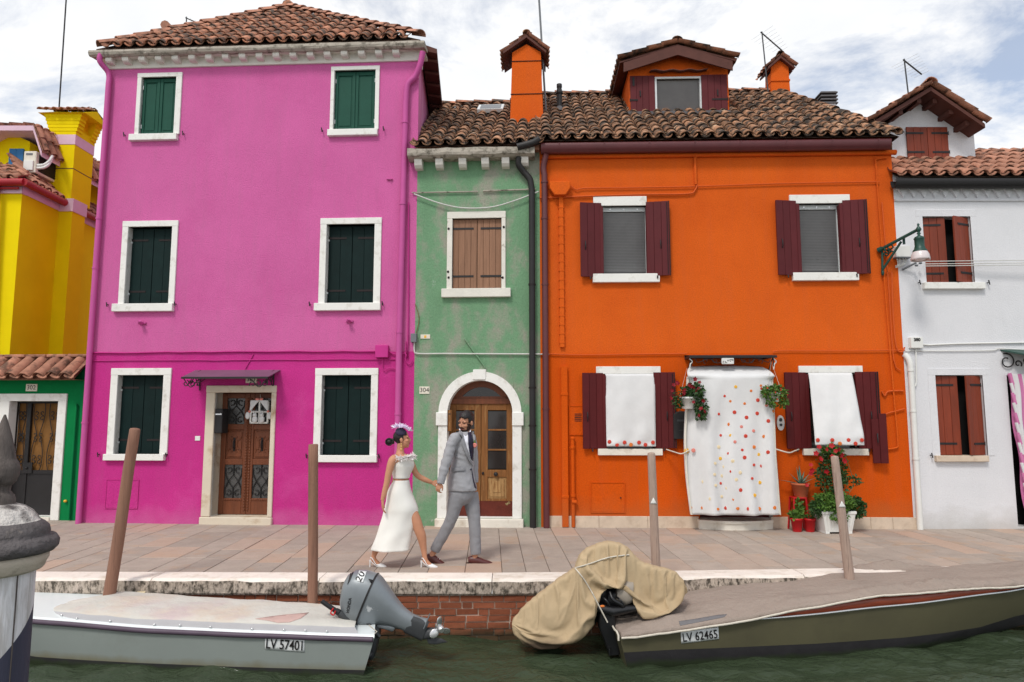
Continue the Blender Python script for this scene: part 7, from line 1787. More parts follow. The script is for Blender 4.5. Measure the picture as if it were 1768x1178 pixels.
hull_plate(boat1, hull1, [(458, 1099), (526, 1103), (526, 1126), (458, 1121)], 'LV 57401', rad(-3.5))
# cleat ropes
mb = MB(); mb.tube(smooth_path([(x_, y_, z_) for x_, y_, z_ in ((.42, -.37, .39), (.36, -.41, .44), (.30, -.38, .40), (.36, -.34, .43), (.24, -.36, .39), (.18, -.42, .38))], 4), .014, 6); part('mooring_rope', mb, M['rope_dark'], boat1)
mb = MB(); mb.tube(smooth_path([(2.72, -.42, .43), (2.78, -.47, .47), (2.86, -.45, .45), (2.82, -.39, .46), (2.70, -.43, .46)], 4), .016, 6); part('mooring_line', mb, M['fl_cream'], boat1)
mb = MB(); mb.tube([(-.03, .30, .44), (-.10, .28, .38), (-.05, .36, .34)], .006, 5); part('cord', mb, M['rope'], boat1)
# ---- silver outboard tilted up on its transom
Ym = 6.86
def mloc(t): return Matrix.Translation(-t.location)
om = thing('outboard_motor', 'worn silver outboard motor tilted up on the stern of the grey-green boat', 'outboard motor', at(625, 1110, Ym), 0, 'outboard motors')
def plates(mb, st, Y, n=20, p=2.6, mi=0, cap=True):
    rings = []
    for (A, Bq, d) in st:
        a, b = at(A[0], A[1], Y), at(Bq[0], Bq[1], Y); c = (a + b) / 2; h = (a - b) / 2; r_ = []
        for k in range(n):
            t_ = 2 * math.pi * k / n; cs, sn_ = math.cos(t_), math.sin(t_); e = 2 / p
            r_.append(c + h * (abs(cs) ** e * (1 if cs > 0 else -1)) + Vector((0, d, 0)) * (abs(sn_) ** e * (1 if sn_ > 0 else -1)))
        rings.append(r_)
    mb.rings(rings, cap, mi, True)
mb = MB(); plates(mb, [((594, 1012), (590, 1028), .03), ((596, 1002), (589, 1043), .10), ((602, 992), (593, 1058), .145), ((614, 985), (601, 1070), .165), ((632, 985), (609, 1077), .175), ((651, 991), (616, 1076), .175)], Ym); cowl = part('cowling', mb, M['motor_grey'], om, mloc(om))
mb = MB(); plates(mb, [((650.5, 990), (614.5, 1077), .178), ((653.5, 991), (617.5, 1078), .178)], Ym); part('seam', mb, M['iron'], om, mloc(om))
mb = MB(); plates(mb, [((653, 991.5), (617.5, 1077), .172), ((660, 998), (624, 1080), .165), ((673, 1016), (636, 1080), .14), ((684, 1032), (652, 1077), .115), ((697, 1048), (672, 1080), .085), ((712, 1060), (692, 1086), .07), ((726, 1066), (708, 1094), .062), ((738, 1068), (722, 1101), .055)], Ym); leg_ = part('leg', mb, M['motor_grey'], om, mloc(om))
mb = MB(); plates(mb, [((715, 1062), (697, 1090), .066), ((733, 1069), (717, 1100), .062), ((741, 1075), (728, 1106), .05)], Ym, p=4); plates(mb, [((728, 1088), (722, 1102), .03), ((738, 1084), (732, 1104), .045), ((750, 1084), (746, 1102), .045), ((759, 1082), (757, 1092), .03)], Ym)
plates(mb, [((736, 1100), (740, 1112), .012), ((750, 1100), (752, 1113), .012), ((764, 1103), (773, 1109), .008)], Ym); part('gearcase', mb, M['motor_dark'], om, mloc(om))
mb = MB(); mb.tube([at(741, 1063, Ym) - Vector((0, .07, 0)), at(733, 1082, Ym) - Vector((0, .07, 0))], .006, 5); mb.tube([at(741, 1063, Ym) + Vector((0, .07, 0)), at(733, 1082, Ym) + Vector((0, .07, 0))], .006, 5); part('anti_ventilation_plate', mb, M['motor_grey'], om, mloc(om))
hubc = at(760, 1085, Ym - .02); adir = (at(768, 1089, Ym) - at(760, 1085, Ym)).normalized(); adir = (adir + Vector((0, -1.7, 0))).normalized()
mb = MB(); mb.tube([hubc - adir * .06, hubc - adir * .02, hubc + adir * .03, hubc + adir * .045], [.032, .036, .034, .024], 14); hub = part('propeller', mb, M['steel'], om, mloc(om))
s1 = adir.orthogonal().normalized(); s2 = adir.cross(s1)
up_ = (Vector((0, 0, 1)) - adir * adir.z).normalized(); sd_ = adir.cross(up_)
for k, a in enumerate((1.75, 3.80, 5.75)):
    d_ = up_ * math.sin(a) + sd_ * -math.cos(a); tw = (adir.cross(d_)).normalized()
    Rm = Matrix((d_, (tw * .9 + adir * .42).normalized(), (adir * .9 - tw * .42).normalized())).transposed()
    mb = MB(); mb.ell(hubc + d_ * .072, (.050, .040, .007), Rm, 14, 8); part('blade', mb, M['steel'], hub)
mb = MB(); plates(mb, [((640, 1076), (628, 1090), .09), ((652, 1076), (640, 1138), .10), ((657, 1082), (646, 1135), .10), ((656, 1092), (652, 1112), .08)], Ym, p=5); mb.tube([at(632, 1072, Ym - .1), at(655, 1100, Ym - .1)], .02, 6); mb.tube([at(636, 1130, Ym - .12), at(640, 1133, Ym - .12)], .035, 10); part('clamp_bracket', mb, M['motor_dark'], om, mloc(om))
mb = MB(); plates(mb, [((652, 1075), (655, 1082), .06), ((668, 1076), (664, 1084), .06), ((682, 1078), (678, 1090), .05), ((684, 1082), (680, 1088), .04)], Ym, p=4); part('steering_arm', mb, M['motor_grey'], om, mloc(om))
mb = MB(); mb.tube([at(618, 1081, Ym - .05), at(604, 1070, Ym - .10), at(586, 1058, Ym - .12)], [.05, .04, .034], 8); ar_ = part('tiller', mb, M['motor_dark'], om, mloc(om))
mb = MB(); mb.tube([at(580, 1055, Ym - .12), at(555, 1038, Ym - .13)], [.024, .022], 10); part('grip', mb, M['black_rubber'], ar_)
mb = MB(); mb.tube(smooth_path([at(576, 1050, Ym - .15), at(571, 1058, Ym - .16), at(576, 1062, Ym - .16), at(579, 1055, Ym - .16)], 4), .007, 5); part('lanyard', mb, M['red_plastic'], ar_)
mb = MB(); mb.tube([at(580, 1055, Ym - .12), at(586, 1058, Ym - .12)], .03, 10); part('collar', mb, M['black_rubber'], ar_)
bpy.context.view_layer.update()
patch('latch', [(636, 1001), (652, 1003), (660, 1008), (657, 1013), (640, 1007)], cowl, 'iron', om, .012, 3)
patch('sticker', [(620, 986), (633, 987), (627, 1006), (615, 1003)], cowl, 'registration_white' if 'registration_white' in M else 'decal', om, .003, 2)
print_on('20', 622, 996, 17, 11, rad(62), cowl, om, off=.006)
print_on('HONDA', 602.5, 1045, 26, 5.5, rad(80), cowl, om, off=.004)
patch('stripe', [(606, 988), (612, 986), (604, 1004), (600, 1010)], cowl, 'iron', om, .003, 2)

# ---- olive boat with a taupe cover
rot2 = rad(9.5); b2 = Vector((1.02, 7.21, ZW))
boat2 = thing('boat', 'olive green motorboat with mahogany strake, moored under the orange house', 'boat', b2, rot2, 'boats moored at the quay')
B2 = [(0, .44), (1, .52), (2, .57), (3, .55), (4, .46), (5, .31), (5.8, .16), (6.5, .03)]
ZG2 = [(0, .285), (1.35, .395), (2.6, .455), (4.2, .51), (5.5, .60), (6.5, .70)]
xs2 = [0, .2, .5, .9, 1.4, 1.9, 2.4, 2.9, 3.4, 3.9, 4.4, 4.9, 5.4, 5.8, 6.2, 6.5]
hull2 = hull(boat2, xs2, B2, ZG2, [(0, -.06), (2.6, -.03), (3.6, .10), (4.4, .20), (6.5, .50)], [(0, .12), (3, .16), (5, .4), (6.5, .9)], .08, [M['hull_olive'], M['antifoul'], M['hull_olive']], .125)
st_ = [(0, .0), (1.1, .02), (1.7, .07), (2.6, .105), (3.4, .09), (4.4, .05), (6.5, .03)]
for s_ in (-1, 1):
    mb = MB(); rows = []
    for i in range(41):
        x = 6.45 * i / 40; b, z = lerp(B2, x), lerp(ZG2, x); h = lerp(st_, x); rows.append([Vector((x, s_ * b, z - .004)), Vector((x, s_ * (b - .02 - h * .22), z + h)), Vector((x, s_ * max(b - .06 - h * .22, .0), z + h)), Vector((x, s_ * max(b - .05, 0), z - .004))])
    mb.rings(rows, True, 0, True); part('strake', mb, M['mahogany'], boat2)
    mb = MB(); mb.tube([(6.45 * i / 40, s_ * (lerp(B2, 6.45 * i / 40) + .008), lerp(ZG2, 6.45 * i / 40)) for i in range(41)], .011, 6); part('rail', mb, M['steel'], boat2)
hull_plate(boat2, hull2, [(1175, 1090), (1240, 1083), (1241, 1103), (1176, 1111)], 'LV 62465', rad(6.5))
# cover
cv2 = thing('boat_cover', 'taupe canvas cover roped down over the olive green boat', 'boat cover', b2, rot2, 'covers on the boats')
RG2 = [(-.05, .34), (.3, .40), (.8, .46), (1.3, .52), (1.8, .545), (2.4, .57), (2.9, .585), (3.6, .56), (4.8, .55), (6.4, .68)]
def cov2(x, v_):
    s_ = 1 if v_ > 0 else -1; q = abs(v_)
    ze_ = lerp(ZG2, max(x, 0)) + lerp(st_, max(x, 0)) + .016; b = lerp(B2, max(x, 0)) + .025 - lerp(st_, max(x, 0)) * .35
    zr_ = max(lerp(RG2, x), ze_ + .03)
    if q <= 1:
        z = ze_ + (zr_ - ze_) * (1 - q ** 2.2); y = b * q
        amp = .026 * (q ** .8) + .006; lf = abs(mnoise.noise(Vector((x * .9 + 3, v_ * 7, 4)))); z += (.040 * math.exp(-((q - .80 - .10 * mnoise.noise(Vector((x * 1.1, s_, 9)))) / .09) ** 2) * max(0, .2 + 1.6 * mnoise.noise(Vector((x * 1.3, s_, 3))))); z += .016 * (.2 - lf) * min(1, q * 1.6) * (1 if q < .97 else .3)
        z += amp * mnoise.noise(Vector((x * 1.6 + .5 * v_, v_ * 3.0, 2))) + .016 * q * mnoise.noise(Vector((x * 5.5, v_ * 2.2 + x * .8, 7)))
        if 2.7 < x < 4.2: z += .06 * max(0, 1 - abs(x - 3.4) / .7) * max(0, 1 - abs(q - .74) / .26) * (.4 + abs(mnoise.noise(Vector((x * 6, v_ * 5, 0)))) * 2.2)
        z = max(z, ze_ + .004)
    else: z = ze_ - (q - 1) * (.30 if lerp(st_, max(x, 0)) < .035 else .30 - 2.4 * min(lerp(st_, max(x, 0)) - .035, .1)); y = b + .006 + .01 * mnoise.noise(Vector((x * 6, 0, 0)))
    return Vector((x, s_ * y, z))
mb = MB(); rows = []; vv = [-1.13, -1.06] + [-1 + 2 * j / 40 for j in range(41)] + [1.06, 1.13]
for i in range(131): x = -.07 + 6.45 * i / 130; rows.append([cov2(x, v_) for v_ in vv])
mb.rings(rows, False, 0, True, closed=False); mb.add([rows[0][i] for i in range(len(vv))], [tuple(range(len(vv)))])
cl2 = part('canvas', mb, M['canvas_taupe'], cv2); so = cl2.modifiers.new('thickness', 'SOLIDIFY'); so.thickness = .004
mb = MB(); mb.tube([cov2(-.07 + 6.4 * i / 90, -1.12) + Vector((0, -.012, .004 * mnoise.noise(Vector((i * .7, 0, 0))))) for i in range(91)], .011, 6); mb.tube([cov2(-.08, -1.2 + 2.4 * i / 16) + Vector((-.015, 0, -.0)) for i in range(17)], .010, 6); part('rope', mb, M['rope'], cv2)
bpy.context.view_layer.update()
M['patch_grey'] = mat('grey_repair_patch', S(112, 110, 112), .8, .06, 4, .2, 60)
patch('repair_patch', [(1172, 1073), (1200, 1069), (1240, 1062), (1255, 1061), (1250, 1066), (1225, 1071), (1205, 1075), (1174, 1081)], cl2, 'patch_grey', cv2, .0015, 3)
# ---- covered motor of the olive boat
Yc = 7.12
m2 = thing('outboard_motor', 'black outboard motor under a tan tarpaulin at the stern of the olive boat', 'outboard motor', at(1070, 1080, Yc), 0, 'outboard motors')
mb = MB(); plates(mb, [((1040, 1022), (1040, 1040), .10), ((1055, 1012), (1052, 1058), .12), ((1078, 1008), (1076, 1062), .12), ((1094, 1012), (1092, 1060), .10)], Yc, p=3); part('powerhead', mb, M['black_rubber'], m2, mloc(m2))
M['cowl_beige'] = mat('beige_motor_cowl', S(158, 148, 136), .5, .06, 5)
mb = MB(); plates(mb, [((1064, 1016), (1062, 1036), .10), ((1080, 1000), (1078, 1044), .12), ((1092, 1002), (1088, 1040), .10)], Yc - .10, p=3); part('cowling', mb, M['cowl_beige'], m2, mloc(m2))
mb = MB(); plates(mb, [((1033, 1050), (1060, 1050), .10), ((1032, 1080), (1062, 1078), .10), ((1040, 1100), (1066, 1098), .08), ((1050, 1128), (1070, 1126), .07)], Yc - .12, p=5); mb.tube([at(1030, 1048, Yc - .2), at(1058, 1056, Yc - .22), at(1098, 1050, Yc - .2)], [.04, .05, .03], 10)
for a, q_, r_ in ((0, 6, .012), (13, -4, .018), (25, 5, .009)): mb.tube(smooth_path([at(1040 + a, 1026 + q_, Yc - .2), at(1046 + a, 1036, Yc - .25), at(1058 + a - q_, 1046, Yc - .24), at(1052 + a, 1054, Yc - .2)], 4), r_, 6)
mb.tube([at(1052, 1118, Yc - .2), at(1053, 1131, Yc - .2)], .012, 8); part('clamp_bracket', mb, M['black_rubber'], m2, mloc(m2))
mb = MB(); mb.ell(at(1040, 1047, Yc - .24), (.025, .012, .012)); part('orange_clip', mb, M['fl_orange'], m2, mloc(m2))
tp = thing('tarpaulin', 'tan tarpaulin tied with rope over the tilted motor of the olive boat', 'tarpaulin', at(1050, 1030, Yc), 0)
# the cloth hangs from its ridge; it is cut a little too large and settles into folds (cloth simulation, baked)
TOP = [(888, 1074), (892, 1062), (900, 1051), (912, 1040), (930, 1025), (960, 1001), (984, 985), (993, 979), (1000, 958), (1012, 946), (1030, 938), (1050, 934), (1070, 937), (1085, 945), (1096, 958), (1110, 970), (1130, 976), (1150, 981), (1168, 987), (1178, 999), (1187, 1018)]
HEM = [(888, 1080), (894, 1098), (902, 1111), (914, 1118), (935, 1121), (960, 1120), (985, 1109), (1010, 1094), (1024, 1080), (1031, 1052), (1038, 1026), (1048, 1015), (1066, 1012), (1084, 1010), (1091, 1030), (1099, 1056), (1110, 1068), (1126, 1066), (1150, 1054), (1170, 1040), (1187, 1024)]
BUL = [(888, .02), (894, .10), (905, .17), (925, .22), (960, .25), (1000, .26), (1040, .28), (1070, .28), (1100, .26), (1130, .26), (1155, .21), (1175, .12), (1187, .02)]
def ip(tab, x):
    for (a, b), (c, d) in zip(tab, tab[1:]):
        if a <= x <= c: return b + (d - b) * (x - a) / (c - a)
    return tab[-1][1]
mb = MB(); NX, NT = 120, 30; rows = []; wts = []
for i in range(NX + 1):
    x = 888 + 299 * i / NX; ty, hy, bu = ip(TOP, x), ip(HEM, x), ip(BUL, x); col_ = []
    for k in range(-NT, NT + 1):
        t = abs(k) / NT; s_ = -1 if k < 0 else 1; y = ty + (hy - ty) * (t ** 1.25)
        tuck = 1 - .45 * max(0, (t - .62) / .38) ** 1.6 if x < 1030 else 1 - .18 * max(0, (t - .7) / .3) ** 2
        d = bu * math.sqrt(max(0, 1 - (1 - min(1, t * 1.25)) ** 2)) * tuck
        q = at(x, y, Yc + s_ * d) if s_ < 0 else at(x, y, Yc) + Vector((0, d, 0)); col_.append(q - tp.location)
        kn = math.hypot(x - 994, y - 981); w_ = max(0, 1 - t / .10) if t < .10 else 0
        if t > .985: w_ = .55
        if kn < 9 and k <= 0: w_ = 1
        if i in (0, NX): w_ = 1
        wts.append(min(1, w_))
    rows.append(col_)
mb.rings(rows, False, 0, True, closed=False); tcl = part('canvas', mb, M['canvas_tan'], tp)
for v in tcl.data.vertices: v.co += v.normal * (.006 * mnoise.noise(Vector((v.co.x * 9, v.co.y * 6, v.co.z * 9))))
vg = tcl.vertex_groups.new(name='pin')
for k, w_ in enumerate(wts): vg.add([k], w_, 'REPLACE')
mb = MB()
for (x, y, r) in ((905, 1085, 20), (930, 1078, 32), (960, 1066, 40), (990, 1050, 45), (1015, 1025, 42), (1040, 985, 36), (1064, 976, 34), (1085, 985, 26), (1110, 1010, 28), (1135, 1018, 28), (1160, 1014, 18)):
    r_ = r * Yc / FPX; mb.ell(at(x, y, Yc) - tp.location, (r_, r_ * .72, r_), None, 14, 9)
body_ = part('motor_body', mb, M['black_rubber'], m2, Matrix.Translation(tp.location - m2.location)); body_.modifiers.new('collide', 'COLLISION'); body_.collision.thickness_outer = .012
c_ = tcl.modifiers.new('cloth', 'CLOTH'); st = c_.settings; st.quality = 6; st.mass = .35; st.tension_stiffness = 18; st.compression_stiffness = 18; st.shear_stiffness = 8; st.bending_stiffness = .2; st.vertex_group_mass = 'pin'; st.shrink_min = -.14; st.shrink_max = -.14; st.air_damping = 2; st.pin_stiffness = 2
c_.collision_settings.use_collision = True; c_.collision_settings.distance_min = .008; c_.collision_settings.use_self_collision = False
c_.point_cache.frame_start = 1; c_.point_cache.frame_end = 40; SC.frame_start = 1; SC.frame_end = 40
for f in range(1, 33): SC.frame_set(f)
bake(tcl); SC.frame_set(1)
for md in list(body_.modifiers): body_.modifiers.remove(md)
tcl.data.polygons.foreach_set('use_smooth', [True] * len(tcl.data.polygons))
sd2 = tcl.modifiers.new('smooth', 'SUBSURF'); sd2.levels = 1; sd2.render_levels = 1
so = tcl.modifiers.new('thickness', 'SOLIDIFY'); so.thickness = .005
bpy.context.view_layer.update()
def rope_on(name, pxs, obj, parent, m='rope', r=.007, off=.010):
    bpy.context.view_layer.update(); dg = bpy.context.evaluated_depsgraph_get(); mw = obj.matrix_world; inv = mw.inverted(); bvh = BVHTree.FromObject(obj, dg); pts = []
    for p_ in smooth_path([Vector((x, y, 0)) for x, y in pxs], 3):
        d = ray(p_.x, p_.y); h = bvh.ray_cast(inv @ Vector((0, 0, CAMZ)), (inv.to_3x3() @ d).normalized())
        if h[0] is not None: pts.append(mw @ h[0] - d.normalized() * off)
    mb = MB(); mb.tube(pts, r, 6); return part(name, mb, M[m], parent, parent.matrix_world.inverted())
rope_on('rope', [(993, 981), (1020, 973), (1050, 963), (1086, 958)], tcl, tp)
rope_on('rope', [(993, 981), (1008, 1000), (1018, 1016), (1025, 1028)], tcl, tp)
mb = MB(); mb.tube([at(1023, 1025, Yc - .31), at(1034, 1046, Yc - .30), at(1049, 1075, Yc - .3)], .007, 6); part('rope', mb, M['rope'], tp, mloc(tp))
# ================================================================== the couple
def head(mb, c, Rz, s):
    """ellipsoids of one head; local x = its left-right, -y = forward, z up"""
    def e(p, r, tilt=0): mb.ell(c + Rz @ (Vector((p[0], -p[1], p[2])) * s), [q * s for q in r], Rz @ Matrix.Rotation(tilt, 3, 'X'), 16, 11)
    e((0, -.012, .035), (.074, .094, .088)); e((0, .022, -.035), (.059, .070, .076)); e((0, .055, -.088), (.028, .026, .024)); e((0, .012, -.075), (.050, .055, .030))
    for s_ in (-1, 1):
        e((s_ * .032, .071, .026), (.026, .016, .010)); e((s_ * .040, .060, -.020), (.022, .024, .022)); e((s_ * .076, -.010, -.005), (.010, .020, .031)); e((s_ * .012, .086, -.026), (.010, .012, .009))
    e((0, .088, -.005), (.0105, .018, .026), -.35); e((0, .100, -.022), (.012, .012, .011)); e((0, .083, -.050), (.022, .010, .006)); e((0, .081, -.060), (.019, .010, .006))
def face_bits(body, c, Rz, s, brow='hair'):
    for s_ in (-1, 1):
        P = lambda p: c + Rz @ (Vector((p[0], -p[1], p[2])) * s)
        q = MB(); q.ell(P((s_ * .031, .073, .008)), (.0105 * s, .009 * s, .0042 * s), Rz, 10, 6); part('eye', q, M['eye'], body)
        q = MB(); q.tube([P((s_ * .014, .086, .026)), P((s_ * .032, .085, .033)), P((s_ * .050, .070, .027))], [.003 * s, .004 * s, .002 * s], 6); part('eyebrow', q, M[brow], body)
    q = MB(); q.tube([P((-.024, .084, -.053)), P((-.008, .0935, -.0525)), P((0, .0935, -.054)), P((.008, .0935, -.0525)), P((.024, .084, -.053))], [.002, .005, .005, .005, .002], 6); q.tube([P((-.02, .085, -.058)), P((0, .0915, -.062)), P((.02, .085, -.058))], [.002, .0055, .002], 6); part('lips', q, M['lip'], body)
def hand(mb, w_, d, pn, s=1.0, curl=.5, side=1, spread=.12):
    d = d.normalized(); pn = (pn - d * pn.dot(d)).normalized(); sd_ = d.cross(pn) * side
    mb.tube([w_ - d * .01, w_ + d * .03 * s, w_ + d * .065 * s, w_ + d * .09 * s], [.020 * s, .030 * s, .036 * s, .034 * s], 12, ry=[.016 * s, .015 * s, .014 * s, .011 * s], ref=tuple(pn))
    for k, (o_, ln) in enumerate(((.027, .070), (.0095, .078), (-.009, .073), (-.026, .058))):
        b = w_ + d * .085 * s + sd_ * o_ * s; dd = (d + sd_ * o_ * 3 * spread * 8 * .2).normalized(); pts = [b - d * .03 * s, b]; a = 0
        for f in (.42, .32, .26): a += curl * (.75 if f == .42 else 1.0); b = b + (dd * math.cos(a) + pn * math.sin(a)) * ln * f * s; pts.append(b)
        mb.tube(pts, [.009 * s, .0090 * s, .0082 * s, .0074 * s, .0055 * s], 8)
    b = w_ + d * .02 * s + sd_ * .024 * s; pts = [b - sd_ * .012 * s, b + (sd_ * .7 + d * .6 + pn * .25) * .030 * s, b + (sd_ * .75 + d * 1.45 + pn * .55) * .034 * s, b + (sd_ * .55 + d * 2.2 + pn * .85) * .034 * s]
    mb.tube(pts, [.013 * s, .0115 * s, .0095 * s, .0065 * s], 8)
def limb(mb, L, Y, k=1.0, n=14, sub=4, dz=None):
    """L = (px, py, r_px, depth offset[, depth radius m])"""
    m_ = Y * 1.03 / FPX
    pts = smooth_path([at(q[0], q[1], Y + q[3]) for q in L], sub); ra = smooth_vals([q[2] * m_ for q in L], sub); rb = smooth_vals([(q[4] if len(q) > 4 else q[2] * m_ * k) for q in L], sub)
    mb.tube(pts, ra, n, ry=rb, ref=(0, 1, 0))
def edges(mb, L, Y, n=22, cap=True, sub=3, smooth=True):
    """L = (y, left px, right px, depth radius m, depth offset): a garment by its outline"""
    m_ = Y * 1.03 / FPX
    c = smooth_path([at((q[1] + q[2]) / 2, q[0], Y + (q[4] if len(q) > 4 else 0)) for q in L], sub); ra = smooth_vals([(q[2] - q[1]) / 2 * m_ for q in L], sub); rb = smooth_vals([q[3] for q in L], sub)
    rings = [[p_ + Vector((a * math.cos(2 * math.pi * k / n), b * math.sin(2 * math.pi * k / n), 0)) for k in range(n)] for p_, a, b in zip(c, ra, rb)]
    mb.rings(rings, cap, 0, True); return rings
def hair_shell(name, parent, c, Rz, s, keep, m, r=(.079, .100, .094), cen=(0, -.012, .037), grow=.0, fuzz=.004, sc=30):
    mb = MB(); nu, nv = 40, 26; P = {}
    for j in range(nv + 1):
        th = math.pi * j / nv
        for i in range(nu):
            ph = 2 * math.pi * i / nu; q = Vector((r[0] * math.sin(th) * math.cos(ph), r[1] * math.sin(th) * math.sin(ph), r[2] * math.cos(th)))
            l = Vector((q.x, -q.y, q.z)) + Vector((cen[0], cen[1], cen[2]))      # l: x, forward, up
            f_ = 1 + fuzz * 10 * mnoise.noise(q * sc) ; w_ = Vector((q.x * f_ + cen[0], -(l.y - cen[1]) * f_ - cen[1], q.z * f_ + cen[2])); P[(j, i)] = (c + Rz @ (w_ * s), l)
    mb.v = [tuple(P[(j, i)][0]) for j in range(nv + 1) for i in range(nu)]
    for j in range(nv):
        for i in range(nu):
            if keep((P[(j, i)][1] + P[(j + 1, (i + 1) % nu)][1]) / 2): mb.f.append([j * nu + i, (j + 1) * nu + i, (j + 1) * nu + (i + 1) % nu, j * nu + (i + 1) % nu]); mb.m.append(0); mb.s.append(True)
    o = part(name, mb, M[m], parent); so = o.modifiers.new('thickness', 'SOLIDIFY'); so.thickness = .012; so.offset = -1
    return o
# ---------------------------------------------------------------- woman
Yw = 8.20
wm = thing('person', 'woman in white strapless top and long slit skirt with feathered hat, walking hand in hand', 'person', (0, 0, 0), 0, 'couple walking on the quay')
base_w = at(690, 979, Yw); wm.location = (base_w.x, base_w.y, 0); Wm = Matrix.Translation(-wm.location)
hc = at(694.5, 759, Yw); Rw = Matrix.Rotation(rad(98), 3, 'Z') @ Matrix.Rotation(rad(-6), 3, 'X'); sw = .93
mb = MB(); head(mb, hc, Rw, sw)
limb(mb, [(688, 880, 18, 0, .13), (689.5, 862, 20, 0, .14), (690, 840, 15, 0, .115), (692, 826, 13, 0, .11), (694, 812, 15, 0, .115), (696, 800, 16, 0, .125), (693, 792, 15, 0, .15), (691, 786, 9, 0, .09), (691, 779, 6.2, 0, .045), (692, 766, 6, 0, .045)], Yw, n=20)
limb(mb, [(690, 791, 7, 0), (681, 793, 7.5, -.09), (676, 799, 6.6, -.13), (671, 818, 5.6, -.15), (668, 834, 5.0, -.16), (664, 850, 4.5, -.17), (660.5, 864, 3.4, -.18)], Yw)
limb(mb, [(697, 791, 7, .02), (706, 795, 6.6, .06), (711, 803, 5.8, .07), (716, 814, 5.2, .07), (722, 822, 4.8, .06), (733, 828, 4.4, .06), (745, 833, 3.2, .08)], Yw)
limb(mb, [(696, 866, 12, .03), (706, 880, 11.5, -.01), (717, 897, 9.2, -.03), (723, 914, 8.2, -.03), (727.5, 926, 7.8, -.02), (731, 945, 5.4, 0), (733, 960, 4.0, 0), (734, 967, 4.4, 0)], Yw)
limb(mb, [(686, 866, 15, -.05), (678, 885, 12, -.03), (668, 910, 9, 0), (656, 938, 7.4, .02), (649, 950, 5.6, .02), (645.5, 960, 3.9, .02), (645, 966, 4.3, .02)], Yw)
for (x, y), dy in (((734, 966), 0), ((645.5, 965), .02)): limb(mb, [(x - 1, y, 4.4, dy), (x + 3, y + 5, 4.0, dy), (x + 10, y + 10.5, 3.2, dy, .032), (x + 17, y + 12.5, 1.8, dy, .022)], Yw)
hand(mb, at(660.5, 864, Yw - .18), Vector((.06, 0, -1)), Vector((.9, .3, 0)), 1.0, .32, -1)
hand(mb, at(745, 833, Yw + .08), Vector((1, .1, -.42)), Vector((-.15, .9, -.5)), .95, .55, 1)
body_w = remesh(mb, 'body', [M['skin_w']], wm, .0058, 2, None, Wm)
face_bits(body_w, hc, Rw, sw)
hair_shell('hair', wm, hc, Rw, sw, lambda l: (l.z > .052 - .0 and l.y < .062) or (l.y < .018 and l.z > -.015) or (l.y < -.03 and l.z > -.065), 'hair').matrix_basis = Wm
mb = MB(); bc_ = at(672.5, 763, Yw); mb.ell(bc_, (.046, .046, .044), None, 14, 9); mb.tube([at(680, 762, Yw), bc_], [.035, .03], 10)
for k in range(7): a = k * .9; mb.tube([bc_ + Vector((.040 * math.cos(a + j * .5), -.02 - .02 * math.sin(j * 1.1), .040 * math.sin(a + j * .5))) for j in range(5)], .008, 6)
part('hair_bun', mb, M['hair'], wm, Wm)
# hat with feathers
hx = hc + Rw @ Vector((.0, -.012, .108)) * sw + Vector((-.012, -.040, -.006)); mb = MB()
Rh = Matrix.Rotation(rad(22), 3, 'Y') @ Matrix.Rotation(rad(38), 3, 'X')
mb.rings([[hx + Rh @ Vector((r_ * math.cos(2 * math.pi * k / 24), r_ * 1.0 * math.sin(2 * math.pi * k / 24), z_)) for k in range(24)] for r_, z_ in ((.060, -.022), (.064, -.008), (.060, .006), (.048, .018), (.026, .024), (.004, .025))], True, 0, True); hat = part('hat', mb, M['navy_hat'], wm, Wm)
def feathers(name, n, cfun, m, parent, ln, seed, wdt=.006):
    rn = random.Random(seed); mb = MB()
    for i in range(n):
        p_, d = cfun(rn); d = d.normalized(); s_ = d.cross(Vector((rn.uniform(-1, 1), rn.uniform(-1, 1), rn.uniform(-1, 1)))).normalized(); l = ln * rn.uniform(.5, 1.2); bend = Vector((rn.uniform(-.6, .6), rn.uniform(-.6, .6), rn.uniform(-.8, .3))) * l * .5
        w_ = wdt * rn.uniform(.5, 1.1); rows = []
        for k in range(5): f = k / 4; c_ = p_ + d * l * f + bend * f * f; ww = w_ * (.35 + 1.3 * f * (1 - f) * 2) * (1 if k < 4 else .15); rows.append([c_ - s_ * ww, c_ + s_ * ww])
        mb.rings(rows, False, 0, True, closed=False)
    return part(name, mb, M[m], parent, Wm, fixn=False)
def hf_(rn):
    f = rn.random(); p_ = at(681 + 25 * f, 739.5 - 3 * math.sin(math.pi * f) + 5 * f * f, Yw + rn.uniform(-.09, .06)); return p_, Vector((rn.uniform(-.6, .6) + (f - .45) * 1.4, rn.uniform(-.8, .5), rn.uniform(.05, 1.0)))
feathers('feather_plume', 520, hf_, 'feather_lilac', wm, .05, 4, .0045)
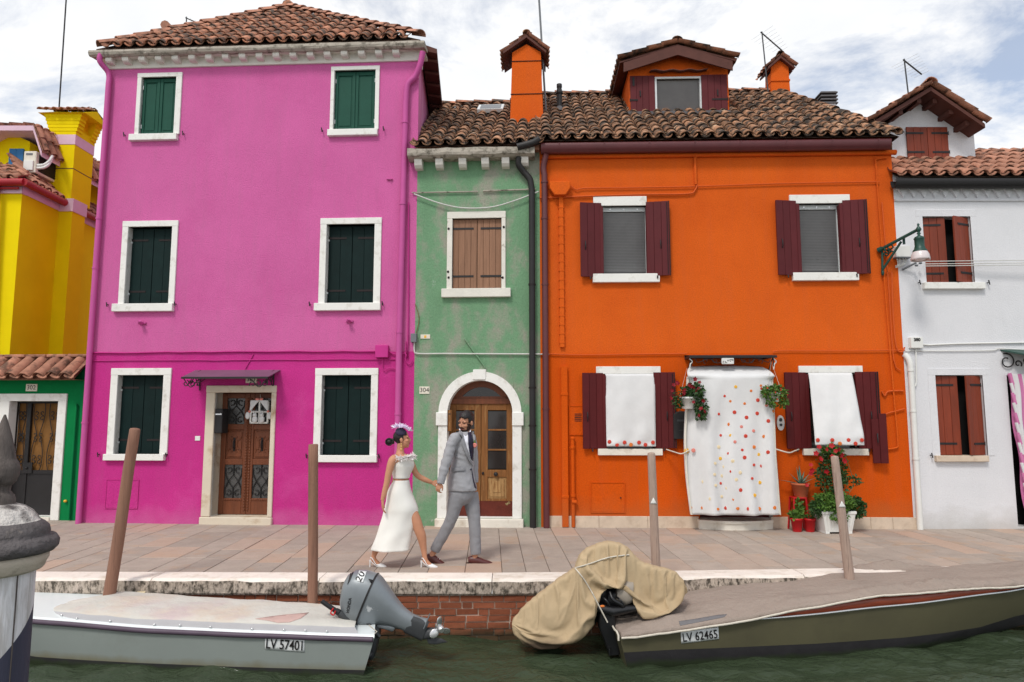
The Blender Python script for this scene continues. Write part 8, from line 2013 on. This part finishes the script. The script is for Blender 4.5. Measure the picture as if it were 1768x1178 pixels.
# top and skirt
mb = MB(); rg_ = edges(mb, [(825.5, 679, 706.5, .118), (819, 678.3, 708, .122), (811, 677.3, 712, .132), (803, 676.5, 714.8, .146), (796, 680, 713, .146), (791.5, 684, 712, .145)], Yw, 26, False)
top_w = part('top', mb, M['dress'], wm, Wm); so = top_w.modifiers.new('thickness', 'SOLIDIFY'); so.thickness = .006
def nf_(rn):
    f = rn.random(); a = -rn.uniform(.05, .95) * math.pi; p_ = at(698 + 15 * math.cos(a), 791.5 - 2.5 * math.cos(a) , Yw + .145 * math.sin(a)); return p_, Vector((math.cos(a) * .5 + rn.uniform(-.4, .5), math.sin(a) * .7 + rn.uniform(-.3, .3), rn.uniform(-.25, .9)))
feathers('feather_trim', 700, nf_, 'feather', wm, .06, 9, .0042)
mb = MB(); rgs = edges(mb, [(830, 678.7, 706, .122), (838, 675.5, 706.8, .132), (850, 670.5, 709.8, .150), (865, 668, 715.8, .162), (878, 665, 720, .165), (888, 662.5, 720, .160), (903, 658, 715.5, .160), (921, 652, 711.5, .165), (935, 647.5, 709.5, .172), (948.5, 643, 708, .178)], Yw, 40, False, 4)
o_ = MB(); nn = 40; rows = [r_ + [r_[0]] for r_ in rgs]
cen = [sum(r_, Vector()) / len(r_) for r_ in rgs]
for j, r_ in enumerate(rows):
    f = j / (len(rows) - 1)
    for k in range(len(r_)):
        v_ = r_[k]; d = (v_ - cen[j]); d.z = 0
        if d.length > 0: d.normalize()
        wr_ = .007 * f * math.sin(k * .9 + f * 7) + .010 * mnoise.noise(Vector((v_.x * 4 - v_.z * 5, v_.y * 3, v_.z * 6))) * (.3 + f)
        r_[k] = v_ + d * wr_
sk = MB(); sk.rings(rows, False, 0, True, closed=False); skirt = part('skirt', sk, M['dress'], wm, Wm); so = skirt.modifiers.new('thickness', 'SOLIDIFY'); so.thickness = .005
# the slit: open the front right seam below the thigh
bm = bmesh.new(); bm.from_mesh(skirt.data); zs_ = at(715, 889, Yw).z; xm = at(700, 900, Yw).x
kill = []
for f in bm.faces:
    c_ = f.calc_center_median()
    if c_.z < zs_:
        j = min(range(len(cen)), key=lambda q: abs(cen[q].z - c_.z)); a = math.atan2((c_.y - cen[j].y) / .16, (c_.x - cen[j].x) / .22)
        if -.12 < a < .55 + .5 * (zs_ - c_.z): kill.append(f)
bmesh.ops.delete(bm, geom=kill, context='FACES'); bm.to_mesh(skirt.data); bm.free()
mb = MB(); edges(mb, [(828.5, 678.9, 705.8, .122), (832.5, 677.9, 706.4, .127)], Yw, 26, False, 2); part('waistband', mb, M['dress'], wm, Wm)
# earrings and shoes
ep = hc + Rw @ (Vector((-.080, .004, -.045)) * sw) + Vector((-.008, -.012, 0))
mb = MB()
for k, (z_, r_) in enumerate(((0, .009), (-.028, .012), (-.062, .014))): mb.ell(ep + Vector((0, 0, z_ - .01)), (r_ * .8, r_ * .6, r_ * 1.25), None, 8, 6)
mb.tube([ep, ep + Vector((0, 0, -.07))], .002, 4); part('earring', mb, M['gold'], wm, Wm)
mb = MB(); c_ = at(754, 838, Yw + .02); mb.ell(c_, (.010, .006, .010), None, 8, 6); part('ring', mb, M['steel'], wm, Wm)
for (x, y), dy in (((734, 966), 0), ((645.5, 965), .02)):
    mb = MB(); A = lambda px, py, d_=0: at(px, py, Yw + dy + d_)
    limb(mb, [(x + 6, y + 10, 3.8, dy, .034), (x + 11, y + 11.6, 3.9, dy, .038), (x + 17, y + 13, 2.8, dy, .030), (x + 21.5, y + 13.6, 1.0, dy, .012)], Yw)
    mb.tube([A(x - 5, y + 3), A(x + 0, y + 8), A(x + 6, y + 13), A(x + 14, y + 14.5), A(x + 21, y + 14.6)], .006, 8, ry=.030, ref=(0, 1, 0))
    mb.tube([A(x - 6, y + 2), A(x - 6.5, y + 9), A(x - 6.8, y + 14.4)], [.016, .007, .008], 8)
    for d_ in (-.034, .034): mb.tube(smooth_path([A(x - 4, y - 2, d_ * .7), A(x - .5, y + 3, d_), A(x + 3, y + 9, d_), A(x + 7, y + 11, d_)], 4), .0055, 6)
    mb.tube([A(x - 4.5, y - 2.2, -.026), A(x - 6.2, y - 2, 0), A(x - 4.5, y - 2.2, .026)], .0055, 6)
    part('shoe', mb, M['shoe_white'], wm, Wm)
# ---------------------------------------------------------------- man
Yn = 8.42
mn = thing('person', 'bearded man in light grey suit and brown shoes, walking ahead and looking back', 'person', (0, 0, 0), 0, 'couple walking on the quay')
bn = at(800, 975, Yn); mn.location = (bn.x, bn.y, 0); Wn = Matrix.Translation(-mn.location)
hm_ = at(805, 729.5, Yn - .02); Rm_ = Matrix.Rotation(rad(-38), 3, 'Z') @ Matrix.Rotation(rad(14), 3, 'X') @ Matrix.Rotation(rad(5), 3, 'Y'); sm_ = 1.03
mb = MB(); head(mb, hm_, Rm_, sm_)
limb(mb, [(797, 858, 14, 0, .11), (797, 840, 16, 0, .15), (798, 812, 17, 0, .14), (800, 785, 18, 0, .15), (800, 765, 18, 0, .17), (802, 756, 12, 0, .11), (804, 748, 7.5, 0, .058), (805, 738, 7.2, 0, .058)], Yn, n=20)
limb(mb, [(792, 760, 9, -.06), (782, 762, 8, -.14), (773, 786, 7, -.20), (767, 808, 6, -.22), (761, 829, 4, -.24), (760, 834, 3.8, -.24)], Yn)
limb(mb, [(808, 760, 9, .08), (814, 764, 8, .18), (817, 790, 7, .22), (818, 812, 6, .22), (820, 834, 4, .20)], Yn)
limb(mb, [(790, 858, 10, -.06), (781, 893, 7.5, -.05), (767, 920, 7.5, -.02), (752, 948, 5, .02), (746, 958, 4.8, .02), (744, 964, 5, .02)], Yn)
limb(mb, [(811, 858, 10, .06), (816, 882, 8, .05), (820, 905, 8, .03), (821, 940, 5.5, .02), (820, 959, 4.8, .02), (819, 966, 5, .02)], Yn)
limb(mb, [(744, 962, 5, .02), (752, 968, 4.5, .02), (763, 974, 3, .02)], Yn); limb(mb, [(818, 965, 5, .02), (828, 969, 4.2, .02), (842, 972, 2.6, .02)], Yn)
hand(mb, at(760, 832, Yn - .24), Vector((-.30, -.05, -1)), Vector((.5, .75, -.1)), 1.02, .75, 1)
hand(mb, at(820, 834, Yn + .20), Vector((.1, 0, -1)), Vector((-.9, -.2, 0)), 1.05, .4, 1)
body_m = remesh(mb, 'body', [M['skin_m']], mn, .0058, 2, None, Wn)
face_bits(body_m, hm_, Rm_, sm_)
hair_shell('hair', mn, hm_, Rm_, sm_, lambda l: (l.z > .070 + .012 * math.cos(l.x * 40) and l.y < .080) or (l.y < .030 and l.z > .030) or (l.y < -.02 and l.z > -.045) or (abs(l.x) > .06 and l.y < .028 and l.z > .0), 'hair', r=(.080, .104, .103), cen=(0, -.012, .040), fuzz=.008, sc=45).matrix_basis = Wn
hair_shell('beard', mn, hm_, Rm_, sm_, lambda l: l.y > -.012 and ((l.z < -.070) or (abs(l.x) > .048 and l.z < .004 and l.z > -.09 and l.y < .055) or (l.z < -.038 and l.z > -.047 and l.y > .05 and abs(l.x) < .032)) and l.z > -.125, 'beard', r=(.0625, .0745, .080), cen=(0, .022, -.036), fuzz=.006, sc=60).matrix_basis = Wn
mb = MB(); q_ = lambda p: hm_ + Rm_ @ (Vector((p[0], -p[1], p[2])) * sm_); mb.ell(q_((0, .056, -.094)), (.031, .031, .025), Rm_, 14, 9); mb.tube([q_((-.034, .078, -.056)), q_((-.018, .090, -.044)), q_((0, .092, -.042)), q_((.018, .090, -.044)), q_((.034, .078, -.056))], [.003, .004, .0035, .004, .003], 6); part('chin_beard', mb, M['beard'], mn, Wn)
# clothes
def cloth(co, n_): return .006 * mnoise.noise(Vector((co.x * 6, co.y * 6, co.z * 12))) + .004 * mnoise.noise(co * 22)
mb = MB(); edges(mb, [(745, 793, 813, .085), (750, 784, 816, .13), (756, 778.5, 818, .165), (768, 779, 819.5, .18), (785, 781, 819, .172), (800, 780, 818, .162), (812, 777, 818, .162), (830, 775, 820.5, .172), (847, 774.5, 823, .180)], Yn, 26, True, 4)
limb(mb, [(794, 758, 8, -.10), (786, 757, 9.5, -.16), (779.5, 768, 9.0, -.18), (774.5, 785, 8.8, -.20), (769, 803, 8.2, -.22), (764.5, 820, 7.2, -.24), (761, 835.5, 6.3, -.25)], Yn, n=16)
limb(mb, [(806, 758, 8, .12), (813, 762, 9.5, .18), (816, 785, 9, .22), (818, 806, 8, .22), (820, 834, 6, .20)], Yn)
def sleeve(co, n_):
    f = cloth(co, n_)
    if co.y < Yn - .13: f += .007 * mnoise.noise(Vector((co.x * 10 + co.z * 9, co.y * 4, co.z * 22)))
    return f
jk = remesh(mb, 'jacket', [M['suit']], mn, .009, 2, sleeve, Wn)
mb = MB()
limb(mb, [(798, 842, 20, 0, .155), (797.5, 852, 21.5, 0, .16), (798, 864, 18.5, 0, .14), (800, 872, 11, 0, .09)], Yn, n=20)
limb(mb, [(790, 852, 13.5, -.06), (785.5, 872, 12.2, -.06), (780, 893, 10, -.05), (767, 920, 9.2, -.02), (755, 942, 8.6, .01), (750.5, 951, 8.2, .02)], Yn, n=16)
limb(mb, [(811, 852, 14.5, .06), (815.5, 876, 12.4, .05), (819, 902, 10.2, .03), (820.5, 930, 9.6, .02), (821.5, 957, 9.2, .02)], Yn, n=16)
tr = remesh(mb, 'trousers', [M['trouser']], mn, .009, 2, lambda c_, n_: .005 * mnoise.noise(Vector((c_.x * 8, c_.y * 6, c_.z * 9))) + .004 * mnoise.noise(c_ * 20), Wn)
for L_, in (([(736.5, 961, 4.6, .02, .030), (743, 963.5, 7.2, .02, .040), (750, 967, 7.0, .02, .044), (759, 972, 5.0, .02, .046), (766, 975, 3.4, .02, .042), (769.5, 976.5, 1.4, .02, .02)],), ([(808.5, 967.5, 4.8, .02, .030), (815, 967, 6.8, .02, .040), (824, 968, 6.2, .02, .044), (835, 970.5, 4.3, .02, .046), (845, 972, 2.9, .02, .040), (850, 973, 1.2, .02, .02)],)):
    mb = MB(); limb(mb, L_, Yn, n=16); s_ = part('shoe', mb, M['shoe'], mn, Wn)
    mb = MB(); so_ = [at(q[0], q[1] + q[2] * .92, Yn + .02) for q in L_]; mb.tube(so_, .007, 8, ry=[q[4] for q in L_], ref=(0, 1, 0)); h0 = so_[0]; mb.box(h0.x - .02, h0.x + .05, h0.y - .034, h0.y + .034, h0.z - .022, h0.z); part('sole', mb, M['black_rubber'], s_)
    mb = MB()
    for k in range(3): p_ = at(L_[2][0] + 3 + k * 3, L_[2][1] - L_[2][2] * .75 + k * 1.8, Yn + .02); mb.tube([p_ + Vector((0, -.02, 0)), p_ + Vector((.004, 0, .006)), p_ + Vector((0, .02, 0))], .003, 5)
    part('laces', mb, M['shirt'], s_)
patch('shirt', [(794.5, 738.5), (799, 750), (803, 754), (808, 753), (811.5, 746), (813.5, 752), (815, 770), (814, 798), (810, 790), (803, 764), (797, 748)], jk, 'shirt', mn, .006, 2)
patch('tie', [(807, 748.5), (811.5, 747.5), (812.5, 752), (815.2, 775), (813.6, 795), (810.5, 787), (807.6, 766), (807.2, 753)], jk, 'navy', mn, .012, 1.6)
patch('lapel', [(793.5, 737.5), (796.5, 747), (802.5, 763), (810, 789), (813.6, 805), (808, 795), (801, 778), (795, 761), (797.5, 757), (791.5, 750), (790.5, 743)], jk, 'trouser', mn, .013, 2)
patch('lapel', [(812, 741), (814.5, 749), (816, 766), (815, 795), (818, 775), (819, 758), (816, 748)], jk, 'suit', mn, .013, 2)
patch('pocket_flap', [(781.5, 808), (803, 807), (803, 813.5), (781.5, 815)], jk, 'trouser', mn, .008, 2)
patch('front_gap', [(813.5, 808), (815, 815), (818, 830), (822.5, 844), (819, 842), (815.5, 826)], jk, 'navy', mn, .003, 1.6)
mb = MB(); mb.ell(at(813, 811, Yn - .20), (.011, .008, .011), None, 8, 6); part('button', mb, M['navy'], mn, Wn)
mb = MB(); c_ = at(819.5, 769, Yn - .10)
for k in range(7): a = k * .9; mb.ell(c_ + Vector((.014 * math.cos(a), -.012, .014 * math.sin(a))), (.015, .012, .015), None, 8, 5)
bt = part('flower', mb, M['fl_pink'], mn, Wn); mb = MB(); mb.ell(c_ + Vector((.0, 0, .035)), (.012, .008, .03), None, 8, 5); part('leaf', mb, M['leaf'], bt)
mb = MB(); q1, q2 = at(796, 744, Yn - .06), at(811, 745, Yn - .09)
mb.tube(smooth_path([at(793.5, 741, Yn + .0), at(796, 747, Yn - .06), at(801, 753, Yn - .11), at(806, 753, Yn - .12), at(810.5, 748, Yn - .08), at(812.5, 743, Yn - .02)], 4), .008, 8); part('collar', mb, M['shirt'], mn, Wn)
# ================================================================== potted plants by the doorway
def ground_thing(px, py, z=0.0): return gp(px, py, z)
def pot(mb, r0, r1, h, lip=.0, n=18): mb.lathe([(r0 * .96, 0), (r0, .004), (r1 - lip, h - .03), (r1 + .006, h - .03), (r1 + .006, h), (r1 - .012, h), (r1 - .014, h - .025), (.01, h - .025)], n)
# hanging flower pots beside the doorway
F = FO_
def hanging(label, px, py, pw, m_pot, vine, name='hanging_plant'):
    u, z = F.L(px, py, -.42); t = thing(name, label, 'potted plant', F.world(u, -.42, z), F.a, 'hanging flower pots'); return t
t = hanging('white hanging pot of trailing red geranium at the maroon shutter side of the doorway', 1188, 706, 0, 0, 0)
mb = MB(); pot(mb, .085, .115, .18); part('pot', mb, M['white_plastic'], t)
mb = MB(); mb.tube([(-.13, .0, .16), (0, 0, .62), (.13, 0, .16)], .004, 5); mb.tube([(-.16, .05, .02), (.0, .10, .02), (.0, .36, .02)], .008, 6); part('hanger', mb, M['rope'], t)
leafs('foliage', 420, (0.06, -.02, .26), (.22, .16, .15), 'leaf_dark', t, .055, 3)
leafs('foliage', 360, (.18, -.06, .02), (.11, .10, .23), 'leaf_dark', t, .05, 4, .6)
leafs('foliage', 160, (-.15, -.02, .12), (.09, .10, .17), 'leaf_dark', t, .05, 5, .5)
blossoms(0, (0, 0, 0), (0, 0, 0), 'petal_dark', t, .036, 6, [(RND.uniform(-.2, .26), -.14 + RND.uniform(-.05, .06), .22 + RND.uniform(-.05, .24)) for _ in range(12)] + [(-.22, -.05, .36), (-.24, -.03, .28), (-.26, -.03, .16), (.16, -.16, .0), (.2, -.15, .12), (.12, -.16, -.1), (.05, -.15, .1), (.22, -.12, -.04)])
t = hanging('green trailing plant in a small pot hung from the hook nearer the white house', 1336, 694, 0, 0, 0)
mb = MB(); pot(mb, .075, .10, .14); part('pot', mb, M['white_plastic'], t)
mb = MB(); mb.tube([(-.10, 0, .12), (-.0, .05, .62), (.13, 0, .14)], .004, 5); part('hanger', mb, M['rope'], t)
leafs('foliage', 620, (.0, -.02, .14), (.215, .17, .135), 'leaf', t, .05, 7, .2)
leafs('foliage', 160, (.13, -.02, .02), (.09, .10, .12), 'leaf', t, .045, 8, .6); leafs('foliage', 110, (-.06, -.06, .0), (.08, .08, .10), 'leaf', t, .045, 9, .6)
blossoms(9, (0, -.02, .14), (.2, .17, .12), 'fl_red', t, .016, 10)
# red stool with an agave in a terracotta pot
gz = lambda px, py: gp(px, py)
ps = FO_.world(FO_.u(1373, 905), -.16, 0); st = thing('stool', 'small red plastic stool carrying the agave pot', 'stool', ps, FO_.a)
hs = at(1375, 858, ps.y).z; w2 = .105
mb = MB(); mb.box(-w2, w2, -w2, w2, hs - .02, hs); part('seat', mb, M['red_plastic'], st, bevel=.012, seg=2)
for sx in (-1, 1):
    for sy in (-1, 1): mb = MB(); mb.tube([(sx * w2 * .85, sy * w2 * .85, hs - .02), (sx * w2 * 1.15, sy * w2 * 1.15, 0)], .016, 4, smooth=False); part('leg', mb, M['red_plastic'], st)
mb = MB(); mb.box(-w2 * .9, w2 * .9, -w2 * .95, -w2 * .87, hs * .45, hs * .52); part('rail', mb, M['red_plastic'], st)
ag = thing('potted_agave', 'spiky grey-green agave in a terracotta pot standing on the red stool', 'potted plant', (ps.x + .045, ps.y, hs), FO_.a, 'pots beside the doorway')
ph = at(1380, 834, ps.y).z - hs; mb = MB(); pot(mb, .095, .135, ph, .005, 24)
p_ = part('pot', mb, M['terracotta'], ag)
mb = MB(); mb.lathe([(.01, ph - .024), (.12, ph - .024)], 16); part('soil', mb, M['soil'], ag)
rn = random.Random(5)
for k, (a, e, l) in enumerate(((2.9, .28, .36), (2.4, .8, .26), (1.9, 1.25, .30), (1.4, 1.15, .33), (.9, .95, .25), (.2, .45, .30), (3.6, .7, .22), (4.6, .8, .2), (5.4, .7, .24), (1.6, 1.45, .30), (.5, .75, .27))):
    d = Vector((math.cos(a) * math.cos(e), math.sin(a) * math.cos(e) * .8 - .1, math.sin(e))).normalized(); s_ = d.cross(Vector((0, 0, 1))).normalized(); n_ = s_.cross(d); b = Vector((0, 0, ph - .02)); mb = MB(); rows = []
    for j in range(7): f = j / 6; w_ = .022 * (1 - f) ** .7 * (1 + .5 * math.sin(math.pi * f)); c_ = b + d * l * f + Vector((0, 0, -.10 * l * f * f)); rows.append([c_ - s_ * w_, c_ - n_ * w_ * .35, c_ + s_ * w_, c_ + n_ * w_ * .12])
    mb.rings(rows, True, 0, True); part('leaf', mb, M['agave'], ag)
def red_pot(label, px, py, r, hp, seed, kind):
    p_ = FO_.world(FO_.u(px, py - 6), -.30, 0); t = thing('potted_plant', label, 'potted plant', p_, FO_.a, 'pots beside the doorway'); mb = MB(); pot(mb, r * .76, r, hp); part('pot', mb, M['red_plastic'], t)
    if kind == 0: leafs('foliage', 230, (0, -.0, hp + .05), (.11, .09, .06), 'leaf', t, .06, seed, .1); leafs('foliage', 60, (.05, .02, hp + .17), (.05, .05, .10), 'leaf', t, .07, seed + 1)
    else:
        rn = random.Random(seed)
        for k in range(16):
            a = rn.uniform(0, 6.28); e = rn.uniform(.35, 1.1); l = rn.uniform(.10, .17); d = Vector((math.cos(a) * math.cos(e), math.sin(a) * math.cos(e), math.sin(e))); s_ = d.cross(Vector((0, 0, 1))).normalized(); b = Vector((0, 0, hp - .02)); mb = MB(); mb.rings([[b + d * l * f - s_ * w_ + Vector((0, 0, -.3 * l * f * f)), b + d * l * f + s_ * w_ + Vector((0, 0, -.3 * l * f * f))] for f, w_ in ((0, .006), (.5, .011), (1, .001))], False, 0, True, closed=False); part('leaf', mb, M['agave' if k % 3 else 'leaf'], t, fixn=False)
        leafs('foliage', 60, (0, 0, hp + .02), (.07, .07, .03), 'leaf', t, .04, seed)
    return t
red_pot('little red pot with low green leaves next to the white cloth', 1363.5, 914, .085, .20, 31, 0)
red_pot('little red pot with spiky pale leaves next to the white planter', 1385, 915, .085, .20, 33, 1)
# white square planter with bush and red climber
pp_ = FO_.world(FO_.u(1423, 914), -.34, 0); pl = thing('planter', 'white ribbed planter with a dense green bush and a red flowering climber on canes', 'planter', pp_, FO_.a + .06, 'pots beside the doorway')
hp = at(1423, 880, pp_.y).z; wb, wt = .20, .245
mb = MB(); sq = lambda w_, z: [Vector((x * w_, y * w_ * .85, z)) for x, y in ((-1, -1), (1, -1), (1, 1), (-1, 1))]
mb.rings([sq(wb, .03), sq(wt, hp - .04), sq(wt + .012, hp - .04), sq(wt + .012, hp), sq(wt - .02, hp), sq(wt - .02, hp - .05)], True, 0, False)
for i in range(9):
    x = -.85 + 1.7 * i / 8; mb.add([Vector((x * wb - .012, -wb * .85 - .007, .06)), Vector((x * wb + .012, -wb * .85 - .007, .06)), Vector((x * wt + .012, -wt * .85 - .005, hp - .06)), Vector((x * wt - .012, -wt * .85 - .005, hp - .06)), Vector((x * wb - .02, -wb * .85, .06)), Vector((x * wb + .02, -wb * .85, .06)), Vector((x * wt + .02, -wt * .85 + .002, hp - .06)), Vector((x * wt - .02, -wt * .85 + .002, hp - .06))], [(0, 1, 2, 3), (4, 0, 3, 7), (1, 5, 6, 2)])
for sx in (-1, 1): mb.box(sx * wb - .06 * (sx > 0), sx * wb + .06 * (sx < 0), -wb * .86, wb * .8, 0, .035)
part('box', mb, M['white_plastic'], pl, bevel=.006)
leafs('foliage', 2000, (-.02, -.08, hp + .10), (.36, .25, .19), 'leaf', pl, .055, 41, .15)
leafs('foliage', 900, (.33, -.02, hp + .03), (.19, .18, .20), 'leaf_dark', pl, .05, 42, .3)
leafs('foliage', 420, (-.28, -.10, hp + .04), (.13, .12, .15), 'leaf_dark', pl, .045, 43, .4)
leafs('foliage', 260, (-.02, -.22, hp - .06), (.17, .08, .12), 'leaf', pl, .045, 44, .5)
hc_ = at(1430, 775, pp_.y).z
mb = MB()
for x, l in ((-.10, .0), (.02, .05), (.16, -.03)): mb.tube([(x, 0, hp), (x + l, .03, hc_ + .05)], .007, 6)
part('cane', mb, M['stem'], pl)
mb = MB()
for k in range(6): mb.tube(smooth_path([(-.1 + .05 * k, -.02, hp), (-.12 + .08 * k + .05 * math.sin(k), -.04, hp + .22), (-.16 + .10 * k, .0, hp + .42), (-.08 + .06 * k, .02, hc_ - .02)], 4), .005, 5)
part('stem', mb, M['stem'], pl)
leafs('foliage', 800, (.02, -.0, (hp + hc_) / 2 + .10), (.26, .16, (hc_ - hp) / 2 + .04), 'leaf_dark', pl, .065, 45, .2)
leafs('foliage', 150, (.02, -.03, hc_ - .03), (.17, .10, .09), 'leaf', pl, .06, 46)
leafs('foliage', 60, (.36, 0, hp + .42), (.12, .06, .10), 'leaf_dark', pl, .055, 47)
fl = [(1414, 772), (1427, 776), (1436, 770), (1448, 776), (1453, 786), (1409, 783), (1458, 795), (1417, 793), (1437, 788), (1390, 807), (1400, 803), (1413, 818), (1400, 818), (1388, 815), (1427, 814), (1470, 816), (1459, 797), (1447, 820), (1402, 812), (1460, 828), (1443, 779), (1420, 779), (1393, 838), (1412, 842)]
bpy.context.view_layer.update(); inv = pl.matrix_world.inverted()
blossoms(0, (0, 0, 0), (0, 0, 0), 'petal_red', pl, .042, 48, [tuple(inv @ at(x, y, pp_.y - RND.uniform(.12, .2))) for x, y in fl[::2] + fl[1:8:2]])
